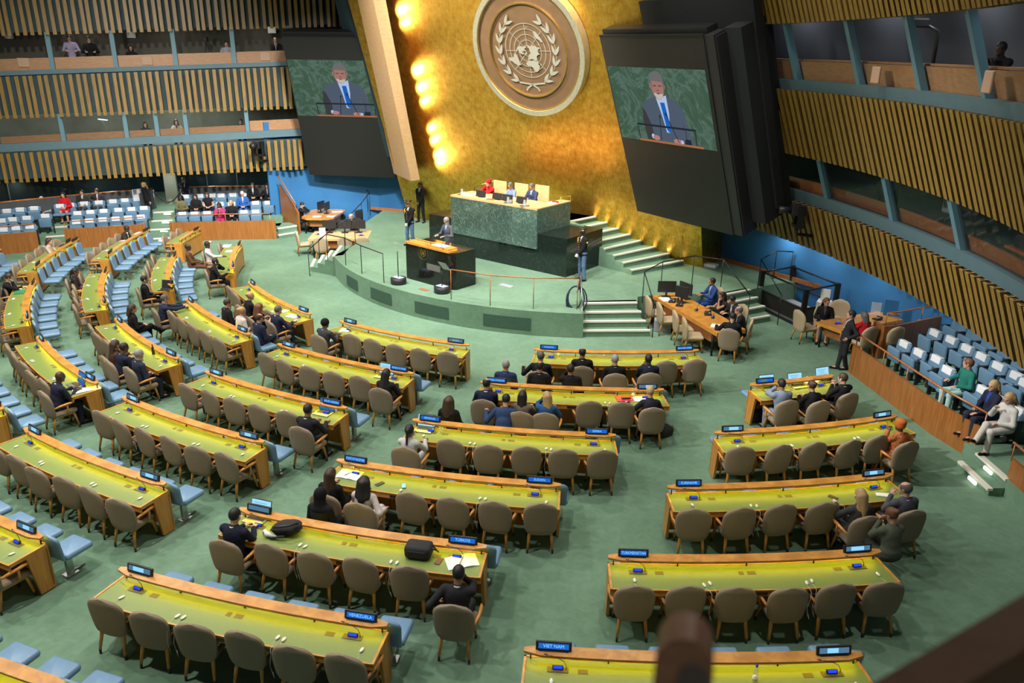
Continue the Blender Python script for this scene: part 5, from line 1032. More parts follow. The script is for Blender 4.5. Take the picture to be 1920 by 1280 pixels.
person(7.198,15.618,0.000,19.0,'man in black suit with headset holding a phone, short desk',hair='short',hc='brown',top=(0.014, 0.014, 0.018),armL='phone',armR='phone',lean=6,ear=-1,yaw=25)
person(7.435,13.401,0.000,17.3,'woman in orange patterned dress and matching headwrap',sex='w',skin='dark',hair='wrap',hc='orange',top=(0.52, 0.15, 0.03),pattern=(0.03, 0.04, 0.07),shirt=None,armL='phone',armR='rest',lean=8)
person(5.628,10.859,0.000,9.9,'woman with long fair hair in grey jacket at SURINAME',sex='w',hair='long',hc='blond',top=(0.05, 0.052, 0.055),shirt=None,armL='table',armR='lap',lean=8,ear=-1)
person(6.422,11.048,0.000,12.3,'balding man in grey suit at the right end of SURINAME',hair='balding',hc='darkgrey',top=(0.075, 0.08, 0.095),shirt=(0.45, 0.55, 0.7),armL='phone',armR='lap',lean=6,yaw=30)
person(5.886,10.263,0.000,10.4,'woman in olive jacket with auburn bun photographing a booklet',sex='w',hair='bun',hc='auburn',top=(0.085, 0.1, 0.07),bottom=(0.06, 0.07, 0.05),shirt=None,armL='phone',armR='phone',lean=12,pitch=28,yaw=15)
person(-18.080,34.043,6.333,-152.0,'person in pale lilac shirt standing in an upper left booth',pose='stand',hair='short',hc='black',top=(0.28, 0.25, 0.36),bottom=BLACK,shirt=None,armL='lectern',armR='lectern')
person(-17.449,34.320,6.303,-153.1,'person in black holding a camera in an upper left booth',pose='stand',hair='short',hc='black',top=BLACK,shirt=None,armL='lectern',armR='lectern')
person(-15.964,34.727,6.423,-155.3,'dark-haired person in black seated in an upper left booth',sex='w',hair='bob',hc='black',top=BLACK,shirt=None,armL='table',armR='table',skin='tan')
person(-12.415,35.984,6.613,-161.0,'person in white shirt seated behind a box in an upper booth',hair='short',hc='black',top=(0.3, 0.33, 0.36),shirt=None,armL='table',armR='table')
person(-10.467,36.579,6.790,-164.0,'man in black suit holding a camera beside the left screen',hair='balding',hc='darkgrey',top=BLACK,armL='phone',armR='phone')
person(-14.719,35.275,3.429,-157.4,'woman in cream jacket in a lit lower left booth',sex='w',hair='bob',hc='brown',top=(0.4, 0.34, 0.28),shirt=(0.05, 0.05, 0.05),armL='table',armR='table')
person(-15.848,34.762,3.348,-155.5,'person with headset in a dim lower left booth',sex='w',hair='bob',hc='black',top=CHAR,shirt=None,armL='table',armR='table')
person(-12.224,36.209,3.380,-161.3,'person in black with a bright visor in a lower left booth',hair='short',hc='black',top=BLACK,shirt=None,armL='table',armR='table',glasses=True)
person(8.705,14.969,6.700,110.0,'dark silhouette of a person in the upper right booth',hair='short',hc='black',skin='dark',top=BLACK,shirt=None,armL='phone',armR='phone')
MOVED.update({('LD4', 1): (-16.575, 27.355, -1.443), ('LD3', 1): (-14.852, 29.451, -1.551), ('LC4', 1): (-13.471, 23.361, -1.184), ('LC5', 1): (-15.189, 22.619, -1.182), ('LC2', 1): (-10.634, 27.0, -1.359), ('LC2', 2): (-9.689, 24.688, -1.169), ('LC3', 5): (-10.947, 22.579, -1.073), ('LB3', 0): (-9.658, 20.697, -0.921), ('LB4', 3): (-9.337, 17.184, -0.746), ('LB4', 4): (-9.085, 16.906, -0.725), ('LB4', 5): (-8.478, 16.541, -0.684), ('LB5', 5): (-9.632, 15.18, -0.686), ('LB2', 2): (-7.467, 21.116, -0.846), ('LB2', 3): (-6.884, 20.113, -0.76), ('LB2', 5): (-6.285, 19.834, -0.713), ('PAL', 0): (-4.77, 18.821, -0.574), ('KOR', 5): (-2.735, 15.605, -0.342), ('SAU', 5): (-3.953, 13.743, -0.373), ('PAN', 0): (0.651, 16.685, -0.127), ('PAN', 1): (1.637, 17.009, -0.053), ('PAN', 2): (2.346, 16.6, 0.002), ('PAN', 3): (3.121, 16.66, 0.061), ('MOL', 0): (-0.531, 15.106, -0.192), ('MOL', 1): (0.219, 14.552, -0.137), ('MOL', 2): (0.711, 14.515, -0.105), ('MOL', 5): (2.892, 14.827, 0.038), ('SEN', 0): (-1.873, 12.993, -0.245), ('SUD', 0): (-2.971, 11.363, -0.28), ('SUD', 1): (-2.368, 11.106, -0.246), ('TUR', 0): (-4.145, 10.052, -0.317), ('TUR', 5): (-0.693, 8.701, -0.142), ('RAS', 0): (5.758, 15.273, 0.233), ('RAS', 1): (6.414, 15.26, 0.275), ('RAS', 2): (7.176, 15.684, 0.332), ('RAB', 5): (7.414, 13.468, 0.303), ('SUR', 4): (5.616, 10.927, 0.173), ('SUR', 5): (6.407, 11.116, 0.215)})
EXTRA_CHAIRS=[('office', -9.444, 34.626, -95, 'man in black suit holding his face at the far left table'), ('office', -6.675, 32.206, 135, 'bald man in black suit behind the left table monitors'), ('cream', 6.128, 23.164, 105, 'man in bright blue suit seated at the right table'), ('cream', 6.128, 21.787, 110, 'woman with long black hair resting her chin on her hand'), ('cream', 6.394, 21.462, 115, 'dark-haired man bending over papers at the right table'), ('cream', 6.259, 20.341, 70, 'bald man in black suit at the near end of the right table'), ('armcream', 5.811, 19.718, -22, 'person with black hair writing, back to the camera, right table'), ('cream', 8.915, 21.351, 160, 'woman in black blazer and dark skirt at the small right table'), ('cream', 9.496, 20.038, 22, 'woman in red jacket with grey hair at the small right table')]
# ================================================================== STAGE FURNITURE, SCREENS, GALLERIES, SMALL THINGS
V2=lambda p:Vector((p[0],p[1],0))
# ---- dais
dU=Vector((.785,-.62,0)); dB=Vector((.62,.785,0)); F0=Vector((.77,25.63,0)); F1=Vector((-2.25,28.02,0)); dl=(F0-F1).length
t=thing('speakers_dais','tall two-tier green marble dais with pale wooden desk top','dais',(F0.x,F0.y,S),math.atan2(dU.y,dU.x))
# local: x along dU (right), y back, origin at the front right corner
def dbox(name,mt,x0,x1,y0,y1,z0,z1): m=MB(); m.box(x0,x1,y0,y1,z0-S,z1-S); return m.obj(name,mt,t)
dbox('lower_block',M['darkmarble'],-dl-1.15,1.18,.06,2.2,S,2.02)
dbox('upper_front',M['marble'],-dl,0,0,.10,1.50,2.83); 
dbox('upper_side',M['marble'],-.10,0,.1,1.93,2.02,2.83); dbox('upper_side',M['marble'],-dl,-dl+.1,.1,1.2,2.02,2.83)
m=MB(); m.box(-dl,0,0,1.15,2.83-S,2.86-S); m.box(-.42,0,1.15,1.93,2.83-S,2.86-S); m.obj('desk_top',M['woodlight'],t)
dbox('desk_ledge',M['woodlight'],-dl,0,-.01,.03,2.80,2.865)
def onD(x,y,z): p=F0+dU*x+dB*y; return (p.x,p.y,z)
DRZ=math.atan2(dU.y,dU.x)
for i,(x,lb) in enumerate(((-2.75,'left'),(-2.0,'second from the left'),(-1.55,'third from the left'),(-.95,'right'))):
    k=thing('monitor','low black monitor on the dais, '+lb+' of four','monitor',onD(x,.35,2.86),DRZ+.05,'monitors on the dais')
    m=MB(); m.rbox((0,0,.13),(.42,.03,.22),.01,Matrix.Rotation(R_(-12),4,'X')); m.obj('panel',M['black'],k); m=MB(); m.cbox((0,.05,.01),(.2,.16,.02)); m.cbox((0,.03,.05),(.05,.03,.1)); m.obj('stand',M['black'],k)
def carafe(x,y,z,label):
    k=thing('water_set',label,'glassware',(x,y,z)); m=MB(); m.lathe([(.16,0),(.17,.012),(.15,.012)],14); m.obj('tray',M['steel'],k)
    m=MB(); m.lathe([(.05,.012),(.055,.09),(.035,.15),(.045,.2)],12); m.obj('carafe',M['clear'],k); m=MB(); m.lathe([(.03,.012),(.035,.11)],10,None,(.09,.03,0)); m.obj('glass',M['clear'],k)
carafe(*onD(-dl+.28,.3,2.86),'carafe and glass on a tray at the left end of the dais'); carafe(*onD(-1.35,.16,2.86),'carafe on a tray in front of the dais middle'); carafe(*onD(-.62,.12,2.86),'carafe and cup on a tray near the right of the dais')
for i,(x,lb) in enumerate(((-2.6,'left of'),(-1.65,'behind the middle of'),(-.72,'right of'))):
    px=dict(zip(range(3),((-.806,28.693),(-.027,28.137),(.708,27.806))))[i]; p=Vector((px[0],px[1],0))-dB*.02
    k=thing('high_back_chair','pale wooden high-backed chair '+('behind the woman in red','behind the woman in blue','behind the man in navy')[i]+' at the dais','chair',(p.x+.1,p.y-.02,2.06),DRZ+math.pi,'chairs on the dais')
    m=MB(); m.rbox((0,-.34,.70),(.62,.05,.95),.024); m.obj('backrest',M['woodlight'],k); m=MB(); m.rbox((0,-.02,.42),(.52,.5,.1),.04); m.obj('seat',M['beige_light'],k); m=MB(); m.tube([(0,0,0),(0,0,.38)],.04,8); m.cbox((0,0,.015),(.4,.4,.03)); m.obj('pedestal',M['steel'],k)
for (x,y,w,l,lb,col) in ((-3.35,.45,.5,.35,'spread of papers and folders at the left of the dais','paper'),(-2.35,.4,.3,.22,'white sheet in front of the woman in red','paper'),(-2.2,.25,.28,.2,'orange-brown folder on the dais front','woodrail'),(-.22,1.2,.3,.3,'white papers at the right end of the dais','paper')):
    m=MB(); m.rbox((0,0,.012),(w,l,.024),.004); tag(m.obj('paper' if col=='paper' else 'folder',M[col],None,onD(x,y,2.86),DRZ+.2),lb,'paper' if col=='paper' else 'folder')
m=MB(); m.lathe([(.03,0),(.03,.02),(.018,.03),(.02,.16),(.012,.17)],10); tag(m.obj('gavel_post',M['leg'],None,onD(-.15,1.55,2.86)),'short wooden post at the right corner of the dais','gavel')
m=MB(); m.rbox((0,0,.02),(.22,.12,.04),.01); tag(m.obj('folder',mat('red_plastic',(.5,.02,.03,1),.5),None,onD(-.18,1.25,2.885),DRZ),'small red case at the right end of the dais','case')
m=MB(); m.tube([onD(-.02,1.93,2.86),onD(-.02,1.93,3.02),onD(-.30,1.93,2.98)],.012,6); struct(m.obj('dais_handrail',M['goldtrim']))
m=MB(); m.tube([onD(-dl-.9,2.3,2.02),onD(-dl-.9,2.3,2.75),onD(-dl-.1,2.5,3.05)],.02,6); struct(m.obj('dais_handrail.001',M['goldtrim']))
# ---- lectern
LF=Vector((-3.44,24.64,0)); LR=Vector((-1.83,23.25,0)); LB=Vector((-1.18,24.01,0)); lu=(LR-LF).normalized(); lb=Vector((-lu.y,lu.x,0)); lw=(LR-LF).length; ld=(LB-LR).length
lec=thing('lectern','black marble speaker lectern with sloping wooden top and gold emblem','lectern',(LF.x,LF.y,S),math.atan2(lu.y,lu.x))
m=MB(); m.prism([(0,0),(lw-.18,0),(lw,.14),(lw,ld),(0,ld)],0,1.16); m.obj('body',M['blackmarble'],lec)
m=MB(); top=[(-.02,-.03),(lw*.93,-.03),(lw*.93+.05,.3),(lw*.8,ld*.55),(-.02,ld*.5)]
m.prism(top,1.16,1.22); m.prism([(lw*.42,.02),(lw*.9,.02),(lw*.9,.42),(lw*.42,.42)],1.22,1.265); m.obj('wooden_top',M['wood'],lec)
m=MB(); m.rbox((lw*.66,.22,1.275),(.55,.3,.012),.003); o=m.obj('speech_pages',M['paper'],None); o.location=lec.location; o.rotation_euler=lec.rotation_euler; o.name='speech_pages'; tag(o,'white speech pages lying on the lectern top','paper')
m=MB()
for x in (lw*.52,lw*.75): m.tube([(x,.03,1.22),(x+.02,.06,1.42),(x+.08,.18,1.62)],.007,5); m.ell((x+.085,.19,1.635),(.012,.02,.012),8,4)
m.obj('microphone',M['black'],lec)
m=MB(); m.tube([(lw*.08,.0,1.2),(lw*.08,.0,1.36),(lw*.8,.0,1.36),(lw*.8,.0,1.2)],.008,5); m.obj('top_rail',M['blackmetal'],lec)
m=MB(); m.cbox((lw*.60,-.008,.58),(.62,.012,.20)); pl=m.obj('plaque',mat('grey_plaque',(.10,.10,.095,1),.5),lec)
m=MB(); 
for j in range(6): m.cbox((lw*.60,-.016,.655-.03*j),(.54-.05*(j%2),.003,.006))
m.obj('plaque_lettering',mat('plaque_text',(.22,.22,.2,1),.5),pl)
le=bpy.data.objects.new('gold_emblem',None); COL.objects.link(le); le.parent=lec; s_=.145/1.32
B3=Matrix((Gu,Gw,Gn)).transposed().to_4x4()   # emblem axes
T3=Matrix(((1,0,0,lw*.38),(0,0,-1,-.004),(0,1,0,.98),(0,0,0,1)))   # x,y,out -> lectern front
Mx=T3@Matrix.Scale(s_,4)@Matrix.Translation((0,0,-.30))@B3.inverted()
for nm in ('grid_lines','world_map','laurel_wreath','gold_ring'):
    src=bpy.data.objects[nm]; me=src.data.copy(); me.materials.clear(); me.materials.append(M['goldtrim']); o=mk('emblem_'+nm,me,lec); o.matrix_local=Mx
bpy.data.objects.remove(le)
# ---- teleprompters
for (x,y,zt,gx,lb) in ((-3.62,24.0,1.78,1,'thin glass teleprompter left of the lectern'),(-2.16,23.1,1.42,-1,'glass teleprompter in front of the lectern')):
    k=thing('teleprompter',lb,'teleprompter',(x,y,S),math.atan2(lu.y,lu.x))
    m=MB(); m.lathe([(.24,0),(.25,.02),(.25,.19),(.22,.2)],20); m.obj('base_unit',M['black'],k); m=MB(); m.cbox((0,0,.205),(.34,.22,.012)); m.obj('base_screen',mat('pale_screen',(.35,.45,.6,1),.3),k)
    m=MB(); m.tube([(0,.0,.2),(0,0,zt-S)],.016,6); m.obj('pole',M['blackmetal'],k)
    m=MB(); Tt=Matrix.Translation((.06,.05,zt-S+.15))@Matrix.Rotation(R_(40),4,'X'); m.cbox((0,0,0),(.34,.006,.34),Tt); m.obj('glass_plate',M['clear'],k)
m=MB(); m.cbox((0,0,.004),(.35,.16,.008)); tag(m.obj('floor_cover',mat('rust_tape',(.28,.09,.04,1),.8),None,(-2.75,23.35,S),R_(-41)),'rust-coloured tape patch on the stage before the lectern','tape')
m=MB(); m.cbox((0,0,.006),(.5,.22,.012)); tag(m.obj('floor_cover',M['print'],None,(-.2,23.9,S),R_(-41)),'grey floor hatch on the stage right of the lectern','hatch')
# ---- screens
def speaker_picture(par,T,W,H):
    """flat television picture: a bearded man in a suit at a lectern before green marble"""
    def lay(name,mt,polys,d):
        m=MB()
        for P in polys: m.add([tuple(T@Vector((x*H,-d,y*H))) for x,y in P],[tuple(range(len(P)))])
        return m.obj(name,mt,par)
    def e(cx,cy,rx,ry,a0=0,a1=360,n=26,rot=0): return [(cx+rx*math.cos(R_(a0+(a1-a0)*i/n))*math.cos(rot)-ry*math.sin(R_(a0+(a1-a0)*i/n))*math.sin(rot),cy+rx*math.cos(R_(a0+(a1-a0)*i/n))*math.sin(rot)+ry*math.sin(R_(a0+(a1-a0)*i/n))*math.cos(rot)) for i in range(n)]
    c=W/H*.53
    lay('picture_background',M['tvmarble'],[[(0,0),(W/H,0),(W/H,1),(0,1)]],.002)
    lay('picture_suit',TV('tv_suit',(.075,.10,.14)),[[(c-.40,.03),(c-.42,.3),(c-.39,.48),(c-.33,.56),(c-.10,.64),(c+.12,.64),(c+.30,.57),(c+.36,.48),(c+.40,.3),(c+.47,.03)]],.004)
    lay('picture_sleeve',TV('tv_suit_dark',(.045,.045,.05)),[[(c-.40,.03),(c-.42,.3),(c-.39,.48),(c-.34,.42),(c-.27,.24),(c-.26,.03)],[(c+.30,.36),(c+.34,.2),(c+.33,.03),(c+.345,.03),(c+.355,.2)]],.005)
    lay('picture_shirt',TV('tv_shirt',(.42,.52,.72)),[[(c-.10,.64),(c-.04,.40),(c+.0,.16),(c+.06,.16),(c+.10,.42),(c+.10,.66),(c,.62)]],.006)
    lay('picture_tie',TV('tv_tie',(.01,.12,.50)),[[(c-.03,.56),(c+.05,.56),(c+.09,.20),(c+.05,.16),(c+.01,.20)]],.007)
    lay('picture_head',TV('tv_skin',(.34,.17,.14)),[e(c-.03,.75,.112,.155),e(c-.15,.77,.02,.04),e(c+.09,.77,.02,.04)],.008)
    lay('picture_hair',TV('tv_hair',(.15,.14,.145)),[e(c-.025,.835,.125,.125,-5,185),[(c-.15,.83),(c-.145,.72),(c-.125,.75),(c-.12,.83)],[(c+.10,.83),(c+.095,.72),(c+.075,.75),(c+.07,.83)]],.009)
    lay('picture_beard',TV('tv_beard',(.50,.44,.42)),[e(c-.025,.70,.085,.10,190,350)],.009)
    lay('picture_features',TV('tv_dark',(.14,.065,.055)),[e(c-.075,.775,.032,.010),e(c+.02,.775,.032,.010),e(c-.03,.675,.032,.009),e(c-.03,.715,.018,.007)],.010)
    lay('picture_hands',TV('tv_hand',(.42,.20,.19)),[e(c-.22,.07,.065,.035),e(c+.17,.055,.07,.035)],.009)
    lay('picture_cuffs',TV('tv_shirt',None),[e(c-.28,.085,.03,.035),e(c+.25,.05,.035,.03)],.0085)
    bar=lambda x0,y0,x1,y1,w:[(x0,y0-w),(x1,y1-w),(x1,y1+w),(x0,y0+w)]
    lay('picture_rail',TV('tv_rail',(.02,.025,.035)),[bar(c-.56,.235,c+.53,.235,.014),bar(c-.545,.03,c-.525,.235,.004)[:0] or [(c-.55,.03),(c-.535,.03),(c-.545,.23),(c-.56,.23)],[(c+.50,.03),(c+.515,.03),(c+.525,.23),(c+.51,.23)],[(c-.14,.04),(c-.128,.04),(c-.078,.36),(c-.09,.36)],[(c+.19,.04),(c+.205,.04),(c+.05,.40),(c+.035,.40)],e(c-.08,.37,.014,.022),e(c+.04,.41,.014,.022),[(c+.30,.03),(c+.42,.03),(c+.42,.10),(c+.32,.10)]],.011)
    lay('picture_lectern',TV('tv_wood',(.36,.14,.06)),[[(c-.56,0),(c+.62,0),(c+.62,.03),(c-.56,.03)]],.012)
_tv={}
def TV(n,c):
    if n not in _tv: _tv[n]=emis(n,(*c,1),1.0)
    return _tv[n]
def tvm():
    m=bpy.data.materials.new('tv_marble'); m.use_nodes=True; n=m.node_tree; n.nodes.clear(); e=n.nodes.new('ShaderNodeEmission'); o=n.nodes.new('ShaderNodeOutputMaterial'); tc=n.nodes.new('ShaderNodeTexCoord')
    nz=n.nodes.new('ShaderNodeTexNoise'); nz.inputs['Scale'].default_value=.9; nz.inputs['Detail'].default_value=10; nz.inputs['Distortion'].default_value=1.2; nz.inputs['Roughness'].default_value=.65; L(n,tc.outputs['Object'],nz.inputs['Vector'])
    s_=n.nodes.new('ShaderNodeMath'); s_.operation='SUBTRACT'; s_.inputs[1].default_value=.5; a=n.nodes.new('ShaderNodeMath'); a.operation='ABSOLUTE'; L(n,nz.outputs[0],s_.inputs[0]); L(n,s_.outputs[0],a.inputs[0]); r=ramp(n,[(0,(.105,.175,.14,1)),(.02,(.07,.125,.09,1)),(.08,(.045,.092,.055,1)),(.2,(.085,.15,.125,1))]); L(n,a.outputs[0],r.inputs[0]); L(n,r.outputs[0],e.inputs[0]); L(n,e.outputs[0],o.inputs[0]); return m
M['tvmarble']=tvm()
def screen(name,anchor,az,al,u0,u1,w0,w1,iu0,iw0,iW,label,sidew):
    t=thing(name,label,'screen',anchor,R_(az)); t.rotation_euler=(0,0,R_(az))
    T=Matrix.Rotation(R_(al),4,'X')   # top leans towards the hall (-y)
    m=MB(); m.box(u0,u1,0,.42,w0,w1,T); m.obj('housing',M['screenblack'],t)
    m=MB(); m.box(u0,u1,-.012,.0,w0,w1,T); m.obj('dark_panel',M['screenblack'],t)
    m=MB(); m.box(u0+.05,u1+.05,.1,.5,w1,w1+.16,T); m.box(u0,u1,-.03,.06,w1,w1+.03,T); m.obj('top_bracket',M['blackmetal'],t)
    m=MB(); m.box(u1,u1+sidew,.02,.5,w0+.02,w1,T); m.box(u1+sidew,u1+sidew+.05,.06,.6,w0+.05,w1-.05,T); m.obj('side_cabinet',mat('dark_bronze',(.045,.032,.022,1),.5) if sidew<.3 else M['black'],t)
    m=MB(); m.box(iu0,iu0+iW,-.018,-.012,iw0,iw0+iW*.5625,T); p=m.obj('picture',M['tvmarble'],t)
    speaker_picture(t,T@Matrix.Translation((iu0,-.018,iw0)),iW,iW*.5625)
    return t
screen('video_screen',(-6.5,34.0,5.0),-8,17.5,-2.7,1.60,-2.72,3.24,-2.66,-.0,4.16,'big tilted video screen left of the gold wall, showing the speaker',.12)
screen('video_screen',(5.85,22.48,5.275),-57,20,-4.46,-.16,-2.82,3.06,-4.39,-.16,4.11,'big tilted video screen right of the gold wall, showing the speaker',.34)
m=MB(); T=Matrix.Translation((5.85,22.48,5.275))@Matrix.Rotation(R_(-57),4,'Z')@Matrix.Rotation(R_(20),4,'X'); m.box(.15,.72,.45,1.6,-2.5,3.1,T); m.box(-4.4,.8,.9,1.2,-2.2,3.75,T); struct(m.obj('wall_screen_mount',M['dark']))
# ---- stage rails
def railing(name,pts,h,mt,posts=None,r=.018,z2=None,label=None):
    m=MB(); m.tube([(p[0],p[1],p[2]+h) for p in pts],r,6)
    for p in (posts or pts): m.tube([p,(p[0],p[1],p[2]+h)],.014,6)
    return struct(m.obj(name,mt))
railing('stage_railing',[(-7.3,27.3,0),(-6.6,27.25,.6),(-5.72,26.13,S),(-4.98,25.08,S),(-4.09,24.05,S)],.95,M['blackmetal'])
railing('stage_railing.001',[(-1.83,22.4,S),(-.65,21.83,S),(.6,21.59,S),(1.86,21.62,S)],.92,M['woodrail'])
railing('stage_railing.002',[(1.98,21.25,0),(1.98,22.2,S)],.95,M['steel']); railing('stage_railing.003',[(4.05,21.35,0),(3.85,22.3,S),(4.6,23.5,S),(5.74,24.3,S),(6.55,23.85,S),(7.1,22.55,0)],.95,M['blackmetal'])
railing('stage_railing.004',[(8.05,22.6,0),(7.75,23.95,S),(8.6,25.1,S),(9.1,25.0,S)],.95,M['blackmetal'])
railing('stage_railing.005',[(-7.3,28.9,0),(-6.3,28.9,S),(-6.0,29.3,S)],.95,M['blackmetal'])
railing('stage_railing.006',[(-7.0,32.2,0),(-6.5,33.4,.5),(-6.35,34.6,S),(-6.6,35.4,S)],1.0,M['blackmetal'])
railing('dais_railing',[(3.22,28.6,2.06),(4.3,27.75,1.56),(4.55,27.5,1.4),(5.8,26.6,.91)],.95,M['goldtrim'],None,.02)
m=MB()
for k in range(3): m.tube([(1.80+.03*k+(.20+.05*k)*math.cos(i*.3927),21.75+.05*k,1.05-.06*k+(.34+.05*k)*math.sin(i*.3927)) for i in range(17)],.022,6)
m.tube([(1.92,21.72,1.62),(1.9,21.75,1.35),(1.86,21.75,1.2)],.022,6)
tag(m.obj('cable_loop',mat('dark_blue_rope',(.015,.03,.06,1),.7)),'coiled dark blue cables hanging on the rail by the stage steps','cable')
# ---- tables
def table(name,label,poly,h,mt,loc,thick=.06,legs=True):
    t=thing(name,label,'table',(loc[0],loc[1],0)); q=[(p[0]-loc[0],p[1]-loc[1]) for p in poly]
    m=MB(); m.prism(q,h-thick,h); m.obj('tabletop',mt,t)
    cx=sum(p[0] for p in q)/len(q); cy=sum(p[1] for p in q)/len(q)
    for p in q[:4] if len(q)<6 else q[::max(1,len(q)//4)]:
        m=MB(); x,y=p[0]+(cx-p[0])*.15,p[1]+(cy-p[1])*.15; m.tube([(x,y,0),(x,y,h-thick)],.03,8); m.obj('leg',M['blackmetal'],t)
    m=MB(); m.prism([(p[0]+(cx-p[0])*.22,p[1]+(cy-p[1])*.22) for p in q],.35,h-thick); m.obj('modesty_panel',M['woodrail'],t)
    return t
table('conference_table','long wooden conference table at the right of the stage',[(4.28,23.0),(5.45,19.68),(6.30,20.0),(5.15,23.3)],.76,M['wood'],(5.3,21.5),.11)
table('conference_table','small wooden table by the blue wall at right',[(8.45,20.72),(8.87,19.98),(11.0,21.0),(10.6,21.75)],.76,M['wood'],(9.7,20.9),.09)
table('conference_table','pale wooden table left of the stage steps',[(-7.95,29.85),(-5.66,30.0),(-5.75,31.5),(-8.0,31.2)],.76,M['woodlight'],(-6.9,30.6),.08)
rp=[(-9.25,34.0),(-9.0,33.72),(-8.2,33.7),(-7.85,34.0),(-7.65,35.6),(-7.9,35.85),(-8.9,35.85),(-9.2,35.6)]
table('conference_table','honey wooden table with rounded ends by the blue wall at left',rp,.76,M['wood'],(-8.5,34.8),.08)
def mon(x,y,z,rz,label,back=True,w=.55):
    k=thing('monitor',label,'monitor',(x,y,z),R_(rz)); m=MB(); m.rbox((0,0,.33),(w,.04,.35),.012); m.obj('panel',M['black'],k); m=MB(); m.cbox((0,.03,.1),(.06,.03,.2)); m.cbox((0,.03,.008),(.26,.2,.016)); m.obj('stand',M['black'],k)
mon(4.66,22.85,.76,0,'black monitor at the far left of the right conference table'); mon(5.2,22.7,.76,-60,'black monitor seen edge-on on the right conference table'); mon(5.0,22.3,.76,-40,'small dark monitor in front of the man in blue',True,.42)
mon(-8.62,35.0,.76,70,'tall black monitor on the left table with rounded ends'); mon(-8.3,34.8,.76,80,'second black monitor on the left table with rounded ends')
mon(-7.35,31.0,.76,180,'grey monitor back on the pale table, leftmost'); mon(-6.75,31.05,.76,180,'dark monitor back in the middle of the pale table'); mon(-6.2,31.1,.76,180,'dark monitor back at the right of the pale table')
m=MB(); m.rbox((0,0,.19),(.24,.02,.38),.005,Matrix.Rotation(R_(8),4,'X')); tag(m.obj('card_stand',M['paper'],None,(-7.45,30.2,.765),R_(10)),'white standing card on the pale table','card')
for i,(x,y,rz,lb) in enumerate(((4.45,22.35,-100,'first'),(4.68,21.7,-105,'second'),(5.0,20.95,-108,'third'),(5.15,20.35,-112,'fourth'))):
    chair(x-.18,y,R_(rz+20),'cream armless chair, %s from the stage along the right table'%lb,'cream chairs at the side tables',CREAM)
for (x,y,rz,lb) in ((8.35,21.2,-75,'cream chair left of the woman in black blazer'),(9.6,21.9,165,'cream chair between the small right table and the blue wall'),(10.2,20.05,20,'cream chair next to the red jacket, nearest the parapet'),(11.0,20.65,30,'cream chair tucked behind the right cross parapet')):
    chair(x,y,R_(rz),lb,'cream chairs at the side tables',CREAM)
for (x,y,rz,lb) in ((-7.35,29.62,0,'cream chair, leftmost in front of the pale table'),(-6.45,29.7,0,'cream chair, middle in front of the pale table'),(-8.25,30.4,-70,'cream chair at the left end of the pale table'),(-5.85,29.75,15,'cream chair by the stage steps, draped with a coat')):
    chair(x,y,R_(rz),lb,'cream chairs at the side tables',CREAM)
def office(x,y,rz,label):
    k=thing('office_chair',label,'chair',(x,y,0),R_(rz)); m=MB(); m.smooth=True; m.rbox((0,0,.44),(.5,.48,.09),.04); m.obj('seat',M['blackfab'],k); m=MB(); m.rbox((0,-.26,.78),(.5,.07,.58),.034); m.obj('backrest',M['blackfab'],k)
    m=MB(); m.tube([(0,0,.08),(0,0,.4)],.03,8); m.obj('gas_post',M['steel'],k); m=MB()
    for i in range(5): a=i*1.2566; m.tube([(0,0,.09),(.3*math.cos(a),.3*math.sin(a),.06)],.022,6); m.ell((.31*math.cos(a),.31*math.sin(a),.03),(.03,.03,.03),8,4)
    m.obj('star_base',M['blackmetal'],k)
for (kind,x,y,rz,lb) in EXTRA_CHAIRS:
    s_=' '.join(lb.split()[:6])
    if kind=='cream': chair(x,y,R_(rz),'cream chair under the '+s_,'cream chairs at the side tables',CREAM)
    elif kind=='armcream': chair(x,y,R_(rz),'beige armchair under the '+s_)
    else: office(x,y,rz,'black office chair under the '+s_)
office(-7.0,34.3,60,'empty black office chair right of the rounded table')
def console(x,y,z,rz,label):
    t=thing('microphone',label,'microphone',(x,y,z),R_(rz),'desk microphones')
    for nm,me in MICP: mk(nm,me,t)
console(4.95,22.6,.763,-105,'microphone console beside the far monitor on the right table'); console(5.3,21.6,.763,-105,'microphone console in the middle of the right table'); console(5.62,20.95,.763,-105,'microphone console near the bald man on the right table'); console(5.9,20.25,.763,-60,'microphone console at the near end of the right table'); console(-7.7,30.6,.763,0,'microphone console on the pale table left end'); console(-6.0,30.5,.763,0,'microphone console on the pale table right end'); console(9.0,20.55,.763,20,'microphone console on the small right table')
def deskphone(x,y,z,rz,lb):
    t=thing('desk_phone',lb,'phone',(x,y,z),R_(rz)); m=MB(); m.rbox((0,0,.03),(.2,.2,.05),.01,Matrix.Rotation(R_(12),4,'X')); m.obj('base',M['black'],t); m=MB(); m.tube([(-.07,-.09,.075),(-.075,0,.085),(-.07,.09,.1)],[.022,.014,.022],6); m.obj('handset',M['black'],t); m=MB(); m.cbox((.03,.05,.066),(.1,.05,.004)); m.obj('display',M['print'],t)
deskphone(4.75,22.35,.76,-110,'black desk phone left of the monitors on the right table'); deskphone(4.9,22.0,.76,-110,'second black desk phone on the right table'); deskphone(5.55,21.2,.76,-100,'black desk phone in the middle of the right table')
deskphone(10.25,20.95,.76,200,'desk phone beside the laptops on the small right table')
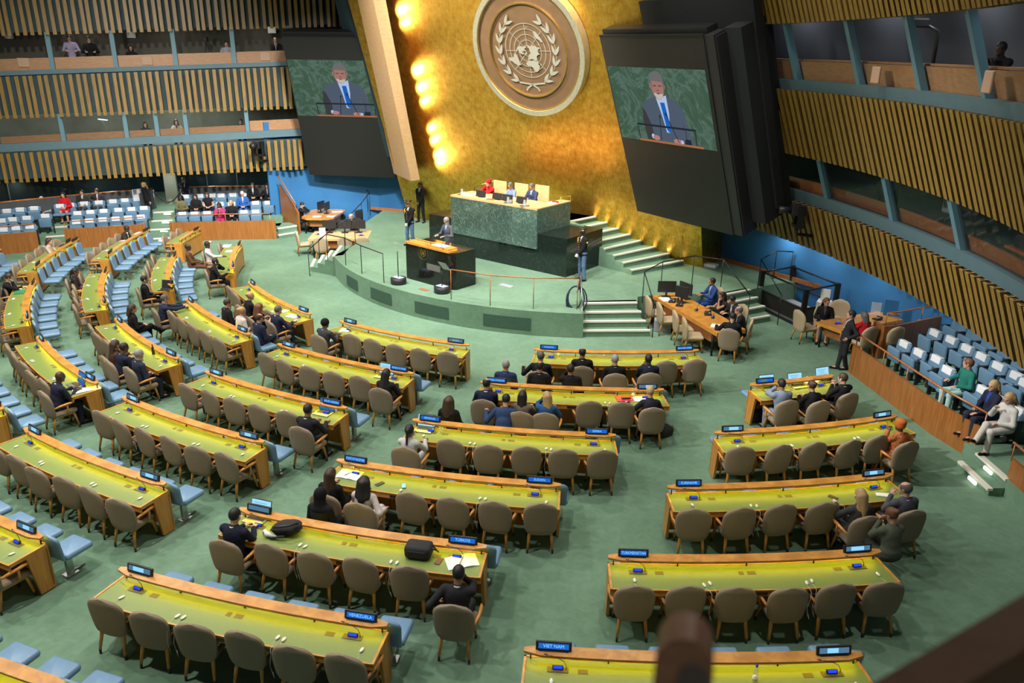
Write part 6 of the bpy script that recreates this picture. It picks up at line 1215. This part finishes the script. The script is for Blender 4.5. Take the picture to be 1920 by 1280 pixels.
for (x,y,w,l,rz,lb) in ((4.6,22.6,.3,.4,10,'white printed pages at the far end of the right table'),(5.62,20.2,.42,.3,-20,'open newspaper pages at the near end of the right table'),(-8.6,34.1,.35,.25,10,'pale blue papers on the rounded table front'),(-8.0,34.15,.35,.25,-5,'second pale paper pile on the rounded table'),(-7.95,35.2,.45,.3,20,'white papers on the rounded table right side')):
    m=MB(); m.rbox((0,0,.006),(w,l,.012),.002); tag(m.obj('paper',M['paper'],None,(x,y,.762),R_(rz)),lb,'paper')
# lift
k=thing('wheelchair_lift','black metal platform lift with open rails by the blue wall','lift',(8.8,23.5,0))
N_=Vector((-.15,-1.25,0));Lc=Vector((-.85,.75,0));Rc=Vector((1.05,-.55,0));Bc=Vector((.35,1.45,0)); c4=[N_,Rc,Bc,Lc]
m=MB()
for p in c4: m.cbox((p.x,p.y,.62),(.13,.13,1.24))
m.obj('corner_post',M['blackmetal'],k)
m=MB()
for a,b in zip(c4,c4[1:]+c4[:1]):
    for z in (1.2,.62): m.tube([(a.x,a.y,z),(b.x,b.y,z)],.03,4)
m.obj('guard_rail',M['blackmetal'],k)
m=MB(); wallstrip(m,[(p.x,p.y) for p in (Lc,N_,Rc)],0,.60,.03); m.obj('side_panel',M['screenblack'],k); m=MB(); m.prism([(p.x,p.y) for p in c4],.10,.16); m.obj('platform',M['print'],k)
# small right table things
def sitem(nm,mt,loc,rz,lb,cat,f):
    m=MB(); f(m); return tag(m.obj(nm,mt,None,loc,R_(rz)),lb,cat)
sitem('sign_stand',M['blue'],(10.75,21.3,.76),-20,'blue framed notice standing on the small right table','sign',lambda m:m.cbox((0,0,.24),(.36,.02,.46)))
sitem('card_stand',M['paper'],(9.15,20.3,.76),30,'white card propped on the small right table','card',lambda m:m.rbox((0,0,.17),(.3,.02,.36),.004,Matrix.Rotation(R_(15),4,'X')))
sitem('card_holder',M['clear'],(10.35,21.35,.76),-20,'clear plastic holder on the small right table','holder',lambda m:m.cbox((0,0,.19),(.26,.03,.38)))
sitem('leaflet_rack',M['white'],(9.35,22.55,0),-30,'white drawer rack by the lift and the blue wall','rack',lambda m:(m.rbox((0,0,.4),(.4,.4,.8),.02),m.cbox((0,0,.98),(.26,.04,.36))))
sitem('wall_speaker',M['black'],(11.45,21.35,1.55),-30,'small black box fixed on the right blue wall','speaker',lambda m:m.rbox((0,0,0),(.2,.12,.3),.01))
sitem('light_box',M['white'],(6.85,26.55,S),-35,'small white box on the stage floor by the gold wall','box',lambda m:m.rbox((0,0,.06),(.5,.3,.12),.02))
sitem('equipment_case',M['black'],(4.55,22.6,0),-10,'black cloth-covered block beside the stage steps','case',lambda m:m.rbox((0,.2,.33),(.7,.5,.66),.06))
sitem('equipment_case',M['print'],(4.45,22.0,0),-10,'grey case on the floor under the right table','case',lambda m:m.rbox((0,0,.18),(.5,.4,.36),.02))
# ---- gallery seats
def gseat(cover):
    P=[]; m=MB(); m.smooth=True; m.rbox((0,-.05,.57),(.5,.10,.44),.045,Matrix.Rotation(R_(7),4,'X')); P.append(('backrest',m.mesh('gs_back',M['bluefab'])))
    m=MB(); m.smooth=True; m.rbox((0,.07,.46),(.46,.09,.36),.04,Matrix.Rotation(R_(-6),4,'X')); P.append(('folded_seat',m.mesh('gs_seat',M['bluefab'])))
    for sx in (-1,1): m=MB(); m.cbox((sx*.275,.02,.31),(.035,.10,.60)); m.tube([(sx*.275,-.08,.58),(sx*.275,.16,.60)],.025,6); P.append(('armrest',m.mesh('gs_arm',M['black'])))
    m=MB(); m.cbox((0,-.02,.15),(.08,.08,.3)); P.append(('support',m.mesh('gs_sup',M['black'])))
    if cover: m=MB(); m.rbox((0,-.05,.72),(.31,.125,.17),.02,Matrix.Rotation(R_(7),4,'X')); P.append(('headrest_cover',m.mesh('gs_cov',M['cover'])))
    return P
GS=gseat(True);GS0=gseat(False)
m=MB(); m.smooth=True; m.rbox((0,.18,.41),(.46,.42,.09),.04); GSEATM=m.mesh('gs_pan',M['bluefab'])
GPEOPLE=[(o.location.x,o.location.y) for o in bpy.data.objects if o.get('category')=='person' and 'gallery' in o['label']]
m=MB(); 
for j in range(3): m.cbox((0,-.058+.0*j,.845-.035*j),(.2-.04*(j%2),.003,.008),Matrix.Rotation(R_(7),4,'X'))
GLINE=m.mesh('gs_print',M['print'])
fl=dict(L1=.18,L2=.36,L3=.54,R1=.34,R2=.52,R3=.70); rown=dict(L1='front',L2='middle',L3='back',R1='front',R2='middle',R3='back')
for kx,pts in SEATS.items():
    # counted along each row from the aisle side so that every seat has its own words
    for i,(x,y) in enumerate(pts):
        a=pts[max(0,i-1)];b=pts[min(len(pts)-1,i+1)]; d=(Vector(b)-Vector(a)).normalized()
        sidew='left' if kx[0]=='L' else 'right'
        rz=(R_(17+180) if kx[0]=='L' else R_(100))
        t=thing('gallery_seat','blue folding seat, %s from the left in the %s row, %s gallery'%(['1st','2nd','3rd','4th','5th','6th','7th','8th','9th','10th','11th','12th','13th','14th','15th','16th','17th','18th','19th'][i],rown[kx],sidew),'seat',(x,y,fl[kx]),rz,'blue folding gallery seats')
        taken=any(abs(px-x)<.42 and (px-x)**2+(py-y)**2<.17 for px,py in GPEOPLE)
        for nm,me in (GS0 if kx=='R3' else GS):
            if taken and nm=='folded_seat': mk('seat',GSEATM,t)
            else: mk(nm,me,t)
# ---- robot cameras on the slats
def robocam(loc,rz,lb,s=1.0):
    k=thing('robotic_camera',lb,'camera',loc,R_(rz)); m=MB(); m.rbox((0,0,.0),(.28*s,.5*s,.3*s),.02); m.obj('body',M['black'],k); m=MB(); m.tube([(0,-.25*s,0),(0,-.42*s,0),(0,-.6*s,0)],[.09*s,.10*s,.12*s],12); m.obj('lens',M['black'],k)
    m=MB(); m.cbox((.2*s,0,-.15*s),(.07*s,.15*s,.6*s)); m.cbox((-.2*s,0,-.15*s),(.07*s,.15*s,.6*s)); m.cbox((0,0,-.45*s),(.5*s,.25*s,.08*s)); m.obj('yoke',M['blackmetal'],k); m=MB(); m.tube([(0,0,-.45*s),(0,0,-.7*s),(0,.6*s,-.75*s)],.05*s,6); m.obj('arm',M['blackmetal'],k)
robocam((-11.0,34.55,3.75),-10,'black robotic camera in front of the lower left slats'); robocam((8.25,22.6,3.5),-95,'black robotic camera on the lower right slats')
# ---- booth contents
def bx(nm,mt,loc,d,lb,cat,rz=0): m=MB(); m.rbox((0,0,0),d,.01); return tag(m.obj(nm,mt,None,loc,R_(rz)),lb,cat)
for i,(s0,z0,lb) in enumerate(((-4.75,8.0,'far left'),(-.15,8.1,'middle'),(5.6,8.38,'beside the left screen'))):
    p=onL(s0,z0,-1.9); bx('notice',M['paper'],p,(.34,.02,.26),'white notice on the wall of the upper left booth, '+lb,'notice',17)
k=thing('camera_tripod','dark camera tripod standing in an upper left booth','tripod',tuple(onL(2.85,6.6,-.9))); m=MB()
for a in (0,2.1,4.2): m.tube([(0,0,1.25),(.3*math.cos(a),.3*math.sin(a),0)],.02,5)
m.obj('legs',M['black'],k); m=MB(); m.rbox((0,0,1.35),(.16,.3,.18),.02); m.obj('camera_body',M['black'],k)
k=thing('desk_lamp','glowing white desk lamp in a lower left booth','lamp',tuple(onL(-1.5,4.2,-.6)),R_(17)); m=MB(); m.tube([(0,0,0),(.05,0,.25),(-.1,0,.52)],.012,5); m.obj('arm',M['steel'],k); m=MB(); m.rbox((-.12,0,.54),(.36,.12,.035),.01,Matrix.Rotation(R_(8),4,'Y')); m.obj('lamp_head',emis('lamp_white',(.6,.8,1,1),2.2),k)
for (s0,lb) in ((-1.5,'under the desk lamp in a lower left booth'),(1.2,'in the lit lower left booth')):
    m=MB(); m.rbox((0,0,0),(1.0,.35,.02),.004); tag(m.obj('paper',M['paper'],None,onL(s0,4.2,-.35),R_(17)),'white papers '+lb,'paper')
k=thing('video_console','dark equipment with blue lamps behind a lower right window','equipment',tuple(onR(3.0,4.25,-1.2)),R_(-80)); m=MB(); m.rbox((0,0,.3),(.9,.5,.5),.05); m.obj('body',M['black'],k); m=MB(); m.rbox((.2,-.27,.5),(.18,.02,.05),.005); m.obj('blue_lamp',M['conblue'],k); m=MB(); m.rbox((-.7,.1,.2),(.35,.4,.35),.05); m.obj('side_box',M['print'],k)
k=thing('large_camera','dark television camera behind the second lower right window','camera',tuple(onR(9.5,4.25,-1.0)),R_(-70)); m=MB(); m.rbox((0,0,.45),(.3,.9,.3),.05,Matrix.Rotation(R_(20),4,'X')); m.obj('body',M['black'],k); m=MB(); m.tube([(0,0,-.2),(0,0,.3)],.08,8); m.tube([(0,-.4,.2),(.2,-.8,-.1)],.03,6); m.obj('pedestal',M['blackmetal'],k)
k=thing('edit_desk','cluttered dark desk with a glowing blue laptop, lower right booth','desk',tuple(onR(-4.5,4.2,-.9)),R_(-95)); m=MB(); m.rbox((0,0,.0),(1.6,.6,.06),.02); m.obj('top',M['woodrail'],k); m=MB(); m.rbox((.2,.1,.22),(.42,.02,.28),.01,Matrix.Rotation(R_(-20),4,'X')); m.obj('laptop_screen',M['lapblue'],k); m=MB(); m.rbox((-.45,.0,.15),(.5,.4,.25),.06); m.obj('pile',M['blackfab'],k)
for (az_,z_,lb) in ((17.5,7.36,'headset-like pad on the first upper right counter'),(3.4,7.34,'microphone arm pad on the third upper right counter'),(-9.3,7.38,'rounded pale pad on the last upper right counter')):
    m=MB(); m.rbox((0,0,0),(.34,.05,.34),.02); o=m.obj('leather_pad',mat('pad',(.42,.27,.18,1),.6),None,onR(az_,z_,.215),R_(az_-90)); tag(o,lb,'pad')
for (s0,z0,lb) in ((-3.95,7.0,'leftmost'),(.55,7.1,'second'),(5.2,7.3,'nearest the screen')):
    m=MB(); m.rbox((0,0,0),(.42,.05,.34),.02); tag(m.obj('leather_pad',mat('pad',(.42,.27,.18,1),.6),None,onL(s0,z0,-.04),R_(17)),'square pale pad on the upper left counters, '+lb,'pad')
k=thing('gooseneck_camera','black camera arm seen in the third upper right window','camera',tuple(onR(.8,7.5,-.5))); m=MB(); m.tube([(0,0,0),(0,0,.7),(-.3,.1,.85)],.04,6); m.obj('arm',M['black'],k); m=MB(); m.rbox((-.4,.1,.85),(.4,.2,.18),.03); m.obj('camera_body',M['black'],k)
k=thing('large_camera','black television camera in the last upper right window','camera',tuple(onR(-10.5,7.6,-.5))); m=MB(); m.rbox((0,0,.55),(.8,.3,.3),.05); m.obj('body',M['black'],k); m=MB(); m.tube([(0,0,-.2),(0,0,.5)],.05,6); m.obj('post',M['black'],k)
# rope at the gallery entrance and cloth over the parapet end
k=thing('barrier_rope','black barrier rope hanging across the gallery entrance','rope',(-16.3,35.6,.72)); m=MB(); m.tube([(.0+1.15*i/10,.28*i/10,.78-.5*math.sin(math.pi*i/10)) for i in range(11)],.03,6); m.obj('rope',M['black'],k); m=MB(); m.tube([(0,0,0),(0,0,.85)],.025,6); m.tube([(1.15,.28,0),(1.15,.28,.85)],.025,6); m.obj('post',M['steel'],k)
m=MB(); m.rbox((0,0,0),(.42,.06,.5),.02); tag(m.obj('hanging_cloth',M['cover'],None,(-16.85,35.2,1.42),R_(45)),'white cloth hanging over the rear parapet end','cloth')
# ---- small things on the desks
REDM=mat('red_cover',(.55,.015,.07,1),.5); GREENM=mat('green_cover',(.02,.2,.10,1),.6); BROWNM=mat('brown_cover',(.16,.07,.025,1),.6); CAPM=mat('bottle_cap_blue',(.01,.04,.4,1),.4)
for (kind,x,y,z,rz,lb,kw) in ITEMS:
    rz=R_(rz+kw.get('dr',0))
    if kind=='laptop':
        t=thing('laptop',lb,'laptop',(x,y,z),rz); m=MB(); m.rbox((0,0,.009),(.36,.25,.018),.006); m.obj('base',M['steel'] if kw['screen']!='dark' else M['black'],t); m=MB(); m.cbox((0,.03,.0185),(.30,.12,.002)); m.obj('keyboard',M['black'],t)
        T=Matrix.Translation((0,.125,.015))@Matrix.Rotation(R_(-18),4,'X'); m=MB(); m.rbox((0,0,.125),(.37,.012,.25),.005,T); lid=m.obj('lid',M['black'],t)
        if kw['screen']!='dark':
            m=MB(); m.cbox((0,-.0075,.125),(.35,.002,.225),T); m.obj('display',M['lapblue' if kw['screen']=='blue' else 'lapwhite'],lid)
            m=MB(); 
            for j in range(5): m.cbox((-.02,-.0092,.19-.03*j),(.24-.05*(j%3),.001,.008),T)
            m.obj('text_lines',M['laptext'],lid)
    elif kind=='paper': m=MB(); m.rbox((0,0,.004),(kw['w'],kw['l'],.008),.002); m.rbox((.02,.015,.009),(kw['w']*.9,kw['l']*.9,.003),.001,Matrix.Rotation(R_(6),4,'Z')); tag(m.obj('paper',M['paper'],None,(x,y,z),rz),lb,'paper')
    elif kind=='book':
        t=thing('notebook',lb,'notebook',(x,y,z),rz); w,l=kw['w'],kw['l']; m=MB()
        for sx in (-1,1): m.sheet([[(sx*w/2*i/6,yy,.006+.016*math.sin(math.pi*min(1,.15+i/6))) for i in range(7)] for yy in (-l/2,l/2)])
        m.cbox((0,0,.003),(w,l,.006)); m.obj('pages',M['paper'],t); m=MB(); m.tube([(-.05,-.08,.03),(.03,.07,.03)],.005,6); m.obj('pen',M['black'],t)
    elif kind=='folder':
        t=thing('folder',lb,'folder',(x,y,z),rz); m=MB(); m.rbox((0,0,.01),(.36,.27,.02),.004); m.obj('cover',REDM if kw['col']=='red' else GREENM,t)
        if kw['col']=='red': m=MB(); m.rbox((.03,0,.035),(.2,.09,.03),.014); m.obj('case',M['black'],t)
    elif kind=='backpack':
        t=thing('backpack',lb,'bag',(x,y,z),rz); b=SDF().ell((0,0,.10),(.20,.14,.10)).ell((-.14,-.05,.07),(.11,.10,.07)).ell((.1,.05,.12),(.12,.10,.08)); mk('body',b.mesh('backpack_body',.016,M['blackfab'],.05),t)
        m=MB(); m.tube([(-.2,-.15,.1),(-.1,-.2,.2),(.1,-.16,.24),(.2,-.02,.22)],.02,6); m.tube([(.05,-.19,.06),(-.15,-.24,.03),(-.33,-.16,.03)],.022,6); m.obj('strap',M['black'],t); m=MB(); m.tube([(-.36,-.1,.03),(-.25,-.2,.05),(-.05,-.22,.04)],[.02,.045,.02],6); m.obj('grey_sleeve',M['cover'],t)
    elif kind=='bag':
        t=thing('laptop_bag',lb,'bag',(x,y,z),rz); m=MB(); m.smooth=True; m.rbox((0,0,.10),(.40,.28,.20),.06); m.obj('body',M['blackfab'],t); m=MB(); m.rbox((-.0,-.12,.09),(.3,.06,.13),.025); m.obj('pocket',M['blackfab'],t); m=MB(); m.tube([(.15,-.02,.16),(.26,-.02,.14),(.28,.05,.06),(.2,.1,.1)],.012,6); m.obj('handle',M['black'],t)
    elif kind=='bottle':
        t=thing('bottle',lb,'bottle',(x,y,z)); c={'dark':M['black'],'clear':M['clear'],'white':M['white']}[kw['col']]; m=MB(); m.lathe([(.030,0),(.034,.01),(.034,.15),(.014,.2),(.014,.225)],12); m.obj('body',c,t); m=MB(); m.lathe([(.016,.222),(.016,.25)],10); m.obj('cap',CAPM if kw['col']=='clear' else M['black'] if kw['col']=='dark' else M['steel'],t)
        if kw['col']=='clear': m=MB(); m.lathe([(.0345,.03),(.0345,.07)],12); m.obj('label',M['white'],t)
    elif kind=='tumbler': m=MB(); m.lathe([(.03,0),(.036,.10),(.033,.10),(.028,.01)],12); tag(m.obj('tumbler',M['clear'],None,(x,y,z)),lb,'glass')
    elif kind=='phone':
        lt=kw['lit']; t=thing('phone' if lt!=2 else 'notebook',lb,'phone' if lt!=2 else 'notebook',(x,y,z),rz); st=kw.get('stand'); T=Matrix.Translation((0,0,.12))@Matrix.Rotation(R_(75),4,'X') if st else Matrix.Translation((0,0,.006)); g=1.4 if st else 1
        m=MB(); m.rbox((0,0,0),(.08*g,.16*g,.01),.004,T); m.obj('body',[M['black'],M['black'],BROWNM][lt],t)
        if lt==1: m=MB(); m.cbox((0,0,.006),(.07*g,.14*g,.001),T); m.obj('display',M['phone'],t)  # the pale badge gets this added glow too, though it is no screen
    elif kind=='handbag':
        t=thing('handbag',lb,'bag',(x,y,0),rz); c=M['white'] if kw.get('col') else M['blackfab']; m=MB(); m.smooth=True; m.rbox((0,0,.15),(.38,.16,.30),.06); m.obj('body',c,t); m=MB(); m.tube([(-.12,0,.28),(-.09,0,.46),(.09,0,.46),(.12,0,.28)],.012,6); m.obj('handle',c,t)
def held(nm,mt,px,rz,pit,d,lb,cat):
    m=MB(); m.rbox((0,0,0),d,.003); o=tag(m.obj(nm,mt,None,px),lb,cat); o.rotation_euler=(R_(pit),0,R_(rz)); return o
# ---- near the camera: out-of-focus wood of the viewing balcony
m=MB(); m.box(-1.2,2.2,-.6,.88,6.2,6.3); struct(m.obj('floor_balcony',M['carpet']))
t=thing('balcony_post','blurred rounded brown wooden post close to the viewer at the bottom','post',(.262,.93,6.3),R_(-14))
def rpost(x0,x1,y0,y1,zt): 
    cx,hw=(x0+x1)/2,(x1-x0)/2; a=[(cx-hw,0)]+[(cx+hw*math.cos(R_(180-15*i)),zt-hw*1.3+hw*1.3*math.sin(R_(180-15*i))) for i in range(13)]+[(cx+hw,0)]
    vs=[(x,y0,z) for x,z in a]+[(x,y1,z) for x,z in a]; n=len(a); m.add(vs,[(i,(i+1)%n,n+(i+1)%n,n+i) for i in range(n)]+[tuple(range(n))[::-1],tuple(range(n,2*n))])
m=MB(); rpost(-.042,.042,-.03,.03,.715); m.obj('board',wood('post_wood',(.20,.095,.05,1),(.28,.14,.075,1),(3,3,8),.5),t)
m=MB(); rpost(-.008,.036,-.034,-.029,.675); m.obj('grey_inset',mat('post_inset',(.10,.08,.07,1),.6),t)
t=thing('balcony_handrail','blurred dark brown handrail slanting across the bottom right corner','handrail',(.86,1.07,6.3))
A=Vector((-.36,-.09,.43)); Bv=Vector((.30,.07,.775)); m=MB(); d=(Bv-A).normalized(); pr=Vector((0,0,1)).cross(d).normalized()*.04; dnv=Vector((0,0,-.09))
vs=[A+pr,A-pr,A-pr+dnv,A+pr+dnv,Bv+pr,Bv-pr,Bv-pr+dnv,Bv+pr+dnv]; m.add(vs,[(0,3,2,1),(4,5,6,7),(0,1,5,4),(1,2,6,5),(2,3,7,6),(3,0,4,7)]); m.obj('rail',wood('near_rail_wood',(.085,.04,.018,1),(.12,.06,.028,1),(4,4,4),.45),t)
m=MB(); m.tube([(.12,.03,0),(.12,.03,.66)],.02,8); m.obj('post',M['blackmetal'],t)
place_chairs()
# ================================================================== CAMERA AND LIGHT
TH=R_(20.5); RO=R_(-.75)
c,s=math.cos(RO),math.sin(RO); r0=Vector((1,0,0)); d0=Vector((0,-math.sin(TH),-math.cos(TH))); fw=Vector((0,math.cos(TH),-math.sin(TH)))
rt=r0*c+d0*s; dn=-r0*s+d0*c; up=-dn; bk=-fw
cd=bpy.data.cameras.new('camera'); cam=bpy.data.objects.new('camera',cd); COL.objects.link(cam)
cam.matrix_world=Matrix(((rt.x,up.x,bk.x,0),(rt.y,up.y,bk.y,0),(rt.z,up.z,bk.z,7.8),(0,0,0,1)))
cd.sensor_width=36; cd.lens=36*1475/1920; cd.clip_start=.05; cd.clip_end=200
cd.dof.use_dof=True; cd.dof.focus_distance=19; cd.dof.aperture_fstop=1.8
SC.camera=cam
def area(loc,tgt,size,power,col=(1,.96,.9),spread=180,name='ceiling_light'):
    l=bpy.data.lights.new(name,'AREA'); l.shape='DISK'; l.size=size; l.energy=power; l.color=col; l.spread=R_(spread); o=bpy.data.objects.new(name,l); COL.objects.link(o); o.location=loc
    o.rotation_euler=(Vector(tgt)-Vector(loc)).to_track_quat('-Z','Y').to_euler(); return o
def spot(loc,tgt,power,ang=40,blend=.6,rad=.05,col=(1,.95,.86),name='spot_light'):
    l=bpy.data.lights.new(name,'SPOT'); l.energy=power; l.spot_size=R_(ang); l.spot_blend=blend; l.shadow_soft_size=rad; l.color=col; o=bpy.data.objects.new(name,l); COL.objects.link(o); o.location=loc
    o.rotation_euler=(Vector(tgt)-Vector(loc)).to_track_quat('-Z','Y').to_euler(); return o
w=bpy.data.worlds.new('world'); SC.world=w; w.use_nodes=True; w.node_tree.nodes['Background'].inputs[0].default_value=(.75,.85,.9,1); w.node_tree.nodes['Background'].inputs[1].default_value=.12
# lamps in the ceiling over the hall
for (x,y,p,sz) in ((-13,12,1500,.5),(-13,20,1500,.5),(-8,8,1500,.5),(-8,16,1300,.5),(-14,26,1300,.5),(-6,24,1000,.5),(-2,12,900,.5),(0,20,850,.5),(3,8,600,.5),(4,16,600,.5),(-18,18,1200,.5)):
    area((x,y,13.3),(x,y+.01,0),sz,p*.33,(1,.95,.88),130)
# stage lamps
for (x,y,tx,ty,p) in ((-7,20,-4,26,1000),(-2,17,0,24,900),(-8,27,-4,31,700),(3,19,2,25,700)):
    area((x,y,13.2),(tx,ty,.8),.4,p*.3,(1,.96,.92),70)
# lamps behind the left fin that wash the gold wall
for (w_,p) in ((8.6,60),(8.15,30),(6.4,60),(5.75,45),(5.2,30),(4.1,25),(3.6,30),(3.0,45),(2.7,45)):
    spot(onG(2.05-.02*w_+.012*w_*0,w_,.42),onG(2.55,w_,0),p*2.2,100,.9,.04,(1,.86,.55),'gold_wash_lamp')
for k in range(7):
    t=k/6; b=Vector((5.95-2.5*t,26.95+1.85*t,.95+1.15*t)); spot(b+Gn*.22,b+Gw*.9+Gu*.35+Gn*.0,18,70,.8,.03,(1,.85,.5),'skirting_lamp')
area((-7,27,12.8),onG(6.5,6.8),1.2,420,(1,.88,.62),55,'gold_wall_light'); area((-1,20,13.0),onG(8.5,7.2),1.2,260,(1,.9,.7),50,'gold_wall_light')
# fill lights added to brighten the galleries and the slatted side walls
area((-9,17,12.6),(-15.5,32.5,1),.6,420,(1,.97,.92),60,'gallery_fill_light'); area((-5,22,12.8),(-11.5,34,1),.6,260,(1,.97,.92),50,'gallery_fill_light'); area((-12,14,9),(-16,34,6),1.2,95,(1,.93,.8),70,'wall_fill_light')
area((-10,12,13),(10.5,16.3,1),.6,150,(1,.97,.92),32,'gallery_fill_light')
for (x_,y_,p) in ((8.75,25.0,14),(9.35,23.6,14),(10.3,22.0,14),(11.2,20.0,9),(11.7,17.6,6),(11.6,15.2,6)): area((x_-.15,y_-.1,2.3),(x_+.5,y_+.25,.8),.35,p,(1,.97,.92),150,'soffit_fill_light')  # made-up downlights, added to brighten the right blue wall and gallery
for (x_,y_,p) in ((-20.5,32.6,16),(-18.0,34.4,16),(-15.8,36.2,16),(-13.5,36.6,16),(-11.5,37.3,14),(-19,37.2,30),(-15,39.2,30),(-11.3,40.5,30)): area((x_,y_,2.42),(x_,y_-.25,.7),.35,p,(1,.98,.94),160,'soffit_fill_light')  # more invented downlights, for the dark left gallery and corridor
area((-4,14,11),(9.5,18,5),1.2,75,(1,.93,.8),80,'wall_fill_light')  # added fill, brightens the right slatted wall
area((-4,22,12.5),(-8,36,2),.6,200,(1,.98,.95),45,'blue_wall_fill_light')  # fill added to lift the dark left blue wall
# unseen fill lights added to brighten the booth interiors
for s_,z_,p in ((-6.5,5.5,20),(-4,5.5,20),(-1.6,5.5,28),(1.1,5.5,40),(3,5.6,20)): area(onL(s_,z_,-1.2),onL(s_,4,-1.6),.5,p,(.95,1,.95),170,'booth_fill_light')
for s_ in (-6,-2,1.5,5): area(onL(s_,8.9,-.9),onL(s_,6.6,-1.2),.5,12,(1,.95,.85),170,'booth_fill_light')
for a_ in (-9,0,9,18):
    area(onR(a_,9.0,-1.0),onR(a_,7,-1.0),.5,15,(.9,.95,1),170,'booth_fill_light'); area(onR(a_,5.7,-1.6),onR(a_,4,-1.8),.5,7,(.8,1,.85),170,'booth_fill_light')
area((.25,-.5,9.0),(.3,1,6.9),.3,5,(1,.9,.8),120,'balcony_fill_light')  # unseen fill added above the viewer to brighten the near post and rail
SC.view_settings.view_transform='Standard'; SC.view_settings.look='None'; SC.view_settings.gamma=1; SC.view_settings.use_curve_mapping=False; SC.view_settings.exposure=0
